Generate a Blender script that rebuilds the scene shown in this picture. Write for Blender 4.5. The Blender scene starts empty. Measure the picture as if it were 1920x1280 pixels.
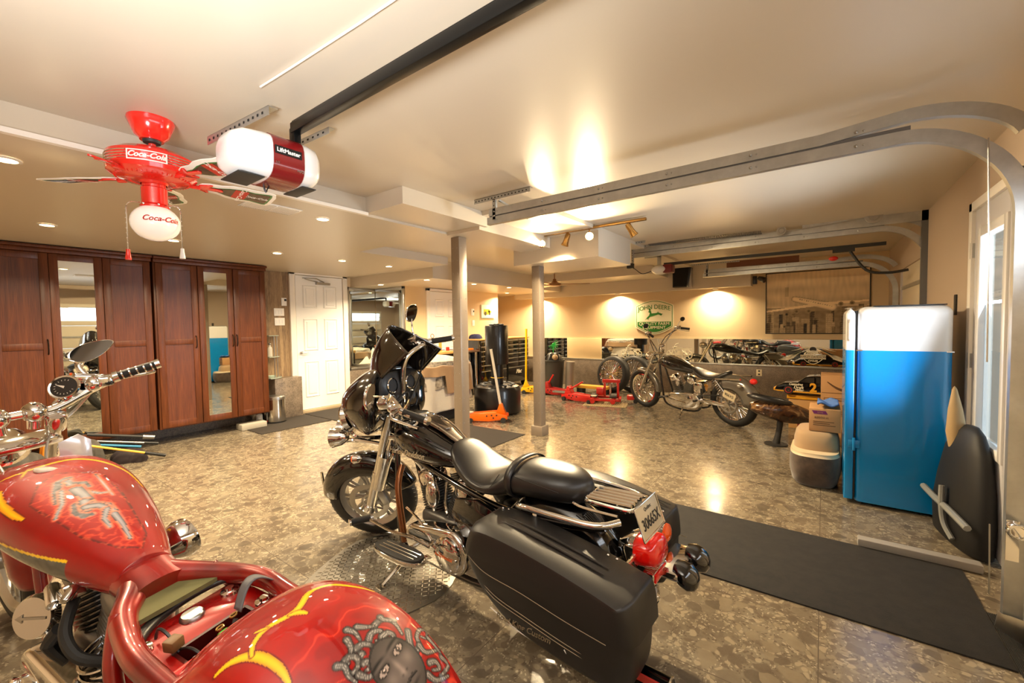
import bpy, bmesh, math, random
from mathutils import Vector, Matrix, Euler
import numpy as np
random.seed(7)
sc = bpy.context.scene
# ---------------- camera ----------------
F_PX = 792.93; YAW = .633834521; PIT = .0397481469; ROL = -.0157535874; CAM_H = 1.45
_f = Vector((-math.sin(YAW)*math.cos(PIT), math.cos(YAW)*math.cos(PIT), -math.sin(PIT)))
_r = Vector((math.cos(YAW), math.sin(YAW), 0)); _u = _r.cross(_f)
_r2 = _r*math.cos(ROL)+_u*math.sin(ROL); _u2 = -_r*math.sin(ROL)+_u*math.cos(ROL)
cam_d = bpy.data.cameras.new('camera'); cam = bpy.data.objects.new('camera', cam_d)
sc.collection.objects.link(cam)
mt = Matrix((( _r2.x,_u2.x,-_f.x,0),(_r2.y,_u2.y,-_f.y,0),(_r2.z,_u2.z,-_f.z,CAM_H),(0,0,0,1)))
cam.matrix_world = mt
cam_d.sensor_width = 36; cam_d.lens = F_PX/1920*36; cam_d.clip_start = .03; cam_d.clip_end = 200
sc.camera = cam
# ---------------- world and exposure ----------------
w = bpy.data.worlds.new('world'); sc.world = w; w.use_nodes = True
bg = w.node_tree.nodes['Background']; bg.inputs[0].default_value = (.75,.87,1,1); bg.inputs[1].default_value = 2.2
sc.view_settings.view_transform = 'Standard'; sc.view_settings.look = 'None'
sc.view_settings.gamma = 1; sc.view_settings.use_curve_mapping = False
sc.view_settings.exposure = 0.0
# ---------------- daylight and lamps ----------------
WARM = (1,.77,.46); WARM2 = (1,.80,.52)
def area(name, loc, rot, sx, sy, e, col, spread=math.pi):
    l = bpy.data.lights.new(name, 'AREA'); l.shape = 'RECTANGLE'; l.size = sx; l.size_y = sy; l.energy = e; l.color = col; l.spread = spread
    o = bpy.data.objects.new(name, l); sc.collection.objects.link(o); o.location = loc; o.rotation_euler = rot; return o
def lamp(name, loc, e, col, rot=(0,0,0), r=.045, spread=2.6):
    l = bpy.data.lights.new(name, 'AREA'); l.shape = 'DISK'; l.size = r*2; l.energy = e; l.color = col; l.spread = spread
    o = bpy.data.objects.new(name, l); sc.collection.objects.link(o); o.location = loc; o.rotation_euler = rot; return o
# daylight through the glazed entry door, plus fill lamp added at near overhead door
area('door_daylight', (.80,3.87,1.35), (0,math.radians(108),0), 1.3, .46, 34, (.82,.90,1), 1.9)
area('overhead_door_fill', (.80,.9,1.85), (0,math.radians(80),0), .3, 3.3, 11, (.92,.95,1))
# fill lamp added beside the camera to brighten the ceiling; bounce flash assumed
area('assumed_flash_fill', (-.2,-.9,1.3), (math.radians(180-25),math.radians(-28),0), .6, .6, 72, (.95,.97,1), 1.5)
# ---------------- materials ----------------
def lin(c):
    if isinstance(c, str):
        c = tuple(int(c[i:i+2],16)/255 for i in (0,2,4))
    return tuple((v/12.92 if v <= .04045 else ((v+.055)/1.055)**2.4) for v in c)
MATS = {}
def pm(name, col, rough=.5, metal=0, **k):
    if name in MATS: return MATS[name]
    m = bpy.data.materials.new(name); m.use_nodes = True; b = m.node_tree.nodes['Principled BSDF']
    b.inputs['Base Color'].default_value = (*lin(col),1); b.inputs['Roughness'].default_value = rough; b.inputs['Metallic'].default_value = metal
    for kk,v in k.items():
        n = {'coat':'Coat Weight','coatr':'Coat Roughness','trans':'Transmission Weight','em':'Emission Strength','spec':'Specular IOR Level','sheen':'Sheen Weight','alpha':'Alpha','sub':'Subsurface Weight'}.get(kk)
        if kk == 'emc': b.inputs['Emission Color'].default_value = (*lin(v),1)
        elif n: b.inputs[n].default_value = v
    MATS[name] = m; return m
def nodes(m): return m.node_tree.nodes, m.node_tree.links, m.node_tree.nodes['Principled BSDF']
def coords(m, scale=(1,1,1), kind='Object', rot=(0,0,0)):
    N,L,b = nodes(m); t = N.new('ShaderNodeTexCoord'); mp = N.new('ShaderNodeMapping'); mp.inputs['Scale'].default_value = scale; mp.inputs['Rotation'].default_value = rot
    L.new(t.outputs[kind], mp.inputs[0]); return mp.outputs[0]
def ramp(m, fac, stops, interp='LINEAR'):
    N,L,b = nodes(m); r = N.new('ShaderNodeValToRGB'); r.color_ramp.interpolation = interp
    while len(r.color_ramp.elements) < len(stops): r.color_ramp.elements.new(.5)
    for e,(p,c) in zip(r.color_ramp.elements, stops): e.position = p; e.color = (*lin(c),1)
    L.new(fac, r.inputs[0]); return r.outputs[0]
def noise(m, vec, scale, detail=4, rough=.5, dist=0):
    N,L,b = nodes(m); n = N.new('ShaderNodeTexNoise'); n.inputs['Scale'].default_value = scale; n.inputs['Detail'].default_value = detail; n.inputs['Roughness'].default_value = rough; n.inputs['Distortion'].default_value = dist
    if vec: L.new(vec, n.inputs['Vector'])
    return n.outputs['Fac']
def vor(m, vec, scale, out='Color', feat='F1'):
    N,L,b = nodes(m); n = N.new('ShaderNodeTexVoronoi'); n.feature = feat; n.inputs['Scale'].default_value = scale
    if vec: L.new(vec, n.inputs['Vector'])
    return n.outputs[out]
def mix(m, fac, a, bb, mode='MIX'):
    N,L,b = nodes(m); x = N.new('ShaderNodeMix'); x.data_type = 'RGBA'; x.blend_type = mode
    if isinstance(fac, float): x.inputs[0].default_value = fac
    else: L.new(fac, x.inputs[0])
    for i,v in ((6,a),(7,bb)):
        if isinstance(v,(tuple,str)): x.inputs[i].default_value = (*lin(v),1)
        else: L.new(v, x.inputs[i])
    return x.outputs[2]
def bump(m, h, st=.3, d=.01):
    N,L,b = nodes(m); n = N.new('ShaderNodeBump'); n.inputs['Strength'].default_value = st; n.inputs['Distance'].default_value = d
    L.new(h, n.inputs['Height']); L.new(n.outputs[0], b.inputs['Normal'])
def setc(m, c): N,L,b = nodes(m); L.new(c, b.inputs['Base Color'])
def setr(m, c): N,L,b = nodes(m); L.new(c, b.inputs['Roughness'])

chrome = pm('chrome', 'e6e4e0', .06, 1)
satin = pm('satin_aluminium', 'b9b7b2', .32, 1)
galv = pm('galvanized_steel', 'a9aaa8', .36, .9)
setc(galv, ramp(galv, noise(galv, coords(galv), 10, 4, .6), [(0.3,'b4b5b3'),(.55,'c1c2c0'),(.75,'cccdc9')]))
galvd = pm('dark_galvanized_steel', '77787a', .45, .8)
blackp = pm('black_gloss_paint', '08080a', .12, 0, coat=1, coatr=.03)
silverp = pm('silver_grey_paint', '7a756c', .22, .6, coat=1, coatr=.05)
rubber = pm('black_rubber', '1c1b1a', .6)
plastic = pm('black_plastic', '141414', .38)
leather = pm('black_leather', '1b1a1b', .36, 0, spec=.7)
bump(leather, noise(leather, coords(leather), 300, 3), .12, .001)
leatherd = pm('matt_black_leather', '1f1d1c', .42, 0, spec=.6)
bump(leatherd, noise(leatherd, coords(leatherd), 260, 3), .12, .001)
red = pm('red_metal_paint', 'cf1f14', .35, 0, coat=.5)
candy = pm('candy_red_paint', 'c8140a', .30, .25, coat=1, coatr=.02)
setc(candy, ramp(candy, noise(candy, coords(candy), 7, 3), [(0.3,'6e0401'),(.6,'980c04')]))
white = pm('white_paint', 'f2efe9', .45)
whiteg = pm('white_gloss', 'efeeec', .25, 0, coat=.4)
yellow = pm('yellow_paint', 'f2b705', .35)
orange = pm('orange_paint', 'f06a08', .35)
glassm = pm('clear_glass', 'f4fbf8', .02, 0, trans=1)
redl = pm('red_lens', 'e0100a', .12, 0, coat=1)
amber = pm('amber_lens', 'f05a10', .15, 0, coat=1)
mirrorm = pm('mirror', 'd9dcd6', .015, 1)
dark = pm('dark_grey', '2a2928', .55)
brass = pm('warm_brass', 'b08a52', .25, 1)
# ---------------- mesh helpers ----------------
I4 = Matrix.Identity(4)
def TR(loc=(0,0,0), rot=(0,0,0), s=(1,1,1)):
    return Matrix.Translation(loc) @ Euler(rot).to_matrix().to_4x4() @ Matrix.Diagonal((*s,1))
def frame(o, x, z):
    z = Vector(z).normalized(); x = Vector(x); x = (x - z*x.dot(z)).normalized(); y = z.cross(x)
    return Matrix(((x.x,y.x,z.x,o[0]),(x.y,y.y,z.y,o[1]),(x.z,y.z,z.z,o[2]),(0,0,0,1)))
def smooth_path(pts, n=6):
    P = [Vector(p) for p in pts]
    if len(P) < 3: return P
    out = []
    for i in range(len(P)-1):
        a = P[max(i-1,0)]; b = P[i]; c = P[i+1]; d = P[min(i+2,len(P)-1)]
        for k in range(n):
            t = k/n
            out.append(.5*((2*b)+(c-a)*t+(2*a-5*b+4*c-d)*t*t+(3*b-a-3*c+d)*t*t*t))
    out.append(P[-1]); return out
class MB:
    def __init__(s): s.v = []; s.f = []; s.m = []; s.T = I4; s.mi = 0
    def add(s, vs, fs):
        o = len(s.v); s.v += [tuple(s.T @ Vector(p)) for p in vs]; s.f += [tuple(i+o for i in f) for f in fs]; s.m += [s.mi]*len(fs); return s
    def box(s, a, b, T=None):
        x0,y0,z0 = a; x1,y1,z1 = b; vs = [(x0,y0,z0),(x1,y0,z0),(x1,y1,z0),(x0,y1,z0),(x0,y0,z1),(x1,y0,z1),(x1,y1,z1),(x0,y1,z1)]
        if T is not None: vs = [tuple(T @ Vector(p)) for p in vs]
        return s.add(vs, [(3,2,1,0),(4,5,6,7),(0,1,5,4),(1,2,6,5),(2,3,7,6),(3,0,4,7)])
    def cbox(s, c, d, rot=(0,0,0)):
        return s.box((-d[0]/2,-d[1]/2,-d[2]/2),(d[0]/2,d[1]/2,d[2]/2), TR(c,rot))
    def tube(s, pts, r, seg=10, sm=0, caps=True, closed=False):
        P = smooth_path(pts, sm) if sm else [Vector(p) for p in pts]
        n = len(P); R = r if isinstance(r,(list,tuple)) else [r]*n
        if len(R) != n:
            R = [R[min(int(i/(n-1)*(len(R)-1)),len(R)-2)]*(1-(i/(n-1)*(len(R)-1)-min(int(i/(n-1)*(len(R)-1)),len(R)-2)))+R[min(int(i/(n-1)*(len(R)-1)),len(R)-2)+1]*((i/(n-1)*(len(R)-1)-min(int(i/(n-1)*(len(R)-1)),len(R)-2))) for i in range(n)]
        vs = []; fs = []; up = None
        for i in range(n):
            if closed: t = P[(i+1)%n]-P[i-1]
            else: t = P[min(i+1,n-1)]-P[max(i-1,0)]
            if t.length < 1e-9: t = Vector((0,0,1))
            t.normalize()
            if up is None: up = Vector((0,0,1)) if abs(t.z) < .9 else Vector((1,0,0))
            a = up - t*up.dot(t)
            if a.length < 1e-6: a = Vector((1,0,0)) - t*t.x
            a.normalize(); b = t.cross(a); up = a
            for k in range(seg):
                an = 2*math.pi*k/seg; vs.append(P[i]+(a*math.cos(an)+b*math.sin(an))*R[i])
        m = n if closed else n-1
        for i in range(m):
            for k in range(seg):
                j = (i+1)%n; fs.append((i*seg+k, i*seg+(k+1)%seg, j*seg+(k+1)%seg, j*seg+k))
        if caps and not closed:
            fs.append(tuple(range(seg))[::-1]); fs.append(tuple((n-1)*seg+k for k in range(seg)))
        return s.add(vs, fs)
    def lathe(s, prof, T=I4, seg=32, caps=True):
        vs = []; fs = []; n = len(prof)
        for r,z in prof:
            for k in range(seg):
                a = 2*math.pi*k/seg; vs.append(T @ Vector((r*math.cos(a), r*math.sin(a), z)))
        for i in range(n-1):
            for k in range(seg): fs.append((i*seg+k, i*seg+(k+1)%seg, (i+1)*seg+(k+1)%seg, (i+1)*seg+k))
        if caps:
            if prof[0][0] > 1e-6: fs.append(tuple(range(seg))[::-1])
            if prof[-1][0] > 1e-6: fs.append(tuple((n-1)*seg+k for k in range(seg)))
        return s.add(vs, fs)
    def cyl(s, a, b, r, seg=20, r2=None): return s.tube([a,b],[r, r if r2 is None else r2],seg)
    def sphere(s, c, r, seg=20, rings=12, T=I4):
        if not isinstance(r,(tuple,list)): r = (r,r,r)
        prof = [(max(math.sin(math.pi*i/rings),1e-5), -math.cos(math.pi*i/rings)) for i in range(rings+1)]
        return s.lathe(prof, T @ TR(c,(0,0,0),r), seg, False)
    def torus(s, R, r, T=I4, seg=48, seg2=12, a0=0, a1=2*math.pi, sq=1):
        cl = abs(a1-a0-2*math.pi) < 1e-6; n = seg if cl else seg+1; vs = []; fs = []
        for i in range(n):
            a = a0+(a1-a0)*i/seg
            for k in range(seg2):
                b = 2*math.pi*k/seg2; rr = R+r*math.cos(b); vs.append(T @ Vector((rr*math.cos(a), rr*math.sin(a), r*sq*math.sin(b))))
        for i in range(seg):
            j = (i+1)%n
            for k in range(seg2): fs.append((i*seg2+k, j*seg2+k, j*seg2+(k+1)%seg2, i*seg2+(k+1)%seg2))
        return s.add(vs, fs)
    def loft(s, secs, caps=True, closed=False):
        n = len(secs[0]); vs = [p for q in secs for p in q]; fs = []; m = len(secs)
        for i in range(m if closed else m-1):
            j = (i+1)%m
            for k in range(n): fs.append((i*n+k, i*n+(k+1)%n, j*n+(k+1)%n, j*n+k))
        if caps and not closed: fs.append(tuple(range(n))[::-1]); fs.append(tuple((m-1)*n+k for k in range(n)))
        return s.add(vs, fs)
    def prism(s, poly, z0, z1, T=I4):
        n = len(poly); vs = [T @ Vector((x,y,z0)) for x,y in poly]+[T @ Vector((x,y,z1)) for x,y in poly]
        return s.add(vs, [tuple(range(n))[::-1], tuple(range(n,2*n))]+[(i,(i+1)%n,n+(i+1)%n,n+i) for i in range(n)])
    def sheet(s, fn, nu, nv, th=0):
        vs = [fn(i/nu, j/nv) for i in range(nu+1) for j in range(nv+1)]
        fs = [(i*(nv+1)+j, (i+1)*(nv+1)+j, (i+1)*(nv+1)+j+1, i*(nv+1)+j+1) for i in range(nu) for j in range(nv)]
        return s.add(vs, fs)
    def build(s, name, mat, parent=None, bevel=0, seg=2, angle=35, solid=0, sub=0, loc=None, fix=True):
        me = bpy.data.meshes.new(name); me.from_pydata([tuple(p) for p in s.v], [], s.f)
        mats = mat if isinstance(mat,(list,tuple)) else [mat]
        for mm in mats: me.materials.append(mm)
        if len(mats) > 1: me.polygons.foreach_set('material_index', s.m)
        bm = bmesh.new(); bm.from_mesh(me)
        if fix: bmesh.ops.recalc_face_normals(bm, faces=bm.faces)
        if bevel:
            ed = [e for e in bm.edges if len(e.link_faces) == 2 and e.calc_face_angle(0) > math.radians(30)]
            bmesh.ops.bevel(bm, geom=ed, offset=bevel, segments=seg, profile=.5, affect='EDGES', clamp_overlap=True)
        bm.to_mesh(me); bm.free()
        me.shade_smooth() if hasattr(me,'shade_smooth') else None
        me.set_sharp_from_angle(angle=math.radians(angle))
        o = bpy.data.objects.new(name, me); sc.collection.objects.link(o)
        if parent is not None: o.parent = parent
        if loc is not None: o.location = loc
        if solid:
            md = o.modifiers.new('solid','SOLIDIFY'); md.thickness = solid; md.offset = 0
        if sub:
            md = o.modifiers.new('sub','SUBSURF'); md.levels = sub; md.render_levels = sub
        return o
def sect(c, X, Y, a, b, n=24, p=2.0, top=None):
    """superellipse ring at c in the plane of unit vectors X (half-width a) and Y (half-height b)"""
    c = Vector(c); X = Vector(X); Y = Vector(Y); out = []
    for k in range(n):
        t = 2*math.pi*k/n; cs = math.cos(t); sn = math.sin(t); q = p if (top is None or sn < 0) else top
        out.append(c + X*a*math.copysign(abs(cs)**(2/q),cs) + Y*b*math.copysign(abs(sn)**(2/q),sn))
    return out
def tag(o, label=None, cat=None, group=None, kind=None):
    if label: o['label'] = label
    if cat: o['category'] = cat
    if group: o['group'] = group
    if kind: o['kind'] = kind
    return o
def empty(name, loc=(0,0,0), rot=(0,0,0), label=None, cat=None, group=None):
    o = bpy.data.objects.new(name, None); sc.collection.objects.link(o); o.location = loc; o.rotation_euler = rot; o.empty_display_size = .1
    return tag(o, label, cat, group)
def struct(o): o['kind'] = 'structure'; return o
def copy_tree(o, parent=None):
    c = o.copy(); sc.collection.objects.link(c); c.parent = parent
    for ch in list(o.children): copy_tree(ch, c)
    return c
def text(name, s, size, T, mat, parent=None, depth=.002, shear=0, bold=0, align='CENTER', sx=1):
    cu = bpy.data.curves.new(name,'FONT'); cu.body = s; cu.size = size; cu.extrude = depth; cu.shear = shear; cu.offset = bold; cu.align_x = align; cu.align_y = 'CENTER'
    o = bpy.data.objects.new(name, cu); sc.collection.objects.link(o)
    bpy.context.view_layer.update()
    me = bpy.data.meshes.new_from_object(o); bpy.data.objects.remove(o)
    me.name = name; me.transform(T @ Matrix.Diagonal((sx,1,1,1))); me.materials.clear(); me.materials.append(mat)
    o = bpy.data.objects.new(name, me); sc.collection.objects.link(o)
    if parent is not None: o.parent = parent
    return o
# ================= ROOM =================
XL, XR, YB, YF = -7.19, .84, 8.97, -1.6
HC, LC, VC = 2.53, 2.376, 2.2
ceilm = pm('ceiling_paint', 'cdc1ad', .34, 0, spec=.5)
bump(ceilm, noise(ceilm, coords(ceilm), 90, 2), .06, .002)
wallm = pm('beige_wall_paint', 'dcc39a', .55)
wallg = pm('grey_beige_wall_paint', 'b8a591', .55)
trimw = pm('white_trim', 'efe9df', .4)
floorm = pm('stone_tile_floor', '6d6355', .34, 0, spec=.5)
def make_floor():
    m = floorm; v = coords(m)
    N,L,b = nodes(m)
    dn = N.new('ShaderNodeTexNoise'); dn.inputs['Scale'].default_value = 9; L.new(v, dn.inputs['Vector'])
    ad = N.new('ShaderNodeVectorMath'); ad.operation = 'MULTIPLY_ADD'; L.new(dn.outputs['Color'], ad.inputs[0]); ad.inputs[1].default_value = (.09,.09,.09); L.new(v, ad.inputs[2])
    wv = ad.outputs[0]
    base = ramp(m, noise(m, v, 6, 8, .72), [(.3,'5b5045'),(.5,'746958'),(.7,'887d6a')])
    def chips(sc_, keep, cols):
        c = vor(m, wv, sc_, 'Color'); sep = N.new('ShaderNodeSeparateColor'); L.new(c, sep.inputs[0])
        col = ramp(m, sep.outputs[0], cols, 'CONSTANT')
        msk = ramp(m, sep.outputs[1], [(0,'000000'),(keep,'ffffff')], 'CONSTANT')
        d = ramp(m, vor(m, wv, sc_, 'Distance'), [(0,'ffffff'),(.42,'ffffff'),(.55,'000000')])
        return col, mix(m, 1.0, msk, d, 'MULTIPLY')
    c1,m1 = chips(13, .35, [(0,'574c40'),(.3,'857863'),(.6,'6f6454'),(.85,'4a4138')])
    c2,m2 = chips(34, .4, [(0,'a89a80'),(.35,'5e5245'),(.7,'8e8069')])
    c3,m3 = chips(95, .55, [(0,'b0a48c'),(.5,'4d4339')])
    x = mix(m, m3, base, c3); x = mix(m, m2, x, c2); x = mix(m, m1, x, c1); x = mix(m, .42, x, base)
    br = N.new('ShaderNodeTexBrick'); br.offset = 0; br.inputs['Scale'].default_value = 1; br.inputs['Brick Width'].default_value = 1.22; br.inputs['Row Height'].default_value = .61; br.inputs['Mortar Size'].default_value = .0022; br.inputs['Mortar Smooth'].default_value = .1
    L.new(v, br.inputs['Vector'])
    x = mix(m, br.outputs['Fac'], x, '5a5045'); setc(m, x)
    setr(m, ramp(m, noise(m, v, 3, 5, .6), [(.3,'5e5e5e'),(.7,'8a8a8a')]))
    bump(m, noise(m, v, 60, 4), .08, .002)
make_floor()
granite = pm('brown_granite_tile', '6f6257', .4)
setc(granite, mix(granite, .5, ramp(granite, noise(granite, coords(granite), 9, 6, .7), [(.3,'4b4038'),(.5,'77685a'),(.7,'948472')]), ramp(granite, noise(granite, coords(granite), 70, 3, .7), [(.35,'3b332c'),(.6,'8f8170')])))
plank = pm('weathered_plank_cladding', '8a6a48', .6)
_v = coords(plank, (1,14,1)); _n = nodes(plank)
setc(plank, mix(plank, .6, ramp(plank, vor(plank, coords(plank,(1,16,.9)), 1, 'Color'), [(.2,'5d432c'),(.5,'8a6a48'),(.8,'b0926a')]), ramp(plank, noise(plank, coords(plank,(6,40,3)), 3, 5, .7), [(.3,'4a3626'),(.7,'b29670')])))
B = MB
struct(MB().box((XL-.6,YF-.2,-.1),(XR+.25,YB+.2,0)).build('floor', floorm))
struct(MB().box((XL-.6,YF-.2,HC),(XR+.25,YB+.2,HC+.1)).build('ceiling', ceilm))
struct(MB().box((XL-.15,YF,0),(XL,5.21,HC)).build('wall_left', wallm))
struct(MB().box((XL-.6,5.21,0),(-6.284,8.0,HC)).build('wall_closet', wallm))
struct(MB().box((XL-.75,8.0,0),(XL-.6,YB,HC)).build('wall_alcove', wallm))
struct(MB().box((XL-.75,YB,0),(XR+.2,YB+.15,HC)).build('wall_back', wallm))
struct(MB().box((XL-.15,YF-.15,0),(XR+.2,YF,HC)).build('wall_front', wallg))
# right wall pieces around openings: overhead door (-.1..2.7), glazed door (3.42..4.3), overhead door (5.95..7.75)
rw = MB()
for y0,y1,z0,z1 in ((YF,-.9,0,HC),(-.9,2.7,2.1,HC),(2.7,3.42,0,HC),(3.42,4.3,2.2,HC),(4.3,5.98,0,HC),(5.98,7.74,2.1,HC),(7.74,YB,0,HC)):
    rw.box((XR,y0,z0),(XR+.15,y1,z1))
struct(rw.build('wall_right', wallg))
# soffits
def soff(n, a, b): return struct(MB().box(a,b).build(n, ceilm))
soff('ceiling_soffit_left', (XL,YF,LC),(-3.09,3.12,HC))
soff('ceiling_soffit_recess', (XL,3.12,LC),(-4.61,4.66,HC))
soff('ceiling_middle', (-4.61,3.12,2.49),(-2.03,4.66,HC))
soff('ceiling_middle_rear', (-4.95,4.66,2.49),(-2.03,YB,HC))
soff('ceiling_low_band', (XL-.6,4.66,VC),(-4.95,YB,HC))
soff('ceiling_box_beam', (-3.09,2.17,2.398),(-2.62,3.2,HC))
soff('ceiling_column_beam', (-3.09,3.12,2.365),(-2.66,4.45,2.49))
soff('ceiling_drop_box', (-3.2,4.42,VC),(-2.03,5.4,2.49))
soff('ceiling_rear_band', (-4.95,7.75,2.34),(-2.5,8.72,2.49))
struct(MB().box((-3.09,YF,2.376),(-3.055,2.17,2.402)).build('trim_1', trimw))
val = struct(MB().box((-6.3,8.7,2.085),(-1.05,YB,HC)).build('ceiling_valance', ceilm))
# recessed bright edge of the door-track wall
# wainscot back wall and corner
struct(MB().box((-7.5,8.9,0),(XR,YB,.615)).box((XL,4.5,0),(XL+.03,5.21,.67)).box((XL,5.18,0),(-6.284,5.21,.67)).box((-6.32,5.21,0),(-6.25,5.72,.67)).build('trim_2', granite, bevel=.004))
struct(MB().box((XL,3.13,0),(XL+.24,3.56,.65)).build('trim_3', granite, bevel=.004))
struct(MB().box((XL,3.05,.65),(XL+.012,3.56,LC)).build('trim_4', plank))
struct(MB().box((XL+.003,2.95,0),(XL+.008,3.1,LC)).build('trim_5', granite))
# steel ledge under mirror strip
struct(MB().box((-7.4,8.88,.61),(.4,8.965,.64)).build('trim_6', satin, bevel=.003))
# -------- columns --------
colm = pm('beige_metal_column', '9a8c7c', .38, .35)
def column(n, x, y, z1, base):
    e = MB(); e.box((x-.058,y-.058,0),(x+.058,y+.058,z1)); o = e.build(n, colm, bevel=.006)
    s = MB()
    for k in range(16):
        z = .3+k*.13
        for dx in (-.03,.03): s.cyl((x+dx,y-.06,z),(x+dx,y-.056,z),.0035,8); s.cyl((x+.056,y+dx,z),(x+.06,y+dx,z),.0035,8)
    s.build('screw', satin, o)
    if base: MB().box((x-.085,y-.085,0),(x+.085,y+.085,.125)).build('base', colm, o, bevel=.006)
    return o
tag(column('support_column', -3.075, 3.27, 2.365, False), 'square grey-beige metal column rising behind the black motorcycle handlebar', 'column', 'square support columns').__setitem__('kind','structure')
tag(column('support_column', -2.985, 4.65, 2.2, True), 'square grey-beige metal column with a boxed foot beside the orange floor jack', 'column', 'square support columns').__setitem__('kind','structure')
# -------- white door left --------
def panel_door(name, T, w, h, label=None, knobside=-1):
    """door in local x (width) z (height), facing -y"""
    root = MB().box((0,0,0),(w,.04,h), T).build(name, whiteg)
    b = MB(); st = .11*w/.8; mid = w/2
    pw = (w-3*st)/2
    for (z0,z1) in ((.09,.36),(.44,.68),(.76,.93)):
        z0,z1 = z0*h,z1*h
        for x0 in (st, st*2+pw):
            # raised panel: sloped frame
            a = T
            outer = [(x0,z0),(x0+pw,z0),(x0+pw,z1),(x0,z1)]; i1 = .018; i2 = .045
            def ring(d,y): return [T @ Vector((x0+d,y,z0+d)),T @ Vector((x0+pw-d,y,z0+d)),T @ Vector((x0+pw-d,y,z1-d)),T @ Vector((x0+d,y,z1-d))]
            b.loft([ring(0,-.001),ring(.012,-.014),ring(.024,-.003),ring(.05,-.003),ring(.06,-.012)])
    b.build('door_panel', whiteg, root)
    return root
TD = frame((XL+.045,3.60,.05),(0,1,0),(0,0,1)) @ Matrix.Scale(1,4)
# local: x->+Y, z->up, y-> z cross x = (0,0,1)x(0,1,0) = (-1,0,0): facing -y local = +X world
d1 = struct(panel_door('door_1', TD, .86, 2.29))
hd = MB(); hd.cyl((XL+.045,3.66,1.03),(XL+.085,3.66,1.03),.022); hd.tube([(XL+.09,3.66,1.03),(XL+.095,3.70,1.02),(XL+.09,3.77,1.03)],.009,8,4); hd.build('door_handle', satin, d1)
cl = MB(); cl.box((XL+.05,3.95,2.20),(XL+.1,4.2,2.24)); cl.tube([(XL+.07,3.98,2.25),(XL+.12,3.85,2.255),(XL+.07,3.75,2.29)],.008,6); cl.tube([(XL+.07,4.1,2.25),(XL+.1,3.95,2.30),(XL+.06,3.72,2.30)],.008,6); cl.build('door_closer', satin, d1)
fr = MB(); fr.box((XL,3.50,0),(XL+.06,3.59,2.39)).box((XL,4.47,0),(XL+.06,4.56,2.39)).box((XL,3.50,2.35),(XL+.06,4.56,2.395)); struct(fr.build('trim_7', trimw, bevel=.004))
struct(MB().box((XL,3.5,0),(XL+.10,4.56,.045)).build('trim_8', pm('beige_threshold','b39f80',.5), bevel=.004))
# far white door on closet wall, with frame
TD2 = frame((-6.284+.03,5.80,.03),(0,1,0),(0,0,1))
struct(panel_door('door_2', TD2, .86, 2.1))
struct(MB().box((-6.284,5.71,0),(-6.24,5.79,2.19)).box((-6.284,6.67,0),(-6.24,6.75,2.19)).box((-6.284,5.71,2.14),(-6.24,6.75,2.19)).build('trim_9', trimw, bevel=.004))
# corner mirrors
def corner_mirror():
    m1 = tag(MB().box((XL+.005,4.60,.68),(XL+.02,5.19,2.16)).build('wall_mirror', mirrorm), 'framed mirror on the left wall beside the white door, next to the corner', 'mirror', 'two corner mirrors')
    f = MB(); f.box((XL,4.55,.63),(XL+.035,4.61,2.2)).box((XL,4.55,2.15),(XL+.035,5.2,2.2)).box((XL,4.55,.63),(XL+.035,5.2,.68)); f.build('frame', satin, m1, bevel=.006)
    m2 = tag(MB().box((XL+.03,5.19,.68),(-6.32,5.205,2.16)).build('wall_mirror', mirrorm), 'framed mirror on the short wall facing the room, right of the corner', 'mirror', 'two corner mirrors')
    f = MB(); f.box((-6.35,5.175,.63),(-6.29,5.21,2.2)).box((XL+.03,5.175,2.15),(-6.29,5.21,2.2)).box((XL+.03,5.175,.63),(-6.29,5.21,.68)); f.build('frame', satin, m2, bevel=.006)
corner_mirror()
dc = MB(); Tq = frame((0,0,0),(0,1,0),(1,0,0))
dc.prism([(-.20,0),(-.13,.05),(-.05,.13),(-.01,.14),(.03,.06),(.07,.10),(.09,.25),(.13,.30),(.15,.27),(.19,.28),(.17,.20),(.16,.05),(.14,.0),(.10,-.01)],0,.001,Tq)
dco = dc.build('figure_decal', pm('cream_vinyl','ece0c0',.5)); dco.location = (XL+.024,4.98,.74); tag(dco,'cream reclining silhouette decal low on the corner mirror','decal')
# -------- mirror strip on back wall --------
for i,(x0,x1) in enumerate(((-5.75,-4.93),(-4.05,-2.6),(-2.6,-.95),(-.95,.38))):
    tag(MB().box((x0+.002,8.945,.64),(x1-.002,8.962,1.11)).build('strip_mirror', mirrorm),
      ['low wall mirror above the granite, behind the grey bin','low wall mirror above the granite, behind the spoked wheel','low wall mirror above the granite, behind the motorcycle tank and seat','low wall mirror carrying the winged white emblem'][i], 'mirror', 'low mirrors along the back wall')
tag(MB().box((-4.93,8.93,.64),(-4.05,8.962,1.11)).build('wall_panel', pm('cream_board','e2c796',.5), bevel=.004), 'plain cream board set between two of the low wall mirrors', 'panel')
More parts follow.
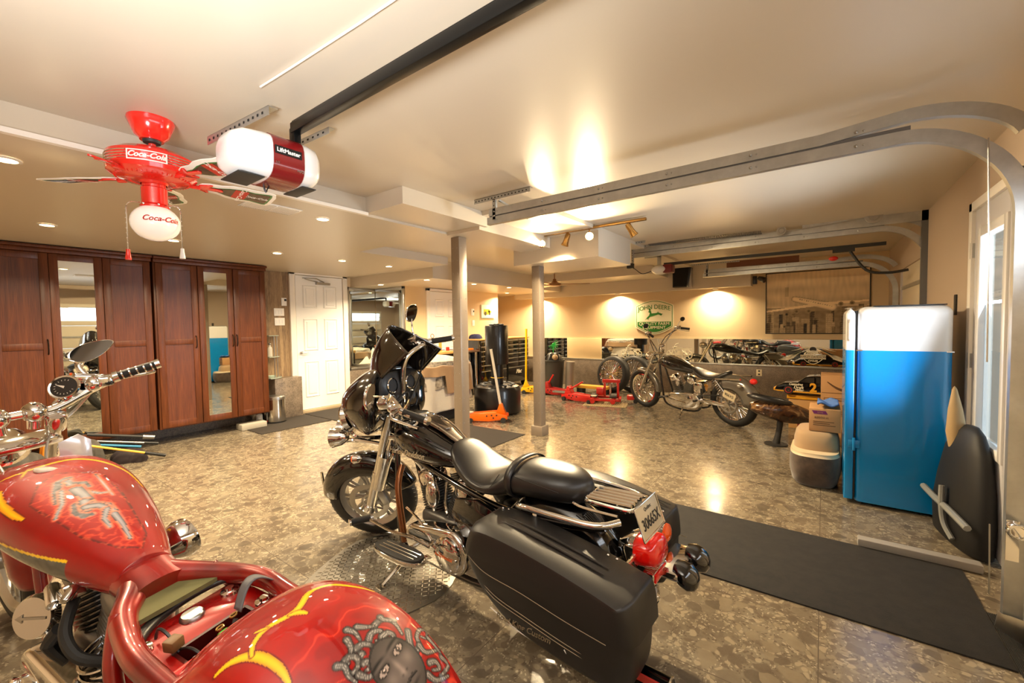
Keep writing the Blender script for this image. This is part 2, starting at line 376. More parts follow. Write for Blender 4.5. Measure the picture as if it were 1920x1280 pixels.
# -------- right wall doors --------
dm = pm('overhead_door_panel','d9cdb6',.5)
def overhead(n, y0, y1, added_windows):
    r = MB()
    z = 0
    for k in range(4):
        z0 = k*.53; z1 = z0+.522
        if added_windows and k == 3:  # window row added to this door to let light in
            r.box((XR+.02,y0,z0),(XR+.06,y1,z0+.12)).box((XR+.02,y0,z1-.1),(XR+.06,y1,z1))
            nw = 4; ww = (y1-y0)/nw
            for i in range(nw+1): r.box((XR+.02,max(y0,y0+i*ww-.06),z0+.12),(XR+.06,min(y1,y0+i*ww+.06),z1-.1))
        else: r.box((XR+.02,y0,z0),(XR+.06,y1,z1))
    o = struct(r.build(n, dm, bevel=.004))
    s = MB()
    for k in range(4): s.box((XR+.0,y0,k*.53+.24),(XR+.025,y1,k*.53+.28))
    s.build('door_rail', galv, o)
    return o
overhead('door_3', -.88, 2.68, True)
overhead('door_4', 6.0, 7.72, False)
# glazed entry door (frame, leaf, glass)
gf = MB(); gf.box((XR-.02,3.40,0),(XR+.1,3.47,2.24)).box((XR-.02,4.26,0),(XR+.1,4.33,2.24)).box((XR-.02,3.40,2.18),(XR+.1,4.33,2.24)); struct(gf.build('trim_10', trimw, bevel=.004))
doorg = pm('pale_grey_door_paint','c5c3c6',.45)
gl = MB(); X0,X1 = XR+.0,XR+.045
gl.box((X0,3.47,.02),(X1,3.60,2.18)).box((X0,4.13,.02),(X1,4.26,2.18)).box((X0,3.60,2.02),(X1,4.13,2.18)).box((X0,3.60,.02),(X1,4.13,.62))
d5 = struct(gl.build('door_5', doorg, bevel=.003))
fr = MB(); fr.box((X0-.012,3.58,.60),(X1,3.64,2.04)).box((X0-.012,4.09,.60),(X1,4.15,2.04)).box((X0-.012,3.64,1.98),(X1,4.09,2.04)).box((X0-.012,3.64,.60),(X1,4.09,.66)); fr.build('window_frame', whiteg, d5, bevel=.005)
MB().box((XR+.02,3.64,.66),(XR+.026,4.09,1.98)).build('window_pane', glassm, d5)
hg = MB()
for z in (1.86,1.1,.4): hg.box((X0-.012,4.255,z),(X0+.005,4.285,z+.1)); hg.cyl((X0-.014,4.27,z-.005),(X0-.014,4.27,z+.105),.008,10)
hg.build('hinge', satin, d5)
# ================= LIGHT FITTINGS =================
lampglow = pm('warm_lamp_glow','ffffff',.5, em=30, emc='ffd9a0')
def downlight(x, y, z, lab, e=35, first=[None]):
    if first[0] is None:
        o = MB().lathe([(.062,0),(.062,-.006),(.046,-.008),(.045,-.002)], I4, 28, False).build('recessed_downlight', whiteg)
        MB().lathe([(.0001,-.003),(.046,-.003)], I4, 28, False).build('diffuser', lampglow, o, fix=False)
        first[0] = o
    else: o = copy_tree(first[0])
    o.location = (x,y,z); tag(o, lab, 'ceiling light', 'recessed ceiling downlights')
    lamp('downlight_lamp', (x,y,z-.012), e, WARM2)
dl = [((-5.41,.606),'recessed ceiling light above the first wardrobe mirror, nearest it'),((-5.41,1.489),'recessed ceiling light just below the globe of the red fan, over the wardrobes'),
 ((-5.41,2.519),'recessed ceiling light in front of the right end of the wardrobes'),((-5.38,3.372),'recessed ceiling light in front of the white panelled door'),((-5.38,4.159),'recessed ceiling light in front of the corner mirrors, beside the ceiling recess'),
 ((-3.44,1.989),'recessed ceiling light right of the red fan, beside the boxed beam'),((-4.286,1.148),'recessed ceiling light seen beside the white globe of the red fan'),((-3.528,.258),'recessed ceiling light at the left edge of the view, lower of the two there'),((-3.25,.2),'recessed ceiling light at the left edge of the view, cut by the frame')]
for (x,y),l in dl[:8]: downlight(x,y,LC-.0005,l)
downlight(-4.35,.05,LC-.0005,dl[8][1])
for (x,y),l in (((-6.35,4.72),'recessed ceiling light right above the framed corner mirrors'),((-5.19,4.75),'recessed ceiling light above the far white door'),((-5.1,5.807),'recessed ceiling light right of the first column, nearer of two in the low ceiling'),((-5.1,6.865),'recessed ceiling light in the low ceiling left of the boxed-foot column'),((-6.0,8.0),'small recessed ceiling light above the black tool chest')):
    downlight(x,y,VC-.0005,l,34)
# valance wall washers
pk = None
for i,x in enumerate((-5.62,-3.62,-1.66)):
    if pk is None:
        pk = MB().lathe([(.055,0),(.055,-.02),(.05,-.022),(.046,-.012)], I4, 24, False).build('puck_light', satin)
        MB().lathe([(.0001,-.014),(.047,-.014)], I4, 24, False).build('diffuser', lampglow, pk, fix=False); o = pk
    else: o = copy_tree(pk)
    o.location = (x,8.84,2.085); tag(o, ['puck light under the back wall valance, behind the boxed-foot column','puck light under the back wall valance, left of the green farm sign','puck light under the back wall valance, between farm sign and aeroplane picture'][i], 'puck light', 'puck lights under the valance')
    lamp('puck_lamp', (x,8.84,2.065), 46, WARM)
# ceiling track light with four heads
tl = empty('track_spotlight', (-2.0,4.30,2.485), label='ceiling track with four brass spotlights, two of them glaring', cat='track light')
def T_(p): return (p[0]+2.0, p[1]-4.30, p[2]-2.485)
b = MB(); b.box((-.85,-.017,.0),(.55,.017,.028)); b.build('track', brass, tl, bevel=.004)
for k,(dx,aim) in enumerate(((-.70,(.45,-.75,-.42)),(-.36,(-.25,-.15,-.9)),(-.08,(.4,-.85,-.38)),(.38,(.35,.3,-.7)))):
    a = Vector(aim).normalized(); top = Vector((dx,0,-.0)); piv = Vector((dx,0,-.06))
    h = MB(); h.cyl(top,piv,.007,10)
    Tm = frame(piv-a*.03, (1,0,.1), a)
    h.lathe([(.001,-.03),(.022,-.028),(.03,-.005),(.031,.05),(.036,.09),(.045,.115),(.042,.118),(.034,.10)], Tm, 24, False)
    ho = h.build('spot_head', brass, tl)
    g = MB().lathe([(.0001,.10),(.035,.10)], Tm, 24, False).build('bulb_face', pm('spot_glow','ffffff',.5,em=110 if k in (0,2) else 12,emc='ffdca8'), ho, fix=False)
    wp = Vector((-2.0,4.30,2.485))+piv+a*.10
    lamp('spot_lamp', wp, 62 if k in (0,2) else 45, WARM, a.to_track_quat('-Z','Y').to_euler(), .034, 2.3)
# low ambient from ceiling fan globe etc. handled in the fan builder
# ================= OVERHEAD DOOR TRACKS =================
def ctrack(pts, w=.05, d=.028, th=.004):
    """C-channel swept along pts (in x,z at y=0), open toward +y... returns MB"""
    b = MB(); P = [Vector(p) for p in pts]; prof = [(-w/2,.0),(-w/2,d),(-w/2+.012,d),(-w/2+.012,d-th),(-w/2+th,d-th),(-w/2+th,th),(w/2-th,th),(w/2-th,d-th),(w/2-.012,d-th),(w/2-.012,d),(w/2,d),(w/2,0)]
    secs = []
    for i,p in enumerate(P):
        t = (P[min(i+1,len(P)-1)]-P[max(i-1,0)]).normalized(); n = Vector((-t.z,0,t.x))
        secs.append([p+n*a+Vector((0,bb,0)) for a,bb in prof])
    b.loft(secs); return b
def arc(cx, cz, r, a0, a1, n=14):
    return [(cx+r*math.cos(a0+(a1-a0)*i/n),0,cz+r*math.sin(a0+(a1-a0)*i/n)) for i in range(n+1)]
def door_track(name, y, x0, x1, zt, r, label, flip=1, double=True, slope=0, grp='overhead door tracks'):
    root = empty(name, (0,y,0), label=label, cat='door track', group=grp)
    pts = [(x0,0,zt),(x0+.5*(x1-r-x0),0,zt)]+[(x1-r+r*math.sin(a),0,zt-r+r*math.cos(a)) for a in [math.pi/2*i/16 for i in range(17)]]+[(x1,0,zt-r-.4),(x1,0,.06)]
    m = ctrack(pts, .06, .035*flip); m.build('lower_track', galv, root)
    if double:
        z2 = zt+.070; xr = x1+.07; r2 = .34
        pts = [(x0+.02,0,z2),(x0+.5*(xr-r2-x0),0,z2),(xr-r2-.45,0,z2),(xr-r2-.25,0,z2+.018)]+[(xr-.45+r2*1.15*math.sin(a),0,z2+.03-(1-math.cos(a))*.22) for a in [math.pi/2.4*i/10 for i in range(11)]]
        ctrack(pts, .058, .035*flip).build('upper_track', galv, root)
        w_ = MB(); w_.box((x0+.02,.012*flip-.004,zt+.02),(x1-r+.05,.012*flip+.004,zt+.05)); w_.build('web_plate', galvd, root)
    bt = MB()
    for i in range(6):
        x = x0+.08+i*(x1-r-x0)/5.5
        for zz in (zt,zt+.070) if double else (zt,): bt.sphere((x,-.004*flip,zz),.008,8,6); bt.sphere((x+.03,-.004*flip,zz),.005,8,6)
    bt.build('bolt', satin, root)
    return root
t1 = door_track('overhead_door_track', 2.80, -2.30, .70, 2.325, .42, 'large galvanized overhead door track, the nearest, curving down at the right edge')
def perf(b, p0, p1, w=.04, T=I4, along=None):
    """L angle strip with a row of holes approximated by dark studs"""
    pass
hole = pm('punched_hole','1b1a18',.8)
def perf_angle(name, p0, p1, parent, w=.038, d=(0,1,0)):
    p0 = Vector(p0); p1 = Vector(p1); t = (p1-p0); L_ = t.length; t.normalize(); up = Vector((0,0,1)); side = Vector(d)
    if abs(t.z) > .9: up = Vector((1,0,0))
    Tm = Matrix(((t.x,side.x,up.x,p0.x),(t.y,side.y,up.y,p0.y),(t.z,side.z,up.z,p0.z),(0,0,0,1)))
    b = MB(); b.box((0,0,-w),(L_,.003,0),Tm).box((0,0,-.003),(L_,w,0),Tm)
    h = b; h.mi = 1; n = int(L_/.035)
    for i in range(n):
        x = .02+i*.035
        h.add([Tm @ Vector(q) for q in ((x-.006,-.0012,-w*.65),(x+.006,-.0012,-w*.65),(x+.006,-.0012,-w*.38),(x-.006,-.0012,-w*.38))],[(0,1,2,3)])
        h.add([Tm @ Vector(q) for q in ((x-.006,w*.38,-.0045),(x+.006,w*.38,-.0045),(x+.006,w*.62,-.0045),(x-.006,w*.62,-.0045))],[(0,1,2,3)])
    return b.build(name, [galv,hole], parent, fix=False)
perf_angle('ceiling_angle', (-2.44,0,2.53), (-1.86,0,2.53), t1)
perf_angle('hanger_strap', (-2.21,-.0,2.50), (-2.21,0,2.33), t1, .03)
MB().tube([(-2.19,.03,2.49),(-2.05,.25,2.36)],.012,6).build('brace', galv, t1)
# vertical jamb angle, bottom bracket, roller, cable of the nearest track
v = MB(); v.box((.75,-.05,.04),(.755,.09,2.2)).box((.75,-.055,.04),(.838,-.05,2.2)); v.build('jamb_angle', galv, t1, bevel=.001)
bb = MB()
bb.prism([(x*.5,y*.34) for x,y in ((-.12,-.02),(-.10,.20),(-.075,.17),(.0,.165),(.06,.15),(.09,.13),(.09,-.15),(.05,-.17))], -.012,-.006, frame((.70,-.03,.062),(1,0,0),(0,-1,0)))
bb.build('bottom_bracket', satin, t1, bevel=.002)
rl = MB(); rl.lathe([(.012,-.02),(.03,-.018),(.034,0),(.03,.018),(.012,.02)], frame((.69,-.055,.52),(1,0,0),(0,1,0)), 20); rl.torus(.028,.006,frame((.69,-.075,.52),(1,0,0),(0,1,0)),20,6); rl.cyl((.69,-.06,.52),(.8,-.06,.52),.009); rl.box((.66,-.05,.38),(.70,-.046,.56))
rl.build('roller', chrome, t1)
cb = MB(); cb.tube([(.615,-.03,.52),(.62,-.03,.2)],.003,6); cb.tube([(.58,-.02,2.24),(.59,-.02,1.8),(.595,-.02,1.25)],.003,6); cb.build('lift_cable', satin, t1)
arm = MB(); arm.cbox((.45,.02,.028),(.55,.07,.05)); t_arm = tag(arm.build('weather_strip_bar', pm('grey_bar','8f8b86',.45), bevel=.008), 'grey bar lying on the floor at the far edge of the charcoal mat', 'bar'); t_arm.location = (.02,3.44,0)
# ---- second track pair (far overhead door), with springs, opener rail ----
t2 = door_track('overhead_door_track', 5.93, -2.2, .86, 2.40, .40, 'middle overhead door track with a long coil spring above it, running over the fridge')
MB().box((-.2,-.03,2.43),(.86,-.022,2.56)).build('end_plate', galv, t2)
def spring(b, p0, p1, R, r, turns):
    p0 = Vector(p0); p1 = Vector(p1); n = int(turns*8); P = []
    for i in range(n+1):
        a = i/8*2*math.pi; c = p0.lerp(p1,i/n); P.append(c+Vector((0,math.cos(a)*R,math.sin(a)*R)))
    b.tube(P, r, 4)
sp = MB(); spring(sp, (-1.95,-.06,2.53), (-.6,-.06,2.50), .02, .0045, 95); sp.build('extension_spring', galvd, t2)
sp = MB(); sp.tube([(-2.2,-.06,2.54),(-1.95,-.06,2.53)],.004,6); sp.tube([(-.6,-.06,2.50),(-.42,-.06,2.49)],.004,6); sp.tube([(-.38,-.06,2.47),(.35,-.06,2.52)],.003,6); sp.build('lift_cable', satin, t2)
def pulley(x,z,R):
    q = MB(); T0 = frame((x,-.06,z),(1,0,0),(0,1,0)); q.lathe([(.01,-.012),(R,-.012),(R*.82,0),(R,.012),(.01,.012)],T0,24); q.torus(R*.6,.006,frame((x,-.075,z),(1,0,0),(0,1,0)),20,6); return q
pulley(-.40,2.49,.05).build('pulley', satin, t2); pulley(.42,2.53,.075).build('pulley', satin, t2)
v = MB(); v.box((.80,-.02,.04),(.805,.09,2.5)).box((.79,-.03,.04),(.87,-.02,2.55)); v.build('jamb_angle', galvd, t2)
perf_angle('ceiling_angle', (-2.28,-.35,2.53), (-1.9,-.35,2.53), t2, .03); perf_angle('ceiling_angle', (-2.2,-.02,2.53), (-1.6,-.02,2.53), t2, .03)
for yy in (-.3,-.02): perf_angle('hanger_strap', (-2.18,yy,2.53), (-2.18,yy,2.30), t2, .03)
perf_angle('hanger_strap', (-2.2,-.3,2.32), (-2.2,.0,2.32), t2, .03, (1,0,0)) if False else None
MB().box((.83,-.0,1.9),(.86,.12,1.97)).build('flag_bracket', galv, t2)
t3 = door_track('overhead_door_track', 7.80, -1.66, .80, 2.235, .40, 'farthest overhead door track, in front of the aeroplane picture')
perf_angle('ceiling_angle', (-1.85,-.02,2.44), (-1.1,-.02,2.44), t3, .025); perf_angle('hanger_strap', (-1.58,0,2.44), (-1.58,0,2.22), t3, .03)
MB().box((-1.3,.03,2.34),(-.3,.06,2.44)).build('wooden_block', pm('brown_wood_block','7a4a2c',.6), t3)
# opener rail between the tracks, with motor
def opener_far():
    root = empty('garage_door_opener', (0,6.75,0), label='small white garage door opener hanging at the far end near the wall speaker', cat='garage door opener')
    MB().box((-2.0,-.02,2.33),(.6,.02,2.37)).build('rail', dark, root)
    b = MB(); b.sphere((-2.06,0,2.27),(.13,.17,.075),20,12); b.build('housing', whiteg, root)
    MB().box((-2.0,-.1,2.21),(-1.86,.1,2.34)).build('front_panel', pm('dark_red_plastic','6d1414',.35), root, bevel=.02)
    MB().box((-2.1,-.02,2.35),(-2.05,.02,2.49)).box((-2.3,-.02,2.47),(-2.05,.02,2.49)).build('hanger', galv, root)
    MB().tube([(-2.15,0,2.28),(-2.3,-.1,2.22),(-2.42,-.1,2.3),(-2.48,-.1,2.34)],.006,6,5).build('power_cord', plastic, root)
    MB().box((-2.55,-.14,2.32),(-2.45,-.06,2.40)).build('socket_box', dark, root, bevel=.005)
    a = MB(); a.tube([(.25,0,2.32),(.42,0,2.05),(.62,0,2.0),(.80,0,2.02)],.016,8,5); a.cbox((.2,0,2.31),(.22,.05,.04)); a.build('door_arm', dark, root)
    MB().sphere((.1,0,2.22),(.05,.03,.03),12,8).build('release_handle', red, root)
    return root
opener_far()
# ---- near opener (red and white) ----
def opener_near():
    root = empty('garage_door_opener', (-2.13,1.04,2.24), label='large white and dark red garage door opener hanging beside the red ceiling fan', cat='garage door opener')
    # body runs along x; cross-section rounded
    secs = []
    for x,sy,z0,z1 in ((-.26,.0,0,0),):
        pass
    b = MB(); secs = []
    for t,s1,s2 in ((-.235,.55,.45),(-.225,.75,.7),(-.19,.93,.92),(-.12,1,1),(.05,1,1),(.09,.93,.92),(.112,.75,.7),(.118,.6,.5)):
        secs.append(sect((0,t*1.12,.0),(1,0,0),(0,0,1),.135*s1,.105*s2,28,3.2))
    b.loft(secs); b.build('housing', whiteg, root, angle=50)
    dr = pm('dark_red_gloss','7d1517',.22,coat=.6)
    secs = []
    for t in (-.11,.03): secs.append(sect((0,t,.0),(1,0,0),(0,0,1),.1385,.1085,28,3.2))
    MB().loft(secs).build('center_panel', dr, root, angle=50)
    MB().box((.137,-.105,.0),(.142,.015,.035)).build('name_plate', plastic, root)
    text('name_lettering','LiftMaster',.026,frame((.1425,-.045,.017),(0,1,0),(1,0,0)),white,root,.0006,0,.0006)
    text('small_lettering','myQ',.016,frame((.1395,.008,-.055),(0,1,0),(1,0,0)),satin,root,.0006)
    text('small_lettering','1/2',.014,frame((.1395,-.095,-.04),(0,1,0),(1,0,0)),satin,root,.0006)
    MB().box((-.1,-.24,-.108),(.09,-.13,-.102)).build('vent_grille', dark, root, bevel=.002); MB().box((-.1,.04,-.108),(.09,.11,-.102)).build('vent_grille', dark, root, bevel=.002)
    r = MB(); r.box((.0,.035,.172),(2.85,.08,.222)); r.box((.0,.043,.222),(2.85,.072,.234)); r.box((-.02,.04,.09),(.03,.075,.2)); r.build('rail', pm('black_steel_rail','191919',.3,.6), root, bevel=.004)
    perf_angle('ceiling_angle',(-.02,-.28,.29),(-.02,.12,.29),root,.045,(-1,0,0)) if False else None
    perf_angle('hanger_angle',(-.47,-.16,.215),(.0,-.064,.268),root,.045)
    perf_angle('hanger_angle',(-.23,.15,.215),(.02,.23,.268),root,.035)
    MB().tube([(-.02,-.09,-.105),(-.02,-.08,-.14),(-.02,-.065,-.105)],.004,6,4).build('antenna', plastic, root)
    MB().tube([(.1,-.14,.285),(.5,-.12,.285),(1.2,-.1,.285),(2.6,-.12,.285)],.004,5,4).build('bell_wire', white, root)
    return root
opener_near()
# ================= RED CEILING FAN =================
def fan():
    root = empty('ceiling_fan', (-2.80,.70,HC), label='red soft-drink ceiling fan with bottle-painted blades and a white globe', cat='ceiling fan')
    fr = pm('glossy_red_enamel','e5261a',.18,coat=1)
    MB().lathe([(.001,0),(.098,0),(.1,-.012),(.07,-.085),(.052,-.1),(.05,-.105),(.0001,-.105)],I4,40,False).build('canopy', fr, root)
    MB().lathe([(.04,-.1),(.036,-.118),(.018,-.122)],I4,24).build('collar', dark, root)
    MB().cyl((0,0,-.11),(0,0,-.21),.016).build('down_rod', fr, root)
    md = MB(); md.lathe([(.001,-.165),(.05,-.168),(.15,-.178),(.182,-.2),(.186,-.215)],I4,56,False); md.lathe([(.186,-.265),(.182,-.285),(.14,-.31),(.06,-.318),(.055,-.33)],I4,56,False); md.lathe([(.1845,-.215),(.1845,-.265)],I4,56,False)
    mo = md.build('motor_housing', fr, root)
    st = MB()
    for z in (-.218,-.231,-.244,-.257): st.torus(.1855,.0025,TR((0,0,z)),56,6)
    st.build('chrome_trim', chrome, mo)
    gr = MB()
    for k in range(48):
        a = 2*math.pi*k/48; gr.tube([(.09*math.cos(a),.09*math.sin(a),-.3135),(.155*math.cos(a+.12),.155*math.sin(a+.12),-.304)],.0028,4)
    gr.build('vent_ribs', fr, mo)
    scr = pm('white_script','fbf6ee',.3)
    def curved(s, R, z, size, a0, mat, par, shear=.35, bold=.001, sx=1):
        t = text('lettering', s, size, I4, mat, par, .0012, shear, bold, sx=sx); me = t.data
        for v in me.vertices:
            x,y,zz = v.co; a = a0 + x/R; rr = R+zz*1.0+.001; v.co = (rr*math.cos(a), rr*math.sin(a), z+y)
        return t
    cam_a = math.atan2(-.70, 2.80)   # towards camera
    ab = cam_a-.12
    pl = MB(); n = 10
    secs = []
    for i in range(n+1):
        a = ab-.42+.84*i/n; secs.append([Vector((r_*math.cos(a), r_*math.sin(a), z_)) for r_,z_ in ((.1855,-.264),(.1885,-.264),(.1885,-.216),(.1855,-.216))])
    pl.loft(secs); pl.build('badge', scr, mo)
    pl = MB(); secs = []
    for i in range(n+1):
        a = ab-.385+.77*i/n; secs.append([Vector((r_*math.cos(a), r_*math.sin(a), z_)) for r_,z_ in ((.186,-.259),(.1895,-.259),(.1895,-.221),(.186,-.221))])
    pl.loft(secs); pl.build('badge_field', fr, mo)
    curved('Coca-Cola', .190, -.240, .034, ab, scr, mo)
    # blades
    bm_ = pm('fan_blade_cream','f3ede2',.4); ck = pm('cola_brown','3a0f0c',.25,coat=.6); gn = pm('bottle_green','2c7a3a',.25,coat=.6); rd2 = pm('label_red','c4281c',.3)
    def blade(a, brk=False):
        R_ = Matrix.Rotation(a,4,'Z') @ TR((0,0,-.285),(math.radians(-12),0,0))
        br = MB(); br.T = R_
        br.tube([(.09,0,.01),(.15,0,-.012),(.2,0,-.012)],.012,8,4)
        br.prism([(.19,-.02),(.235,-.045),(.25,-.043),(.235,-.012),(.30,-.012),(.31,0),(.30,.012),(.235,.012),(.25,.043),(.235,.045),(.19,.02)],-.012,-.004)
        br.build('blade_bracket', fr, root, bevel=.002)
        if brk: return
        out = [(.19,.0),(.2,.03),(.235,.047),(.29,.052),(.34,.075),(.40,.082),(.46,.078),(.53,.088),(.565,.08),(.58,.04)]
        poly = out+[(x,-y) for x,y in out[::-1]]
        b = MB(); b.T = R_; b.prism(poly, -.004,.002); bo = b.build('blade', bm_, root, bevel=.001)
        def pr(o_, z, m, nm):
            q = MB(); q.T = R_; q.prism(o_+[(x,-y) for x,y in o_[::-1]], z-.0008, z); q.build(nm, m, bo)
        pr([(.215,.016),(.28,.022),(.33,.044),(.40,.060),(.46,.054),(.53,.068),(.55,.066),(.557,.04)],-.0042,gn,'bottle_outline')
        pr([(.265,.014),(.31,.030),(.36,.048),(.40,.050),(.46,.045),(.53,.056),(.545,.05)],-.0052,ck,'bottle_picture')
        pr([(.36,.048),(.40,.050),(.43,.0485)],-.0058,rd2,'bottle_label')
        text('bottle_lettering','Coca-Cola',.036,R_ @ frame((.40,0,-.0066),(0,1,0),(0,0,-1)),scr,bo,.0003,.3,.0006)
        text('bottle_lettering','Coca-Cola',.030,R_ @ frame((.48,0,-.0062),(1,0,0),(0,0,-1)),scr,bo,.0003,.3,.0002)
    ca = cam_a
    for k,a_ in enumerate((23,87,158,212,300)): blade(math.radians(a_), k == 4)
    MB().lathe([(.05,-.325),(.05,-.345),(.055,-.35),(.0545,-.43),(.062,-.44),(.062,-.45)],I4,36,False).build('light_fitter', fr, root)
    sc_ = MB()
    for k in range(6):
        a = k*math.pi/3; sc_.sphere((.062*math.cos(a),.062*math.sin(a),-.438),.006,8,6)
    sc_.build('fitter_screw', chrome, root)
    gm = pm('opal_glass_globe','f6f1ea',.18,coat=1,em=.35,emc='fff3e0')
    g = MB().lathe([(.055,-.44)]+[(.105*math.cos(t)*(1 if t>0 else 1), -.525+.092*math.sin(t)) for t in [math.radians(62-12.6*i) for i in range(13)]]+[(.0001,-.617)],I4,48,False).build('globe_shade', gm, root)
    curved('Coca-Cola', .106, -.52, .036, cam_a+.22, rd2, g, .35, .0006)
    for (a,L_,tip) in ((cam_a-1.35,.24,True),(cam_a+1.1,.22,False)):
        p = Vector((.062*math.cos(a),.062*math.sin(a),-.43)); q = p*1.85; q.z = -.43-.02
        ch = MB(); pp = [p,Vector((q.x,q.y,-.46)),Vector((q.x,q.y,-.43-L_))]
        P = smooth_path(pp,10)
        for c in P: ch.sphere(c,.0032,6,4)
        for i in range(40): ch.sphere((q.x,q.y,-.46-(L_-.03)*i/40),.0032,6,4)
        co = ch.build('pull_chain', chrome, root)
        f = MB(); f.lathe([(.001,0),(.008,-.003),(.009,-.02),(.013,-.05),(.012,-.056),(.001,-.056)],TR((q.x,q.y,-.43-L_)),14); f.build('chain_fob', fr if tip else whiteg, co)
    return root
FAN_A = 17
fan()
# ================= FAR BRONZE FAN =================
def fan2():
    root = empty('ceiling_fan', (-4.06,6.9,2.49), label='small bronze ceiling fan hanging far back beside the boxed-foot column', cat='ceiling fan')
    bz = pm('bronze_metal','9a6f48',.3,.8)
    MB().lathe([(.001,0),(.085,0),(.085,-.01),(.06,-.075),(.001,-.08)],I4,28,False).build('canopy', pm('brushed_nickel','b7a992',.3,1), root)
    MB().cyl((0,0,-.07),(0,0,-.2),.01).build('down_rod', bz, root)
    MB().lathe([(.012,-.19),(.03,-.2),(.035,-.23),(.06,-.26),(.13,-.29),(.11,-.325),(.06,-.335),(.001,-.335)],I4,32,False).build('motor_housing', bz, root)
    for k in range(3):
        R_ = Matrix.Rotation(math.radians(28+120*k),4,'Z') @ TR((0,0,-.298),(math.radians(9),0,0)); b = MB(); b.T = R_
        b.prism([(.08,-.04),(.3,-.06),(.6,-.055),(.65,-.03),(.65,.03),(.6,.05),(.3,.055),(.08,.03)],-.005,.003); b.build('blade', bz, root, bevel=.002)
fan2()
# ceiling vent
vt = MB(); vt.box((-.11,-.19,-.006),(.11,.19,0)).box((-.1,-.005,-.012),(.1,.005,-.004))
vo = tag(vt.build('ceiling_vent', whiteg, bevel=.003), 'white rectangular vent in the low ceiling behind the red and white opener', 'vent'); vo.location = (-3.42,1.56,LC)
sl = MB()
for i in range(14):
    for s in (-1,1): sl.box((-.09,s*.09-.08+i*.0125,-.010),(.09,s*.09-.078+i*.0125,-.005))
sl.build('vent_slat', trimw, vo)
# ================= WARDROBES =================
wood = pm('dark_cherry_wood', '5a2c14', .38, 0, spec=.4)
_wv = coords(wood, (7,7,.55))
setc(wood, mix(wood, .55, ramp(wood, noise(wood, _wv, 2.2, 5, .6, .9), [(.25,'381a0a'),(.5,'5e2d12'),(.75,'80451e')]), ramp(wood, noise(wood, coords(wood,(60,60,1.6)), 3, 3), [(.3,'3a1c0c'),(.7,'6e3a1c')])))
hbr = pm('dark_bronze', '241c17', .35, .7)
XF = -6.64
def wardrobe(name, y0, y1, doors, label):
    root = empty(name, (XL,y0,.2), label=label, cat='wardrobe', group='dark wood wardrobes'); ox,oy,oz = XL,y0,.2
    def bx(b,a,c): b.box((a[0]-ox,a[1]-oy,a[2]-oz),(c[0]-ox,c[1]-oy,c[2]-oz)); return b
    b = MB(); bx(b,(XL+.012,y0,.2),(XF-.022,y1,2.29)); b.build('body', wood, root, bevel=.003)
    b = MB(); bx(b,(XL+.012,y0-.002,2.29),(XF+.015,y1+.006,2.335)); bx(b,(XL+.012,y0-.002,2.335),(XF+.04,y1+.012,2.365)); b.build('crown_moulding', wood, root, bevel=.006)
    b = MB(); bx(b,(XF-.08,y0,.0),(XF-.06,y1,.2)); 
    for (d0,d1,mir,hy) in doors:
        z0,z1 = .215,2.285; s = .068
        f = MB(); bx(f,(XF-.02,d0,z0),(XF,d0+s,z1)); bx(f,(XF-.02,d1-s,z0),(XF,d1,z1)); bx(f,(XF-.02,d0+s,z1-s),(XF,d1-s,z1)); bx(f,(XF-.02,d0+s,z0),(XF,d1-s,z0+s+.01))
        if not mir: bx(f,(XF-.02,d0+s,1.262),(XF,d1-s,1.33))
        do = f.build('door', wood, root, bevel=.003)
        p = MB(); bx(p,(XF-.018,d0+s-.002,z0+s),(XF-.010,d1-s+.002,z1-s+.002))
        if mir: p.build('door_mirror', mirrorm, do)
        else: p.build('door_panel', wood, do)
        if hy:
            h = MB(); h.T = Matrix.Translation((-ox,-oy,-oz)); h.tube([(XF,hy,1.21),(XF+.028,hy,1.235),(XF+.03,hy,1.29),(XF+.028,hy,1.345),(XF,hy,1.37)],.006,8,4); h.build('handle', hbr, do)
    return root
wardrobe('wardrobe', .315, 1.585, ((.318,.733,False,.70),(.738,1.152,True,None),(1.157,1.58,False,None)), 'dark cherry wood wardrobe at the left, its mirror door partly behind the red motorcycle handlebar')
wardrobe('wardrobe', 1.61, 2.91, ((1.63,2.06,False,2.02),(2.068,2.475,True,2.452),(2.483,2.895,False,2.50)), 'dark cherry wood wardrobe next to the white door, with a mirror in its middle door')
# supports under wardrobes: dark wall tile
struct(MB().box((XL+.002,.3,0),(XL+.008,3.05,.2)).build('trim_11', granite))
blk = MB(); blk.box((-.1,-.17,0),(.1,.17,.085)); bo = blk.build('paver_block', pm('grey_concrete','a8a295',.85), bevel=.01); bo.location = (-6.72,2.68,0)
gr = MB()
for i in range(4): gr.box((-.102,-.15+i*.085,.012),(-.0,-.10+i*.085,.088))
tag(bo, 'grey concrete paver on the floor under the right end of the wardrobes', 'paver')
lg = MB()
for y in (1.0,1.6,2.2,2.88): lg.cyl((0,y,0),(0,y,.2),.02,12)
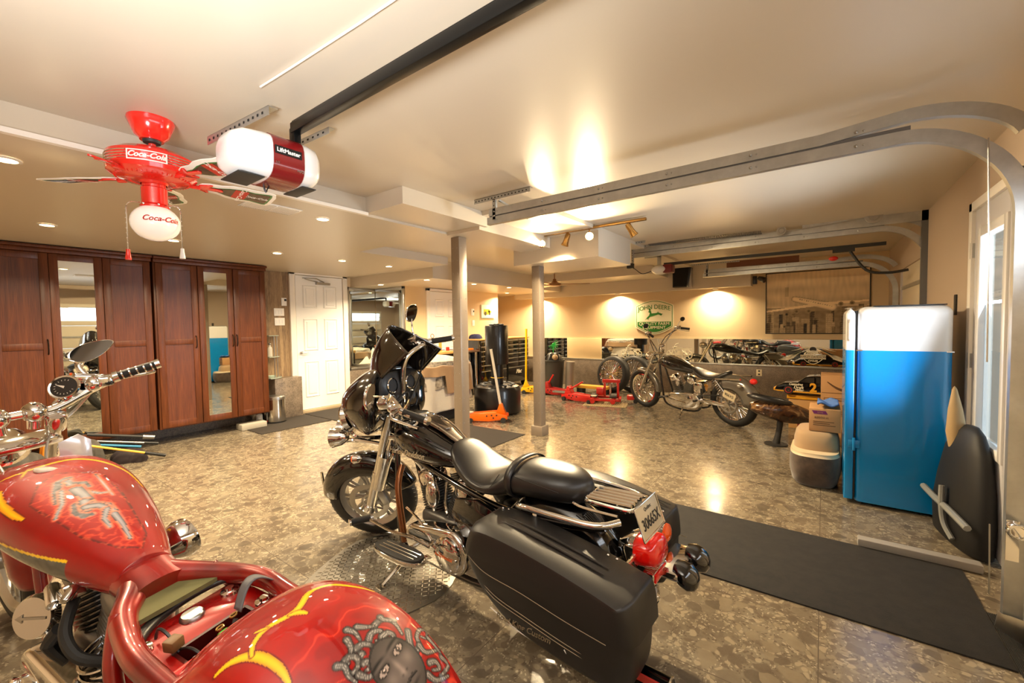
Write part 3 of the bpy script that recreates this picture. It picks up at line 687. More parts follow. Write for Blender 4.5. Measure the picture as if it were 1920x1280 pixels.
# little items left of door
bk = empty('pedal_bin', (-6.80,3.06,0), label='cylindrical stainless steel pedal bin between the wardrobe and white door', cat='bin')
MB().lathe([(.135,.0),(.135,.36)],I4,40).build('body', pm('brushed_steel','c8c3bb',.18,1), bk)
MB().lathe([(.138,.36),(.139,.375),(.136,.40),(.12,.415),(.001,.42)],I4,40).build('lid', satin, bk)
MB().lathe([(.139,.0),(.139,.03)],I4,40).build('base_ring', plastic, bk)
bt = empty('spray_can', (-6.90,2.86,0), label='small white and red can standing on the floor behind the steel bin', cat='can')
MB().lathe([(.045,0),(.045,.14),(.03,.155)],I4,20).build('body', white, bt); MB().lathe([(.0465,.0),(.0465,.04)],I4,20).build('red_band', red, bt); MB().lathe([(.02,.155),(.02,.19),(.001,.19)],I4,16).build('cap', white, bt)
sh = empty('corner_shelf', (XL+.012,3.06,.66), label='glass corner shelf with three tiers beside the wardrobe', cat='shelf')
gg = pm('green_glass','cfe0d2',.08,0,alpha=.55)
for i,z in enumerate((.0,.335,.67)):
    n = 12; R = .24 if i else .26
    MB().prism([(0,0)]+[(R*math.cos(a),R*math.sin(a)) for a in [math.pi/2*k/n for k in range(n+1)]], z,z+.009).build('glass_tier', gg, sh)
MB().cyl((.10,.18,0),(.10,.18,.67),.007,10).build('post', satin, sh)
MB().cyl((.18,.10,0),(.18,.10,.67),.007,10).build('post', satin, sh)
s1 = empty('soap_bottle', (XL+.11,3.13,1.005), label='clear soap bottle with a round stopper on the middle glass shelf', cat='bottle')
MB().lathe([(.001,0),(.034,0),(.036,.01),(.036,.12),(.03,.145),(.014,.16),(.014,.18)],I4,24).build('bottle', pm('frosted_glass','d9d3c5',.2,0,alpha=.8), s1); MB().sphere((0,0,.198),.021,16,10).build('stopper', satin, s1)
s2 = empty('glass_dish', (XL+.11,3.15,.67), label='small glass dish on the lowest glass shelf', cat='dish')
MB().lathe([(.001,0),(.04,0),(.06,.03),(.056,.03),(.038,.006),(.001,.006)],I4,24).build('bowl', gg, s2)
def plate(name, x, y, z, w_, h, label, cat, mat=white, screen=None, holes=0):
    o = MB().box((0,-w_/2,-h/2),(.012,w_/2,h/2)).build(name, mat, bevel=.003); o.location = (x,y,z); tag(o,label,cat)
    if screen: MB().box((.012,screen[0]-.018,screen[1]-.018),(.014,screen[0]+.018,screen[1]+.018)).build('screen', dark, o)
    for k in range(holes): MB().box((.012,-w_/2+.03+k*.046-.008,-.03),(.015,-w_/2+.03+k*.046+.008,.03)).build('switch_toggle', whiteg, o, bevel=.002)
    return o
plate('thermostat', XL+.012, 3.42, 1.885, .085,.13, 'white thermostat on the plank cladding left of the white door','thermostat',screen=(.02,.03))
plate('switch_plate', XL+.012, 3.335, 1.715, .16,.125, 'upper white triple switch plate on the plank cladding','switch',holes=3)
plate('switch_plate', XL+.012, 3.34, 1.56, .16,.125, 'lower white triple switch plate on the plank cladding','switch',holes=3)
plate('thermostat', -6.284, 7.08, 1.74, .10,.15, 'white thermostat on the cream wall right of the first column','thermostat',screen=(.03,.02))
plate('switch_plate', -6.284, 7.10, 1.50, .075,.125, 'narrow white switch plate below the thermostat right of the first column','switch',holes=1)
so = plate('wall_socket', -6.284, 7.04, 1.05, .08,.12, 'wall socket with a black plug behind the black grip of the motorcycle','socket')
MB().sphere((.03,0,.0),(.02,.025,.025),12,8).build('plug', plastic, so); MB().tube([(.04,0,0),(.05,.01,-.1),(.03,.03,-.3)],.005,6,4).build('cord', plastic, so)
# yellow machinery poster
ps = MB().box((0,-.24,-.16),(.012,.24,.16)).build('tractor_poster', pm('poster_white','f1ecd4',.5)); ps.location = (-6.28,7.6,1.755); tag(ps,'small pale sign with a yellow machine drawing on the cream wall','sign')
q = MB(); q.box((.012,-.15,-.06),(.0135,.07,.06)); q.box((.012,.02,-.02),(.0135,.12,.03)); q.build('machine_drawing', pm('poster_yellow','c9a916',.5), ps)
q = MB(); q.lathe([(.001,0),(.045,0)],frame((.0142,-.09,-.04),(0,1,0),(1,0,0)),18,False); q.lathe([(.001,0),(.03,0)],frame((.0142,.06,-.045),(0,1,0),(1,0,0)),18,False); q.build('wheels_drawing', pm('poster_dark','3a3a18',.5), ps, fix=False)
MB().box((.012,-.22,-.155),(.0135,.22,-.14)).box((.012,-.24,-.16),(.0135,-.23,.16)).build('border', pm('poster_dark','3a3a18',.5), ps)
# ================= MATS =================
matm = pm('dark_loop_mat','3a322b',.9); setc(matm, ramp(matm, noise(matm, coords(matm), 220, 3, .8), [(.35,'1b1713'),(.65,'3a3129')])); bump(matm, noise(matm, coords(matm), 200,2), .6,.004)
matd = pm('charcoal_mat','262425',.85); setc(matd, ramp(matd, noise(matd, coords(matd), 14, 6, .7), [(.35,'111012'),(.65,'201d1c')])); bump(matd, noise(matd, coords(matd), 260,2), .5,.003)
def mat_(name, x0,y0,x1,y1, m, lab): 
    o = MB().box((0,0,0),(x1-x0,y1-y0,.008)).build(name, m, bevel=.003); o.location=(x0,y0,.0005); return tag(o,lab,'mat')
mat_('floor_mat', -7.02,2.58,-6.17,3.60, matm, 'dark brown mat under the steel bin in front of the white door')
mat_('floor_runner', -7.02,3.62,-3.14,4.53, matm, 'long dark brown runner passing behind the black motorcycle towards the boxed-foot column')
mat_('floor_mat', -1.05,2.55,.66,3.43, matd, 'wide charcoal mat on the right in front of the blue fridge')
mr = MB()
for i in range(40): mr.box((i*.006,0,0),(i*.006+.003,.55,.004))
mo = mr.build('ribbed_mat', matd); mo.location = (.52,2.42,.009); tag(mo,'ribbed black rubber strip by the foot of the near door track','mat'); mo.location=(.665,2.45,.0)
# diamond plate under the kickstand
dpm = pm('diamond_plate_metal','8d877c',.42,.9)
def dplate():
    P0 = (-2.0,1.62)
    outline = []
    pts = [(-1.63,1.50),(-1.66,1.66),(-1.80,1.86),(-2.05,1.98),(-2.50,1.72),(-2.42,1.30),(-2.20,1.05),(-1.90,1.10),(-1.72,1.24)]
    cx = sum(p[0] for p in pts)/len(pts); cy = sum(p[1] for p in pts)/len(pts)
    sm = smooth_path([(x-cx,y-cy,0) for x,y in pts+pts[:1]],4)[:-1]
    o = MB().prism([(p.x,p.y) for p in sm],0,.006).build('diamond_plate', dpm, bevel=.002); o.location = (cx,cy,.0005)
    t = MB(); 
    def inside(x,y):
        c = False; n = len(sm)
        for i in range(n):
            a = sm[i]; b_ = sm[i-1]
            if (a.y > y) != (b_.y > y) and x < (b_.x-a.x)*(y-a.y)/(b_.y-a.y)+a.x: c = not c
        return c
    for i in range(-22,23):
        for j in range(-22,23):
            x = i*.026; y = j*.026
            if all(inside(x+dx,y+dy) for dx in (-.02,.02) for dy in (-.02,.02)):
                t.cbox((x,y,.0065),(.022,.005,.003),(0,0,math.pi/4*(1 if (i+j)%2 else -1)))
    so_ = t.build('raised_treads', pm('bright_tread','b8b2a6',.2,1), o, bevel=0); so_['kind']='stuff'
    tag(o,'diamond plate metal pad on the floor under the black motorcycle kickstand','metal plate')
dplate()
# ================= PILE OF POLES AND BAGS BY THE WARDROBE =================
def pole(name, a, b, r, m, label, cat='pole', grip=None, gm=plastic):
    a = Vector(a); b = Vector(b); e = empty(name, a, label=label, cat=cat); d = b-a
    MB().cyl((0,0,0),d,r,12).build('shaft', m, e)
    if grip: MB().cyl(d*(1-grip),d*1.003,r*1.5,14).build('grip', gm, e)
    return e
pole('ski_pole', (-6.14,.80,.30),(-5.98,1.48,.035),.012,yellow if False else pm('pole_yellow','e0b040',.4),'yellow pole with a black grip, nearest of the pile by the wardrobe','pole',.25)
pole('paddle_shaft', (-6.56,.86,.22),(-6.38,1.36,.10),.014,pm('pole_blue','2f7fa8',.35),'blue pole in the pile beside the wardrobe','pole',None)
pole('umbrella_pole', (-6.60,.95,.30),(-6.45,1.50,.17),.018,dark,'thick black pole with a grey tip, topmost of the pile','pole',.18,satin)
pole('tripod_leg', (-6.58,.92,.24),(-6.40,1.52,.10),.012,satin,'thin grey metal pole in the pile beside the wardrobe','pole',.2)
fab = pm('grey_brown_fabric','4b4740',.85); fabb = pm('black_red_fabric','251a1c',.8); ofab = pm('orange_fabric','e88a1c',.75)
def lump(name, c, r, m, label, cat, seed=0, rot=0, amp=.25, tall=1):
    rnd = random.Random(seed); b = MB(); ph = [rnd.uniform(0,6.28) for _ in range(8)]
    def f(u,v):
        th = 2*math.pi*u; p = math.pi*v*.5
        k = 1+amp*(math.sin(3*th+ph[0])*.4+math.sin(5*th+ph[1]+4*v)*.3+math.sin(9*th+ph[2]+6*v)*.18)
        rr = math.sin(p)**.7
        return Vector((r[0]*k*rr*math.cos(th), r[1]*k*rr*math.sin(th), max(0,r[2]*math.cos(p)**.8*(1+amp*.6*math.sin(4*th+ph[3]+5*v)*math.sin(p)))))
    b.sheet(f,64,20); o = b.build(name, m, angle=80); o.location = c; o.rotation_euler = (0,0,rot); return tag(o,label,cat)
lump('fabric_bag', (-6.38,.46,0),(.17,.16,.24),fab,'grey-brown cloth bag at the left of the pile behind the red tank','bag',3,.3)
lump('fabric_bag', (-6.28,.86,0),(.20,.13,.30),fab,'dark grey peaked cloth cover in the middle of the pile behind the red tank','bag',5,.9,.35)
lump('fabric_bag', (-6.22,1.22,0),(.18,.12,.13),fabb,'black and red folded bag under the yellow pole','bag',8,.6)
lump('cloth', (-6.54,.66,.0),(.06,.08,.36),ofab,'bright orange cloth on top of the pile beside the wardrobe','cloth',11,.2,.3)
tg = MB().torus(.07,.022,TR((0,0,0),(.3,.2,0)),32,10).build('belt_loop', fabb); tg.location = (-6.52,.50,.30); tag(tg,'dark rolled strap loop on the pile at the wardrobe foot','strap')
# ================= BACK WALL =================
def jd_sign():
    e = empty('farm_sign', (-2.865,8.962,1.55), label='white and green farm equipment sign with a leaping deer on the back wall', cat='sign')
    green = pm('sign_green','2f7a2c',.4); cream = pm('sign_cream','f3ecc9',.35,coat=.3)
    T = frame((0,0,0),(1,0,0),(0,-1,0))   # local x->X, y-> z cross x = (0,-1,0)x(1,0,0) = (0,0,1)
    def out(s):
        top = [(-.40*s,.26*s)]+[( .40*s*(2*t-1), (.26+.11*math.sin(math.pi*t))*s) for t in [k/12 for k in range(1,12)]]+[(.40*s,.26*s)]
        bot = [(.40*s,-.20*s)]+[(.40*s*(1-2*t), (-.20-.15*math.sin(math.pi*t))*s) for t in [k/12 for k in range(1,12)]]+[(-.40*s,-.20*s)]
        return (top+bot)[::-1]
    MB().prism(out(1.0),0,.008,T).build('plate', cream, e)
    MB().prism(out(.945),.008,.009,T).build('green_border', green, e); MB().prism(out(.915),.009,.010,T).build('white_field', cream, e)
    o = out(.895); low = [(x,min(y,-.085)) for x,y in o if y < -.0]
    MB().prism([(-.352,-.085),(.352,-.085)]+[(.352*(1-2*t),-.176-.128*math.sin(math.pi*t)) for t in [k/14 for k in range(15)]],.010,.011,T).build('green_base', green, e)
    text('lettering','QUALITY FARM',.088,T @ TR((0,-.130,.0115)),cream,e,.0008,0,.0006,sx=1.05)
    text('lettering','EQUIPMENT',.084,T @ TR((0,-.210,.0115)),cream,e,.0008,0,.0006,sx=1.055)
    t = text('lettering','JOHN DEERE',.125,T @ TR((0,.20,.011)),green,e,.0008,0,.0009,sx=.95)
    for v in t.data.vertices: v.co.z += .06*(math.cos(v.co.x/.36*1.4)-.62)
    deer = [(-.10,.13),(-.115,.17),(-.10,.165),(-.09,.185),(-.075,.165),(-.06,.17),(-.075,.14),(-.06,.11),(-.05,.07),(.03,.075),(.075,.085),(.085,.115),(.095,.085),(.13,.075),(.175,.05),(.18,.06),(.15,.02),(.175,.0),(.12,.035),(.09,.045),(.04,.03),(-.03,.01),(-.08,-.0),(-.12,-.04),(-.11,-.075),(-.14,-.04),(-.155,-.04),(-.19,-.07),(-.14,-.01),(-.10,.03),(-.085,.08),(-.12,.10)]
    MB().prism([(x+.0,y+.02) for x,y in deer],.010,.0115,T).build('leaping_deer', green, e)
    return e
jd_sign()
def hd_emblem():
    e = empty('winged_emblem', (-.13,8.94,.82), label='white winged shield emblem stuck on the low back wall mirror', cat='emblem')
    wm = pm('white_vinyl','f0e6cc',.5); T = frame((0,0,0),(1,0,0),(0,-1,0))
    MB().prism([(-.16,.025),(-.18,.025),(-.18,-.045),(-.16,-.045),(-.16,-.025),(-.13,-.045),(-.13,-.045),(.16,-.045),(.18,-.045),(.18,.025),(-.18,.025)][1:2]+[(-.18,-.045),(.18,-.045),(.18,.025)],0,.001,T).build('name_bar', wm, e)
    MB().prism([(-.172,-.038),(.172,-.038),(.172,.018),(-.172,.018)],.001,.0014,T).build('bar_line', pm('emblem_dark','3a2e20',.5), e)
    MB().prism([(-.168,-.034),(.168,-.034),(.168,.014),(-.168,.014)],.0014,.0018,T).build('bar_field', wm, e)
    text('lettering','HARLEY-DAVIDSON',.046,T @ TR((0,-.010,.0018)),pm('emblem_dark','3a2e20',.5),e,.0004,0,.001,sx=.86)
    sh = MB(); P = [(-.13,-.05),(-.06,-.11),(0,-.13),(.06,-.11),(.13,-.05)]; sh.tube([T @ Vector((x,y,.001)) for x,y in P],.004,5,4)
    P = [(-.13,.03),(-.09,.075),(0,.10),(.09,.075),(.13,.03)]; sh.tube([T @ Vector((x,y,.001)) for x,y in P],.004,5,4); sh.build('shield_outline', wm, e)
    text('lettering','MOTOR',.044,T @ TR((0,.055,.0008)),wm,e,.0008,0,.002)
    text('lettering','CYCLES',.040,T @ TR((0,-.078,.0008)),wm,e,.0008,0,.002)
    w_ = MB()
    for s in (-1,1):
        for k in range(15):
            x0 = s*(.05+k*.016); y0 = .15-.004*k-.0006*k*k; L_ = .05+.013*k; a = -.25-.045*k if k<15 else 0
            dx = s*(L_*1.0); 
            pts = [(x0,y0),(x0+dx*.5,y0-.012-.002*k),(x0+dx,y0-.045-.006*(14-k)*.5),(x0+dx*.5,y0-.030-.002*k),(x0,y0-.014)]
            if s > 0: pts = pts[::-1]
            w_.prism(pts,.0,.0008,T)
        pts = [(s*.04,.155),(s*.14,.165),(s*.22,.12),(s*.32,.09),(s*.22,.108),(s*.12,.14),(s*.05,.14)]
        w_.prism(pts if s < 0 else pts[::-1],.0,.0008,T)
    w_.build('wings', wm, e)
    MB().prism([(-.045,.10),(.045,.10),(.05,.13),(.03,.158),(0,.165),(-.03,.158),(-.05,.13)],.001,.0016,T).build('eagle_head', dark, e)
hd_emblem()
def sticker_bike(x, z, s, label, flip=1):
    e = MB(); T = frame((0,0,0),(flip,0,0),(0,-1*1,0)) if flip > 0 else frame((0,0,0),(1,0,0),(0,-1,0))
    for cx in (-.14,.14):
        e.torus(.085*s,.008*s,T @ TR((cx*s,-.03*s,.0),s=(1,1,.1)),28,5); e.torus(.03*s,.006*s,T @ TR((cx*s,-.03*s,0),s=(1,1,.1)),16,5)
        for k in range(6):
            a = k*math.pi/3; e.tube([T @ Vector((cx*s,-.03*s,0)), T @ Vector((cx*s+.08*s*math.cos(a),-.03*s+.08*s*math.sin(a),0))],.003*s,4)
    for pts in ([(-.05,-.04),(.06,-.04),(.05,.03),(-.03,.05)],[(-.08,.05),(.02,.07),(.06,.09),(-.04,.12),(-.10,.08)],[(.04,.06),(.14,.05),(.22,.08),(.14,.095),(.06,.085)]):
        e.prism([(a*s,b*s) for a,b in pts],-.0005,.0005,T)
    for a,b in (((-.14,-.03),(-.07,.15)),((-.07,.15),(-.02,.18)),((-.12,.1),(-.05,.12)),((.14,-.03),(.05,.05))): e.tube([T @ Vector((a[0]*s,a[1]*s,0)),T @ Vector((b[0]*s,b[1]*s,0))],.006*s,5)
    o = e.build('motorcycle_decal', pm('white_vinyl','f0e6cc',.5)); o.location = (x,8.934,z); return tag(o,label,'decal')
sticker_bike(-3.35,.80,1,'white motorcycle decal on the low mirror just above the spoked wheel')
sticker_bike(-2.35,.82,1.1,'white motorcycle decal on the low mirror behind the handlebar of the far motorcycle')
# aeroplane picture
def smoothfall(d,w): return (d/w)**3
def plane_picture():
    x0,x1,z0,z1 = -.84,.62,1.21,2.30; W,H_ = x1-x0,z1-z0
    e = empty('aeroplane_picture', (x0,8.955,z0), label='large sepia picture of an old airliner over a city in a black frame', cat='picture')
    f = MB(); f.box((0,-.02,0),(W,.0,.014)).box((0,-.02,H_-.014),(W,0,H_)).box((0,-.02,0),(.014,0,H_)).box((W-.014,-.02,0),(W,0,H_)); f.build('frame', dark, e, bevel=.002)
    nx,nz = 150,110; b = MB(); b.sheet(lambda u,v:Vector((.01+u*(W-.02),-.010,.01+v*(H_-.02))),nx,nz)
    m = pm('sepia_print','c7a06b',.6); N,L,bs = nodes(m); at = N.new('ShaderNodeAttribute'); at.attribute_name = 'paint'; L.new(at.outputs['Color'], bs.inputs['Base Color'])
    o = b.build('print', m, e, fix=False); rnd = random.Random(4)
    blds = []
    for k in range(46):
        cx = rnd.random(); w_ = rnd.uniform(.012,.045); h = rnd.uniform(.12,.46)*(.7+.5*abs(cx-.35)); blds.append((cx,w_,h,rnd.uniform(.05,.62)))
    blds.sort(key=lambda t:-t[2])
    def seg(px,py,ax,ay,bx,by):
        dx,dy = bx-ax,by-ay; t = max(0,min(1,((px-ax)*dx+(py-ay)*dy)/(dx*dx+dy*dy))); return math.hypot(px-ax-t*dx,py-ay-t*dy),t
    cols = o.data.color_attributes.new('paint','FLOAT_COLOR','POINT')
    data = []
    from mathutils import noise as mn
    for v in o.data.vertices:
        u = v.co.x/W; t = v.co.z/H_; g = .50+.45*t+.12*mn.noise(Vector((u*3,t*9,0)))+.08*mn.noise(Vector((u*40,t*6,3)))
        if t < .42: g = .42+.12*mn.noise(Vector((u*20,t*20,1)))
        if t > .36 and t < .44: g += .08
        for cx,w_,h,c in blds:
            if abs(u-cx) < w_ and t < h: g = c+.14*(int(u*120)%2)*(int(t*60)%2)+.1*mn.noise(Vector((u*60,t*60,cx*9)))
        if .60 < t < .75 and .2 < u < .24: g *= .8
        # wing, fuselage, tail
        A = W/H_
        d,s = seg(u*A,t,.30*A,.56,.66*A,.42)
        if d < .045+.022*s: g = 1.0-.6*smoothfall(d,.045+.022*s)
        d,s = seg(u*A,t,.56*A,.47,.98*A,.50)
        if d < .024*(1-s*.55): g = .95
        d,s = seg(u*A,t,.52*A,.46,.02*A,.37)
        if d < .022*(1-s*.4): g = .95
        for (ex,ey) in ((.44,.36),(.32,.36),(.74,.46),(.84,.47)):
            d = math.hypot((u-ex)*A,t-ey)
            if d < .032: g = .15+.4*(d/.032)
        if .33 < u < .66 and abs(t-(.56-(u-.30)*.39)-.01) < .006 and int(u*90)%2: g = .3
        g = max(.03,min(1,g)); data += [(g**1.5)*1.05,(g**1.6)*.80,(g**1.8)*.50,1]
    cols.data.foreach_set('color', data)
plane_picture()
# wall speaker
def speaker():
    e = empty('wall_speaker', (-2.2,8.66,2.34), label='black wedge-shaped wall speaker under the ceiling of the back wall', cat='speaker')
    b = MB(); b.prism([(-.17,-.22),(.10,-.22),(.17,.20),(.10,.22),(-.17,.22)],0,.22,frame((0,.10,0),(1,0,0),(0,-1,0))); b.build('cabinet', plastic, e, bevel=.008)
    MB().prism([(-.155,-.20),(.09,-.20),(.14,.19),(-.155,.20)],.22,.226,frame((0,.10,0),(1,0,0),(0,-1,0))).build('grille', pm('speaker_cloth','0f0d0c',.95), e)
    MB().box((.10,-.06,-.23),(.16,.0,.16)).build('bracket', satin, e)
speaker()
cm = empty('ceiling_projector', (-.98,8.6,2.15), label='small black clamp lamp at the right end of the back wall valance', cat='lamp')
MB().cbox((0,.05,.02),(.07,.08,.14)).build('mount', plastic, cm, bevel=.01); MB().lathe([(.03,-.06),(.045,.0),(.05,.06)],frame((.11,0,.03),(0,0,1),(.8,-.3,-.4)),18).build('lamp_head', plastic, cm)
sk = MB().box((-.045,-.012,-.06),(.045,0,.06)).build('wall_socket', pm('ivory_plate','efe3c2',.4), bevel=.003); sk.location = (-.93,8.9,.50); tag(sk,'ivory wall socket in the granite right of the motorcycle fender','socket')
for z in (-.03,.03): MB().box((-.015,-.015,z-.014),(.015,-.012,z+.014)).build('outlet_face', dark, sk)
# ================= TOOL CHESTS =================
def tool_chest(name, y0, y1, label, zt=1.16, script='Mac'):
    x1 = -5.75; x0 = -6.27; e = empty(name, (x0,y0,0), label=label, cat='tool chest', group='black tool chests along the cream wall'); W = y1-y0; D = x1-x0
    MB().box((0,0,.12),(D-.02,W,zt-.03)).build('body', blackp, e, bevel=.006)
    MB().box((-.0,-.01,zt-.03),(D+.01,W+.01,zt)).build('wood_top', pm('oak_top','c79a58',.4), e, bevel=.004)
    rows = [.11,.10,.10,.10,.10,.12,.30]; z = zt-.05
    half = [(0.02,W/2-.005),(W/2+.005,W-.02)]
    for r,h in enumerate(rows):
        cols_ = half if r < 6 else [(0.02,W-.02)]
        for a,b_ in cols_:
            d = MB().box((D-.02,a,z-h+.008),(D,b_,z)).build('drawer', blackp, e, bevel=.004)
            MB().box((D,a+.01,z-.022),(D+.014,b_-.01,z-.004)).build('drawer_pull', satin, d, bevel=.003)
        z -= h
    for y in (.1,W-.1):
        for x in (.08,D-.1): MB().lathe([(.001,-.02),(.06,-.02),(.06,.02),(.001,.02)],frame((x,y,.06),(1,0,0),(0,1,0)),18).build('caster', rubber, e)
    text('script_lettering',script,.13,frame((D+.001,W*.5,.36),(0,1,0),(1,0,0)),pm('white_vinyl','f0e6cc',.5),e,.001,.4,.003)
    return e
tool_chest('tool_chest', 6.70,7.62,'black drawer tool chest behind the punch bag, nearer of two',script='Mac')
tool_chest('tool_chest', 7.64,8.5,'black drawer tool chest beside the yellow jack handle, farther of two',script='Mac')
lump('rag_pile', (-6.0,6.86,1.16),(.14,.12,.10),pm('navy_cloth','1e2348',.8),'dark blue rag heap on the nearer tool chest','cloth',17)
lump('work_glove', (-6.0,7.75,1.16),(.1,.07,.05),pm('brown_leather_glove','6a3a1e',.7),'brown glove lying on the farther tool chest','glove',19)
# small side table with orange tool, in front of the chest
def side_table():
    e = empty('side_table', (-5.95,6.36,0), label='narrow table with a chrome leg holding an orange tool beside the column', cat='table')
    MB().box((-.30,-.32,.90),(.22,.30,.94)).build('tabletop', pm('dark_wood_top','4a3324',.4), e, bevel=.006)
    MB().box((-.30,-.1,.0),(.1,.28,.90)).build('cabinet_body', blackp, e, bevel=.004)
    MB().cyl((.16,.24,0),(.16,.24,.90),.03,16).build('leg', chrome, e)
side_table()
o = MB().box((-.05,-.17,0),(.05,.17,.035)).build('torque_wrench_case', orange, bevel=.01); o.location = (-5.88,6.42,.941); tag(o,'orange case lying on the narrow table beside the first column','case')
o = MB().box((-.05,-.12,0),(.05,.10,.03)).build('pliers_tray', dark, bevel=.01); o.location = (-5.80,6.16,.941); tag(o,'dark tool tray beside the orange case on the narrow table','tray')
o = MB().box((-.01,-.13,0),(.01,.13,.40)).build('wall_board', colm, bevel=.004); o.location = (-6.22,6.62,.52)
tag(o,'grey-beige board standing against the wall behind the narrow table','board')
# workbench in front of the far door
def bench():
    e = empty('workbench', (-6.06,5.06,0), label='workbench with a wooden top and dark front between corner mirrors and far door', cat='workbench')
    MB().box((-.20,0,.90),(.20,.98,.955)).build('benchtop', pm('oak_top','c79a58',.4), e, bevel=.005)
    MB().box((-.20,.02,.60),(.17,.96,.90)).build('front_panel', pm('dark_bench_front','3a2a20',.5), e)
    for y in (.03,.90):
        for x in (-.19,.12): MB().box((x,y,0),(x+.05,y+.05,.60)).build('leg', pm('dark_bench_front','3a2a20',.5), e)
    return e
bench()
for (x,y,r,h,m,l) in ((-6.02,6.02,.035,.07,red,'small red tin on the workbench'),(-6.05,5.85,.03,.17,pm('amber_jar','b78a3a',.3),'tall amber jar beside the red tin on the workbench'),(-6.0,5.72,.04,.05,pm('teal_tin','3f8f80',.4),'low teal tin at the left of the workbench clutter')):
    o = MB().lathe([(.001,0),(r,0),(r,h*.9),(r*.8,h),(.001,h)],I4,18).build('tin' if h < .1 else 'jar', m); o.location = (x,y,.9555); tag(o,l,'container')
    MB().lathe([(r*.84,h*.93),(r*.84,h*1.04),(.001,h*1.04)],I4,18).build('lid', satin, o)
sg = empty('sprout_stand', (-6.0,5.60,.9555), label='thin wire stand with a small ring on the workbench', cat='wire stand'); MB().cyl((0,0,0),(0,0,.28),.005,8).build('rod', satin, sg); MB().torus(.04,.006,frame((0,0,.30),(0,1,0),(1,0,0)),20,6).build('ring', brass, sg); MB().lathe([(.05,0),(.05,.01)],I4,18).build('base', satin, sg)
# ================= PUNCH BAG =================
def punch_bag():
    e = empty('punching_bag', (-4.36,5.50,0), label='free-standing black punching bag on a wide round base behind the orange jack', cat='punching bag')
    pu = pm('black_vinyl','151516',.3,0,coat=.2)
    MB().lathe([(.001,0),(.36,0),(.385,.03),(.385,.38),(.36,.44),(.30,.465),(.001,.47)],I4,56).build('base', pu, e)
    MB().cyl((0,0,.46),(0,0,.85),.10,28).build('post', pu, e)
    MB().torus(.102,.006,TR((0,0,.58)),32,6).build('yellow_ring', yellow, e)
    MB().lathe([(.001,.80),(.185,.80),(.192,.82),(.192,1.42),(.185,1.44),(.001,1.445)],I4,48).build('bag', pu, e)
    s = MB(); s.cyl((.13,-.145,.82),(.13,-.145,1.42),.006,6); s.build('seam', pm('dull_black','2a2a2c',.5), e)
    c = MB()
    for k in range(26):
        a = 2*math.pi*k/26*1; r = .04+.05*random.random(); c.sphere((r*math.cos(a)*1.5,r*math.sin(a)*1.5,1.45+.012*random.random()),(.03,.02,.012),8,5)
    c.build('lacing', pm('dull_black','2a2a2c',.5), e)
    k_ = MB()
    for k in range(14):
        a = 2*math.pi*k/14; k_.sphere((.26*math.cos(a),.26*math.sin(a),.472),(.05,.035,.012),8,5)
    k_.build('base_cap_ring', pm('dull_black','2a2a2c',.5), e)
punch_bag()
# ================= JACKS =================
def floor_jack(name, loc, rot, L_, m, label, handle, hm=satin, hl=1.15, hr=.016):
    e = empty(name, loc, (0,0,rot), label=label, cat='floor jack')
    f = MB()
    for s in (-1,1):
        f.prism([(0,.03),(L_*.55,.02),(L_,.05),(L_,.11),(L_*.7,.15),(L_*.12,.12),(0,.09)],s*.10-.004,s*.10+.004,frame((0,0,0),(1,0,0),(0,-1,0)))
    f.box((L_*.72,-.1,.06),(L_*.98,.1,.07)).box((0,-.1,.05),(.06,.1,.10)); f.build('frame', m, e, bevel=.003)
    a = MB(); a.prism([(.0,.08),(L_*.78,.10),(L_*.78,.14),(.1,.125),(.0,.11)],-.04,.04,frame((0,0,0),(1,0,0),(0,-1,0))); ao = a.build('lift_arm', m, e, bevel=.004)
    MB().lathe([(.001,0),(.05,0),(.055,.018),(.04,.02),(.001,.018)],TR((.04,0,.125)),20).build('saddle', pm('pale_pad','d9c7ae',.6), e)
    for x,r in ((.07,.035),(L_*.9,.04)):
        for s in (-1,1): MB().lathe([(.001,-.018),(r,-.018),(r,.018),(.001,.018)],frame((x,s*.125,r),(1,0,0),(0,1,0)),18).build('wheel', dark, e)
    bl = MB()
    for x,z in ((L_*.5,.1),(L_*.62,.11),(L_*.74,.11),(L_*.66,.07)):
        for s in (-1,1): bl.lathe([(.001,0),(.013,0),(.01,.01),(.001,.01)],frame((x,s*.104,z),(1,0,0),(0,s,0)),10)
    bl.build('bolt', dark, e)
    y_ = MB(); y_.prism([(L_*.70,.12),(L_*.96,.12),(L_*.90,.20),(L_*.86,.27),(L_*.80,.27),(L_*.76,.20)],-.055,.055,frame((0,0,0),(1,0,0),(0,-1,0))); y_.build('handle_yoke', m, e, bevel=.006)
    if handle is not None:
        d = Vector(handle).normalized(); p = Vector((L_*.83,0,.2)); MB().cyl(p,p+d*hl,hr,16).build('handle', hm, e)
    return e
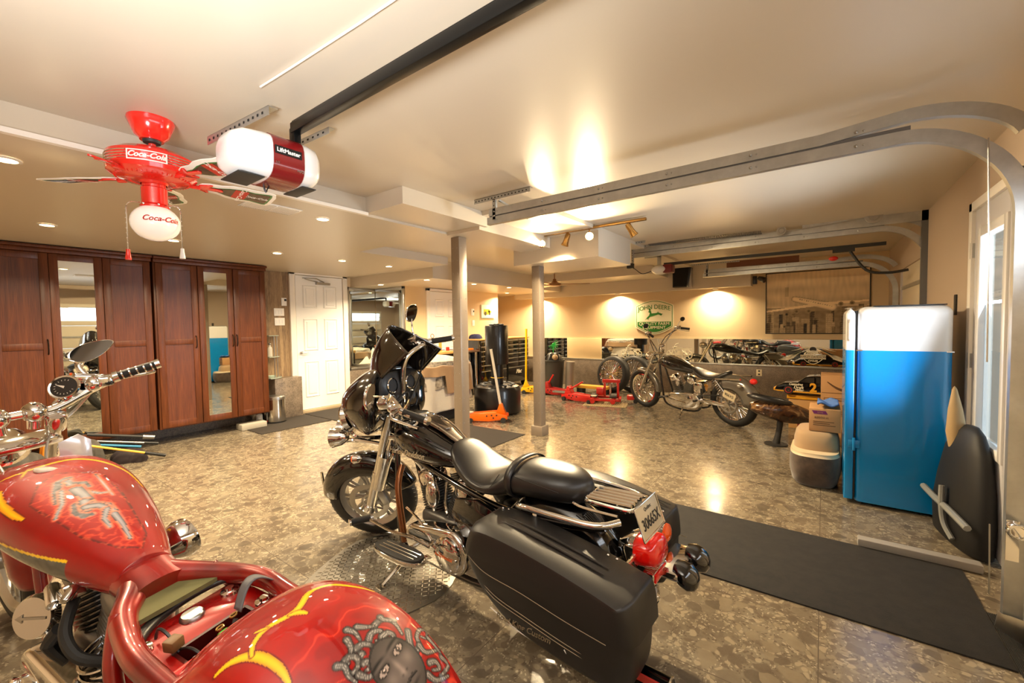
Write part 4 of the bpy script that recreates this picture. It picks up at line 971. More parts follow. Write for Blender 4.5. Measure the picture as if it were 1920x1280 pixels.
# orange jack: front at (-4.28,4.71) rear at (-3.81,5.01)
floor_jack('floor_jack', (-4.33,4.72,0), math.atan2(.30,.50), .62, orange, 'orange floor jack with a tall pale handle in front of the punching bag', (-.16,0.05,.98), pm('pale_grip','cfc6b8',.6), .90, .02)
floor_jack('floor_jack', (-4.62,7.60,0), math.radians(-150), .60, yellow, 'yellow floor jack with its upright yellow handle beside the column', (-.02,.02,1), yellow, 1.16, .022)
floor_jack('floor_jack', (-3.30,7.02,0), math.radians(172), .70, red, 'low red floor jack lying in front of the granite wall right of the column', (1,0,.12) if False else (-.9,0,.5), red, .35)
floor_jack('floor_jack', (-4.05,7.45,0), math.radians(182), .62, pm('dark_red_paint','a01a12',.4), 'red floor jack with raised yoke directly right of the boxed-foot column', (-.5,0,.8), red, .25)
def bike_lift():
    e = empty('motorcycle_lift', (-3.22,7.22,.010), (0,0,math.radians(20)), label='red motorcycle lift with black rubber pads in front of the spoked wheel', cat='motorcycle lift')
    f = MB(); f.box((-.30,-.20,.04),(.30,-.15,.08)).box((-.30,.15,.04),(.30,.20,.08)).box((-.30,-.2,.04),(-.25,.2,.08)).box((.25,-.2,.04),(.30,.2,.08)); f.build('base_frame', red, e, bevel=.005)
    p = MB(); p.box((-.24,-.17,.10),(-.12,.17,.13)); p.box((.10,-.17,.10),(.22,.17,.13)); p.build('rubber_pad', dark, e, bevel=.006)
    g = MB()
    for x in (-.20,.16):
        for y in (-.22,.22): g.lathe([(.001,-.03),(.045,-.03),(.045,.03),(.001,.03)],frame((x,y,.045),(1,0,0),(0,1,0)),16)
    g.build('roller', red, e)
    u = MB(); u.box((-.02,.10,.08),(.02,.14,.36)).box((.22,.10,.08),(.26,.14,.36)).box((-.04,.09,.34),(.28,.15,.40)); u.build('upright_bracket', red, e, bevel=.006)
    MB().box((-.15,.06,.10),(-.02,.18,.24)).build('pump_block', red, e, bevel=.01)
    MB().box((.40,-.06,.05),(.60,.06,.14)).build('red_end_block', red, e, bevel=.02); MB().lathe([(.001,-.02),(.04,-.02),(.04,.02),(.001,.02)],frame((.55,-.08,.04),(1,0,0),(0,1,0)),16).build('wheel', dark, e)
    MB().cyl((.10,.12,.12),(.10,.12,.32),.02,12).build('hydraulic_ram', chrome, e)
bike_lift()
o = MB().box((-.35,-.05,0),(.30,.05,.03)).build('steel_bar', satin, bevel=.004); o.location = (-3.95,7.22,.10); tag(o,'flat dark steel bar lying among the red jacks','bar')
o = MB().box((-.35,-.10,0),(.35,.10,.06)).build('plank', pm('yellow_wood','d0982f',.6), bevel=.004); o.location = (-3.85,8.05,.10); tag(o,'yellowish wooden plank resting behind the red jacks','plank')
MB().box((-.33,-.08,-.10),(-.2,.08,0)).build('foot_block', dark, o); MB().box((.2,-.08,-.10),(.33,.08,0)).build('foot_block', dark, o)
lt = MB().box((0,0,0),(.75,.45,.004)).build('pegged_mat', pm('pale_speckled_mat','a08a62',.8), bevel=.001); lt.location = (-3.42,6.72,.0005); lt.rotation_euler = (0,0,.25)
pg = MB()
for i in range(22):
    for j in range(12): pg.cyl((.02+i*.034,.02+j*.036,.004),(.02+i*.034,.02+j*.036,.009),.006,5)
po_ = pg.build('peg_texture', pm('pale_pegs','cbb98f',.7), lt); po_['kind']='stuff'; tag(lt,'pale perforated mat on the floor under the motorcycle lift','mat')
# ================= WHEEL, BIN =================
def spoke_wheel(R, W_, nsp, rim_r, parent, T=I4, tyre_m=rubber, rim_m=chrome, hubr=.035, names=('tyre','rim','spoke','hub')):
    """axis along local z, centred at origin"""
    t = MB(); secs = []
    prof = []; h = W_/2; th = R-rim_r
    for k in range(16):
        a = math.pi*k/15; prof.append((rim_r+th*math.sin(a)**.75*1.0, -h*math.cos(a)*1.0))
    t.lathe([(rim_r-.005,-h*.7)]+prof+[(rim_r-.005,h*.7)],T,64,False); to = t.build(names[0], tyre_m, parent)
    r = MB(); r.lathe([(rim_r+.008,-h*.82),(rim_r-.006,-h*.86),(rim_r-.014,-h*.6),(rim_r-.028,-h*.35),(rim_r-.028,h*.35),(rim_r-.014,h*.6),(rim_r-.006,h*.86),(rim_r+.008,h*.82)],T,64,False); r.build(names[1], rim_m, parent)
    s = MB(); rr = rim_r-.024
    for k in range(nsp):
        a = 2*math.pi*k/nsp; sd = (-1)**k; a2 = a+.22*(1 if (k//2)%2 else -1)
        s.tube([T @ Vector((hubr*math.cos(a2),hubr*math.sin(a2),sd*W_*.32)),T @ Vector((rr*math.cos(a),rr*math.sin(a),sd*.008))],.0060,6)
    so_ = s.build(names[2], rim_m, parent)
    hb = MB(); hb.lathe([(.001,-W_*.5),(hubr*.5,-W_*.5),(hubr*.6,-W_*.38),(hubr*1.1,-W_*.36),(hubr*1.1,-W_*.28),(hubr*.7,-W_*.2),(hubr*.7,W_*.2),(hubr*1.1,W_*.28),(hubr*1.1,W_*.36),(hubr*.6,W_*.38),(hubr*.5,W_*.5),(.001,W_*.5)],T,28); hb.build(names[3], rim_m, parent)
we = empty('spoked_wheel', (-3.52,8.35,.385), label='loose wire-spoked wheel with a fat tyre leaning against the granite wall', cat='wheel')
we.rotation_euler = (math.radians(82),0,math.radians(-14))
spoke_wheel(.385,.20,60,.295,we)
we2 = copy_tree(we); we2.location = (-3.16,8.56,.385); tag(we2,'second loose tyre leaning right behind the wire-spoked wheel'); we2.rotation_euler = (math.radians(80),0,math.radians(-8))
bn = empty('waste_bin', (-4.60,7.72,0), label='dark grey round bin with a black bag in front of the low mirror', cat='bin')
MB().lathe([(.001,0),(.19,0),(.235,.66),(.25,.67),(.25,.70),(.225,.70),(.18,.03),(.001,.03)],I4,40).build('body', pm('dark_grey_plastic','3a372f',.5), bn); 
bgl = lump('bag_liner', (0,0,.60),(.20,.20,.24),pm('black_bag','0c0b0b',.4),None,None,23); bgl.parent = bn
cyl_ = tag(MB().lathe([(.001,0),(.09,0),(.09,.66),(.001,.66)],TR(rot=(0,math.radians(4),0)),28).build('mesh_basket', pm('silver_mesh','9b9284',.5,.6)), 'tall silver mesh basket right of the dark grey bin','basket'); cyl_.location = (-4.27,7.80,0.006)
o = MB().sphere((0,0,0),.06,18,12).build('ball', pm('tan_ball','a58a66',.6)); o.location = (-4.44,7.53,.765); tag(o,'small tan ball cap resting on the rim of the dark grey bin','ball')
gp = empty('green_fan_rake', (-4.88,8.2,1.0), label='bright green spiky plastic piece hanging by the yellow handle', cat='hanging plastic piece'); q = MB()
for k in range(9):
    a = -2.6+k*.42; q.tube([(0,0,0),(.14*math.cos(a),.01,.14*math.sin(a))],[.012,.004],6)
q.build('spikes', pm('bright_green','27b24a',.4), gp); MB().sphere((0,0,0),.025,12,8).build('hub', pm('bright_green','27b24a',.4), gp)
MB().cyl((0,0,0),(0,0,-1.0),.008,8).build('stem', pm('bright_green','27b24a',.4), gp)
# ================= FRIDGE =================
blue = pm('bright_blue_enamel','0084cc',.22,0,coat=.6); wf = pm('fridge_white_enamel','dddcda',.22,0,coat=.6)
def fridge():
    x0,y0 = .212,4.22; W,D,H = .535,.62,1.52; e = empty('fridge', (x0,y0,.025), label='tall retro fridge, bright blue with a white top, its door side edge-on', cat='fridge')
    def shell(name, za, zb, mat, par, x_a, x_b, r0, r1, roundtop):
        # superellipse plan lofted in z with top rounding
        secs = []; cx = (x_a+x_b)/2; hx = (x_b-x_a)/2; hy = D/2
        zs = [za+(zb-za)*k/6 for k in range(7)] if not roundtop else [za,za+.1,(za+zb)/2]+[zb-.06+.06*math.sin(math.pi/2*k/8) for k in range(9)]
        for z in zs:
            sh = 0
            if roundtop and z > zb-.06: sh = .06*(1-math.sqrt(max(0,1-((z-(zb-.06))/.06)**2)))
            ring = []
            for k in range(48):
                t = 2*math.pi*k/48; c,s = math.cos(t),math.sin(t); q = 14
                ring.append(Vector((cx+(hx-sh)*math.copysign(abs(c)**(2/q),c), hy+(hy-sh)*math.copysign(abs(s)**(2/q),s), z)))
            secs.append(ring)
        return MB().loft(secs).build(name, mat, par, angle=50)
    shell('body', 0, 1.185, blue, e, 0, W, 0,0, False)
    shell('top_body', 1.185, H, wf, e, 0, W, 0,0, True)
    d = shell('door', .01, 1.185, blue, e, -.066, -.006, 0,0, False); d2 = shell('top_door', 1.185, H-.004, wf, e, -.066, -.006, 0,0, True)
    MB().box((-.002,.003,1.180),(W+.001,.006,1.188)).build('trim_line', chrome, e)
    g = MB(); g.box((-.012,.02,.02),(.004,D-.02,H-.03)); g.build('door_gasket', plastic, e)
    h = MB(); h.box((-.045,-.016,1.25),(-.018,.0,1.42)).box((-.05,-.03,1.27),(-.035,-.012,1.40)); h.build('handle', wf, d2, bevel=.005)
    hh = MB(); hh.cyl((-.006,-.008,.40),(-.006,-.008,.50),.009,12).box((-.04,-.006,.42),(.03,-.001,.48)); hh.build('hinge', blue, d, bevel=.002)
    lb = MB()
    for x in (.04,W-.04):
        for y in (.05,D-.05): lb.cyl((x,y,-.025),(x,y,.0),.02,12)
    lb.build('foot', plastic, e)
    MB().box((.10,.03,H-.001),(.5,.25,H+.006)).build('top_tray', dark, e, bevel=.002)
fridge()
bx = pm('cardboard','b98b5c',.75); bxd = pm('cardboard_print','5b3d24',.7)
def carton(name, loc, dims, label, rot=0, mat=bx):
    o = MB().box((0,0,0),dims).build(name, mat, bevel=.004); o.location = loc; o.rotation_euler = (0,0,rot); tag(o,label,'box')
    MB().box((dims[0]*.47,-.001,dims[2]-.0),(dims[0]*.53,dims[1],dims[2]+.001)).build('tape', pm('tape','a27a4a',.3), o); return o
b1 = carton('cardboard_box', (-.01,6.10,.33), (.50,.42,.47), 'cardboard carton with a curved dark smile print beside the toy race car')
q = MB(); q.tube([(.06,-.002,.40),(.15,-.002,.33),(.26,-.002,.30),(.38,-.002,.32)],[.004,.012,.014,.006],6,5); q.box((.01,-.002,.27),(.49,-.0005,.275)); q.build('smile_print', bxd, b1)
q = MB(); q.box((.03,-.002,.03),(.24,-.0005,.035)).box((.03,-.002,.21),(.24,-.0005,.215)).box((.03,-.002,.03),(.035,-.0005,.215)).box((.235,-.002,.03),(.24,-.0005,.215)); q.build('printed_square', bxd, b1)
text('printed_lettering','Home Depot',.03,frame((.14,-.002,.19),(1,0,0),(0,-1,0)),bxd,b1,.0005); text('printed_lettering','MOVING BOX',.026,frame((.14,-.002,.06),(1,0,0),(0,-1,0)),bxd,b1,.0005)
b0 = carton('cardboard_box', (-.01,6.10,0), (.50,.42,.328), 'plain cardboard carton on the floor under the one with the curved print')
pal = empty('yellow_wooden_crate', (-.36,6.78,0), label='yellow-edged wooden crate under the toy race car', cat='crate')
yw = pm('yellow_edge_paint','e8a51c',.5); wd = pm('pale_plywood','c99a5e',.6)
MB().box((0,0,.0),(.60,.40,.40)).build('box_body', wd, pal, bevel=.004); MB().box((-.02,-.02,.40),(.64,.42,.455)).build('lid', yw, pal, bevel=.006)
MB().box((.10,-.006,.02),(.26,.0,.20)).build('dark_opening', pm('orange_black_print','7a2414',.6), pal)
def race_car():
    e = empty('toy_race_car', (-.50,6.88,.47), (0,0,math.radians(-6)), label='black and yellow stock race car model number 2 standing on the crate', cat='model car')
    body = [(-.0,.05),(.02,.10),(.10,.145),(.25,.155),(.34,.235),(.44,.25),(.58,.245),(.70,.17),(.86,.15),(.88,.06),(.86,.03),(.04,.03)]
    b = MB(); secs = []
    for y,s in ((-.15,.90),(-.165,1.0),(.165,1.0),(.15,.90)):
        secs.append([Vector((x,y,(z-.03)*s+.03)) for x,z in body])
    b.loft(secs); b.build('body', blackp, e, bevel=.006)
    MB().prism([(.0,.045),(.88,.045),(.88,.03),(.04,.03)],-.17,.17,frame((0,0,0),(1,0,0),(0,-1,0))).build('yellow_skirt', yw, e)
    MB().box((-.02,-.14,.03),(.06,.14,.075)).build('front_bumper', yw, e, bevel=.01)
    MB().prism([(.28,.165),(.35,.225),(.44,.24),(.44,.165)],.166,.168,frame((0,0,0),(1,0,0),(0,-1,0))).build('front_window', pm('smoked_window','2f2b26',.1), e)
    MB().prism([(.46,.165),(.46,.24),(.56,.235),(.66,.175)],.166,.168,frame((0,0,0),(1,0,0),(0,-1,0))).build('rear_window', pm('smoked_window','2f2b26',.1), e)
    for x in (.16,.70):
        for s in (-1,1):
            T = frame((x,s*.15,.055),(1,0,0),(0,s,0)); MB().lathe([(.001,-.02),(.055,-.02),(.06,0),(.055,.022),(.035,.024),(.001,.018)],T,24).build('wheel', rubber, e); MB().torus(.036,.004,T @ TR((0,0,.023)),20,6).build('red_ring', red, e)
    text('number','2',.15,frame((.43,-.169,.10),(1,0,0),(0,-1,0)),yw,e,.001,0,.006); text('lettering','Genuine',.045,frame((.24,-.168,.135),(1,0,0),(0,-1,0)),pm('white_vinyl','f0e6cc',.5),e,.001,.2,.001)
    text('lettering','Draft',.05,frame((.27,-.169,.095),(1,0,0),(0,-1,0)),pm('white_vinyl','f0e6cc',.5),e,.001,.2,.001); text('lettering','Miller',.04,frame((.28,-.169,.06),(1,0,0),(0,-1,0)),pm('white_vinyl','f0e6cc',.5),e,.001,.2,.001)
race_car()
# armchair-like upholstered seat with cartons beside the fridge
suede = pm('brown_suede','5a4740',.9,0,sheen=.4); setc(suede, ramp(suede, noise(suede, coords(suede), 9, 5, .7), [(.3,'33261f'),(.7,'5a483b')])); tans = pm('tan_suede','a88a66',.85,0,sheen=.4)
def pouf():
    e = empty('upholstered_seat', (-.065,4.62,0), label='low brown upholstered seat with a cream band next to the blue fridge', cat='seat')
    secs = []
    for z,s in ((.0,.80),(.03,.9),(.12,1.0),(.22,1.0),(.27,.97)): secs.append(sect((.02,.10,z),(1,0,0),(0,1,0),.19*s,.33*s,40,3.2))
    MB().loft(secs).build('base_cushion', suede, e, angle=60)
    secs = []
    for z,s in ((.27,.97),(.285,.93),(.30,.93)): secs.append(sect((.02,.10,z),(1,0,0),(0,1,0),.19*s,.33*s,40,3.2))
    MB().loft(secs).build('cream_band', pm('cream_leather','d8c3a2',.4), e, angle=60)
    secs = []
    for z,s in ((.30,.93),(.36,.92),(.42,.86),(.455,.74),(.46,.5)): secs.append(sect((.03,.16,z),(1,0,0),(0,1,0),.185*s,.27*s,40,3.0))
    MB().loft(secs).build('seat_cushion', tans, e, angle=60)
pouf()
b2 = carton('cardboard_box', (-.10,4.66,.462), (.30,.34,.27) if False else (.225,.34,.20), 'cardboard carton with a purple label lying on the brown upholstered seat')
b2.location = (-.09,4.60,.462)
q = MB(); q.prism([(.02,.185),(.12,.185),(.135,.155),(.035,.155)],0,.001,frame((0,0,0),(1,0,0),(0,-1,0))); q.build('purple_label', pm('purple_print','7a2a6a',.5), b2)
text('printed_lettering','#30/52 ct',.026,frame((.09,-.0012,.125),(1,0,0),(0,-1,0)),bxd,b2,.0004); text('printed_lettering','Sylvie',.018,frame((.08,-.0014,.170),(1,0,0),(0,-1,0)),bx,b2,.0006)
q = MB(); 
for i,w_ in enumerate((.15,.12,.16)): q.box((.03,-.0012,.085-i*.016),(.03+w_,0,.091-i*.016))
q.build('printed_lines', bxd, b2)
clb = MB(); clb.sheet(lambda u,v: Vector((u*.15, v*.30, .018+.014*math.sin(7*u+3*v)+.01*math.sin(13*v))),24,24); co = clb.build('folded_cloth', pm('blue_violet_cloth','4a6fb0',.8), solid=.012, angle=80); co.location = (-.03,4.62,.682); tag(co,'blue and violet cloth on top of the carton next to the fridge','cloth')
# brown leather rounded seat on one dark leg
def stool():
    e = empty('leather_stool', (-.40,5.78,0), (0,0,.35), label='dark brown glossy leather boat-shaped stool in front of the toy race car', cat='stool')
    bl = pm('brown_glossy_leather','3d2415',.2,0,coat=.5); setc(bl, ramp(bl, noise(bl, coords(bl), 6, 4, .6, 2.0), [(.35,'24130b'),(.55,'4d2f1b'),(.72,'a88252')]))
    secs = []
    for t in [k/14 for k in range(15)]:
        x = -.30+.66*t; s = math.sin(math.pi*min(1,.06+t*.88))**.6; secs.append(sect((x,0,.44-.10*t),(0,1,0),(0,0,1),.17*s,.12*s,24,2.4))
    MB().loft(secs).build('leather_seat', bl, e, angle=60)
    b = MB(); b.torus(.16,.028,TR((-.1,0,.53),(0,.2,0),(1.3,.8,1)),36,10); b.build('rim_pad', leather, e)
    MB().tube([(.02,0,.33),(.0,0,.15),(-.03,0,0)],[.035,.03,.04],12).build('leg', dark, e); MB().lathe([(.001,0),(.12,0),(.12,.012),(.001,.02)],TR((-.03,0,0)),24).build('foot_plate', dark, e)
stool()
# black bag with grey straps between fridge and entry door
def tall_bag():
    e = empty('golf_bag', (.735,3.86,0), (0,0,.2), label='dark upright bag with crossed grey straps between the fridge and glazed door', cat='bag')
    db = pm('black_nylon','0c0b0d',.6,0); secs = []
    for z,s,dx in ((0,.75,0),(.02,.95,0),(.2,1,0),(.4,.9,.01),(.6,.72,.02),(.72,.45,.03),(.76,.2,.04)): secs.append(sect((dx,0,z),(1,0,0),(0,1,0),.085*s,.30*s,28,2.4))
    MB().loft(secs).build('bag_body', db, e, angle=60)
    gs = pm('grey_strap','8d8f8c',.45,.3)
    MB().tube([(-.088,-.28,.20),(-.100,-.1,.235),(-.100,.1,.25),(-.09,.28,.26)],.020,8,5).build('strap', gs, e)
    MB().tube([(-.100,.0,.36),(-.108,-.02,.24),(-.105,-.05,.13),(-.09,-.12,.06)],.016,8,5).build('strap', gs, e)
    MB().lathe([(.04,0),(.05,.1),(.035,.25),(.012,.38),(.001,.40)],frame((.0,.08,.60),(1,0,0),(0,.12,1)),20).build('club_cover', pm('tan_suede2','b09468',.7), e)
tall_bag()
rc = plate('door_chime', XR, 4.72, 1.55, .05,.16, 'small black wireless remote fixed to the wall right of the fridge top', 'remote', dark); rc.rotation_euler = (0,0,math.pi)
# ================= COVERED HEAP =================
def heap():
    cx,cy = -5.12,4.62
    e = empty('covered_seat_stack', (cx,cy,0), label='stack draped with a white sheet and plaid blankets behind the black motorcycle', cat='covered stack')
    from mathutils import noise as mn
    sheetm = pm('white_crumpled_sheet','c9bfb0',.85,0); bump(sheetm, noise(sheetm, coords(sheetm), 14, 6, .7, 1.5), .5,.02)
    def cloth(name, m, a, b_, ztop, zbot, amp, sd, lim=None, off=(0,0), q=3.2, cut=None):
        mb = MB()
        def f(u,v):
            t = 2*math.pi*u; c,s = math.cos(t),math.sin(t); s1 = min(1,v/.42); drop = max(0,(v-.42)/.58)
            kx = math.copysign(abs(c)**(2/q),c); ky = math.copysign(abs(s)**(2/q),s)
            r = s1**.85
            fold = amp*drop*(math.sin(t*9+sd)+.6*math.sin(t*15+2*sd))
            zb = zbot+(cut(t) if cut else 0)
            x = (a*r*kx)*(1+.05*drop)+fold*c; y = (b_*r*ky)*(1+.05*drop)+fold*s
            z = ztop-.05*r*r-(drop**1.1)*(ztop-.05-zb)+.03*mn.noise(Vector((x*4,y*4,sd)))*(1-drop*.5)
            return Vector((x+off[0],y+off[1],max(z,.01)))
        mb.sheet(f,120,44); return mb.build(name, m, e, angle=80, solid=.008)
    MB().box((-.5,-.5,0),(.5,.45,.30)).build('stack_base', dark, e, bevel=.03)
    cloth('white_sheet', sheetm, .56,.60,.80,.10,.028,1.3, cut=lambda t:.10+.08*math.sin(t*2))
    pl = pm('plaid_blanket','8d8070',.9,0,sheen=.3); N,L,b = nodes(pl); wv = N.new('ShaderNodeTexChecker'); wv.inputs['Scale'].default_value = 9; wv.inputs[1].default_value = (*lin('a79a86'),1); wv.inputs[2].default_value = (*lin('746a5e'),1); L.new(coords(pl,(1,1,1)),wv.inputs['Vector']); setc(pl, mix(pl,.5,wv.outputs[0], ramp(pl, noise(pl,coords(pl),30,3),[(.4,'6b6156'),(.6,'a89c8c')])))
    cloth('grey_blanket', pl, .55,.57,.86,.55,.02,2.7, cut=lambda t:.05*math.sin(t*3)+(.0 if math.cos(t-.2)>.2 else .14))
    br = pm('brown_moving_blanket','9a7a58',.9,0,sheen=.3)
    cloth('brown_blanket', br, .60,.60,.90,.66,.02,4.1, off=(.02,.03), cut=lambda t:(-.22 if math.cos(t-.35)>.86 else .05))
    cloth('plaid_blanket', pl, .56,.55,.965,.80,.015,5.6, off=(.02,.05), cut=lambda t:(-.1 if math.cos(t-.4)>.8 else .04))
    MB().torus(.06,.008,frame((.50,-.42,.16),(1,0,0),(.5,-1,0)),20,6).build('wire_loop', dark, e)
heap()
# ================= MOTORCYCLE PARTS =================
def fin_cylinder(T, w, d, h, n, parent, mat_f, mat_h, head=True):
    """finned cylinder along local z"""
    b = MB(); b.T = T
    for i in range(n):
        z = h*i/n; s = 1-.18*abs(i/n-.4); b.loft([sect((0,0,z+dz),(1,0,0),(0,1,0),w*s*k,d*s*k,20,3.2) for dz,k in ((0,.94),(.002,1),(h/n*.42,1),(h/n*.42+.002,.94))])
    b.build('cylinder_fins', mat_f, parent, angle=50)
    c = MB(); c.T = T; c.cyl((0,0,0),(0,0,h),min(w,d)*.8,24); 
    c.build('cylinder_barrel', dark, parent)
    if head:
        g = MB(); g.T = T; g.loft([sect((0,0,h+z),(1,0,0),(0,1,0),w*s,d*s,24,2.8) for z,s in ((0,.9),(.03,.95),(.06,.92),(.085,.78),(.10,.45))]); g.build('rocker_cover', mat_h, parent, angle=50)
        s_ = MB(); s_.T = T
        for a in range(4): s_.cyl((w*.6*(1 if a%2 else -1), d*.6*(1 if a//2 else -1), h+.05),(w*.6*(1 if a%2 else -1), d*.6*(1 if a//2 else -1), h+.092),.009,10)
        s_.build('rocker_bolt', chrome, parent)
def disc_rotor(T, R, parent, n=28):
    b = MB(); b.T = T; b.torus(R*.86,R*.14,I4,56,8,sq=.03); b.torus(R*.35,R*.06,I4,32,6,sq=.2)
    for k in range(6):
        a = k*math.pi/3; b.tube([(R*.38*math.cos(a),R*.38*math.sin(a),0),(R*.75*math.cos(a+.35),R*.75*math.sin(a+.35),0)],.007,6)
    b.build('brake_disc', satin, parent)
def mag_wheel(T, R, W_, parent, rim_m, nsp=9):
    t = MB(); rr = R-.10; h = W_/2; th = .10; prof = [(rr+th*math.sin(math.pi*k/15)**.6, -h*math.cos(math.pi*k/15)) for k in range(16)]
    t.lathe([(rr-.004,-h*.75)]+prof+[(rr-.004,h*.75)],T,72,False); t.build('tyre', rubber, parent)
    g = MB(); 
    for k in range(60):
        a = 2*math.pi*k/60
        for s in (-1,1): g.tube([T @ Vector(((R-.001)*math.cos(a),(R-.001)*math.sin(a),s*h*.1)),T @ Vector(((R-.006)*math.cos(a+.06),(R-.006)*math.sin(a+.06),s*h*.55))],.0022,4)
    g.build('tread_groove', dark, parent)
    r = MB(); r.lathe([(rr+.012,-h*.84),(rr-.0,-h*.9),(rr-.012,-h*.7),(rr-.03,-h*.5),(rr-.032,h*.5),(rr-.012,h*.7),(rr,h*.9),(rr+.012,h*.84)],T,72,False); r.T = T
    for k in range(nsp):
        a = 2*math.pi*k/nsp
        for da in (-.10,.10):
            r.tube([(.035*math.cos(a),.035*math.sin(a),0),((rr-.03)*math.cos(a+da),(rr-.03)*math.sin(a+da),0)],[.012,.010],8)
    r.lathe([(.001,-h*.8),(.03,-h*.8),(.035,-h*.5),(.05,-h*.3),(.05,h*.3),(.035,h*.5),(.03,h*.8),(.001,h*.8)],I4,28); r.build('wheel_rim', rim_m, parent)
def fender(T, R, a0, a1, W_, mat, parent, name='fender', depth=.07, flare=0, n=40, q=2.6, th=.006):
    """T: wheel frame (axis z). angles in wheel plane"""
    b = MB()
    def f(u,v):
        a = a0+(a1-a0)*u; s = -1+2*v; ss = math.copysign(abs(s)**(1.0),s)
        c = math.cos(ss*math.pi/2); lat = math.sin(ss*math.pi/2)*W_/2
        taper = 1-.25*max(0,abs(2*u-1)-.8)/.2
        rad = R-depth*(1-abs(c)**(2/q)) + flare*max(0,u-.8)
        return T @ Vector((rad*math.cos(a), rad*math.sin(a), lat*taper))
    b.sheet(f,n,24); return b.build(name, mat, parent, angle=60, solid=th)
def rod(p, a, b_, r, m, name='rod', seg=12): return MB().cyl(a,b_,r,seg).build(name, m, p)
# ================= BLACK TOURING MOTORCYCLE =================
def touring():
    S = .945
    root = empty('touring_motorcycle', (-.976,1.70,0), (0,0,3.053), label='large black touring motorcycle with fairing and leather saddlebags in the middle foreground', cat='motorcycle')
    root.scale = (S,S,S)
    LEAN = math.radians(1.5)
    # lean to the left (local +y): rotate about x by -lean (z-> y)
    root.rotation_euler = (Matrix.Rotation(3.085,3,'Z') @ Matrix.Rotation(-LEAN,3,'X')).to_euler()
    R = .325
    WR = frame((0,0,R),(1,0,0),(0,1,0))   # wheel frame: local x fwd, local z = +y ; local y = z cross x = (0,1,0)x(1,0,0) = (0,0,-1)
    mag_wheel(WR, R, .15, root, satin)
    # steering assembly
    ax = Vector((-.45,0,.893)); P0 = Vector((1.27,0,.80)); STE = math.radians(38)
    ST = Matrix.Translation(P0) @ Matrix.Rotation(STE,4,ax) @ Matrix.Translation(-P0)
    fx = 1.60
    WF = ST @ frame((fx,0,R),(1,0,0),(0,1,0))
    mag_wheel(WF, R, .125, root, satin)
    for s in (-1,1): disc_rotor(ST @ frame((fx,s*.07,R),(1,0,0),(0,s,0)), .145, root)
    for s in (-1,1):
        c = MB(); c.T = ST; c.cbox((fx-.12,s*.075,R+.04),(.06,.05,.12),(0,.3,0)); c.build('brake_caliper', satin, root, bevel=.012)
    # front fender: angles: local y is down, so top is negative angles
    fender(WF, R+.035, math.radians(-165), math.radians(-8), .175, blackp, root, 'front_fender', .13, n=48)
    f = MB(); f.T = ST; f.tube([(fx+.33,0,.55),(fx+.345,0,.45)],.01,6); f.build('fender_tip', chrome, root)
    t = MB(); t.T = ST
    for s in (-1,1):
        a = Vector((fx-.015,s*.115,R-.03)); b = Vector((1.26,s*.115,1.02)); t.tube([a,a.lerp(b,.42),a.lerp(b,.43)],[.033,.036,.030],20)
        t.lathe([(.001,-.02),(.03,-.015),(.036,0),(.036,.05),(.001,.05)],frame(a,(0,1,0),b-a),20)
    t.build('fork_slider', chrome, root)
    t = MB(); t.T = ST
    for s in (-1,1):
        a = Vector((fx-.015,s*.115,R-.03)); b = Vector((1.26,s*.115,1.02)); t.tube([a.lerp(b,.42),b],.031,20)
        t.tube([a.lerp(b,.25)+Vector((-.03,0,0)),a.lerp(b,.6)+Vector((-.03,0,0))],[.045,.05],16)
    t.build('fork_cover', chrome, root)
    t = MB(); t.T = ST; t.cyl((fx-.01,-.14,R),(fx-.01,.14,R),.012,14); t.cyl((fx-.01,.13,R),(fx-.01,.155,R),.022,6); t.build('front_axle', chrome, root)
    # fairing
    BT = ST @ Matrix.Translation((1.2,0,1.0)) @ Matrix.Rotation(math.radians(-12),4,'X') @ Matrix.Translation((-1.2,0,-1.0))
    # body of the fairing: closed lens-shaped shell, swept back at both ends; turned with the bars
    FT = Matrix.Translation((1.30,0,0)) @ Matrix.Rotation(math.radians(14),4,'Z') @ Matrix.Translation((-1.30,0,0))
    prof = smooth_path([(1.36,.80,0),(1.49,.845,0),(1.60,.955,0),(1.585,1.08,0),(1.45,1.19,0),(1.30,1.255,0),(1.235,1.235,0),(1.25,1.10,0),(1.245,.95,0),(1.28,.84,0),(1.36,.80,0)],5)[:-1]
    pc = (1.38,1.02); secs = []
    for k in range(27):
        y = -.30+.60*k/26; q_ = abs(y)/.302; sc_ = (1-q_**3.2)**.45 if q_ < 1 else .05; bow = .13*(1-q_*q_)-.02
        secs.append([FT @ Vector((pc[0]+(p.x-pc[0])*(sc_ if p.x < pc[0] else 1*sc_)+bow-.03*q_, y, pc[1]+(p.y-pc[1])*sc_+.02*(1-q_))) for p in prof])
    MB().loft(secs).build('fairing_shell', blackp, root, angle=60)
    smk = pm('smoked_screen','17120f',.06,0,coat=1)
    def ws(u,v):
        a = -1+2*u; return FT @ Vector((1.50-.26*a*a-(.17+.02*a*a)*v+.05*math.sin(v*3.1)*(1-a*a), .205*a*(1-.15*v), 1.215+(.325-.17*a*a)*v))
    MB().sheet(ws,40,24).build('windshield', smk, root, solid=.006, angle=60)
    g = MB(); g.tube([ws(k/40,1) for k in range(41)],.006,8); g.tube([ws(0,k/10) for k in range(11)],.006,8); g.tube([ws(1,k/10) for k in range(11)],.006,8); g.build('windshield_trim', blackp, root)
    secs = []
    for x_,k_ in ((1.30,1),(1.27,1),(1.262,.94)): secs.append([FT @ p for p in sect((x_-.0,0,1.12),(0,1,0),(.0,0,1),.205*k_,.125*k_,36,3.4)])
    MB().loft(secs).build('inner_fairing', plastic, root, angle=50)
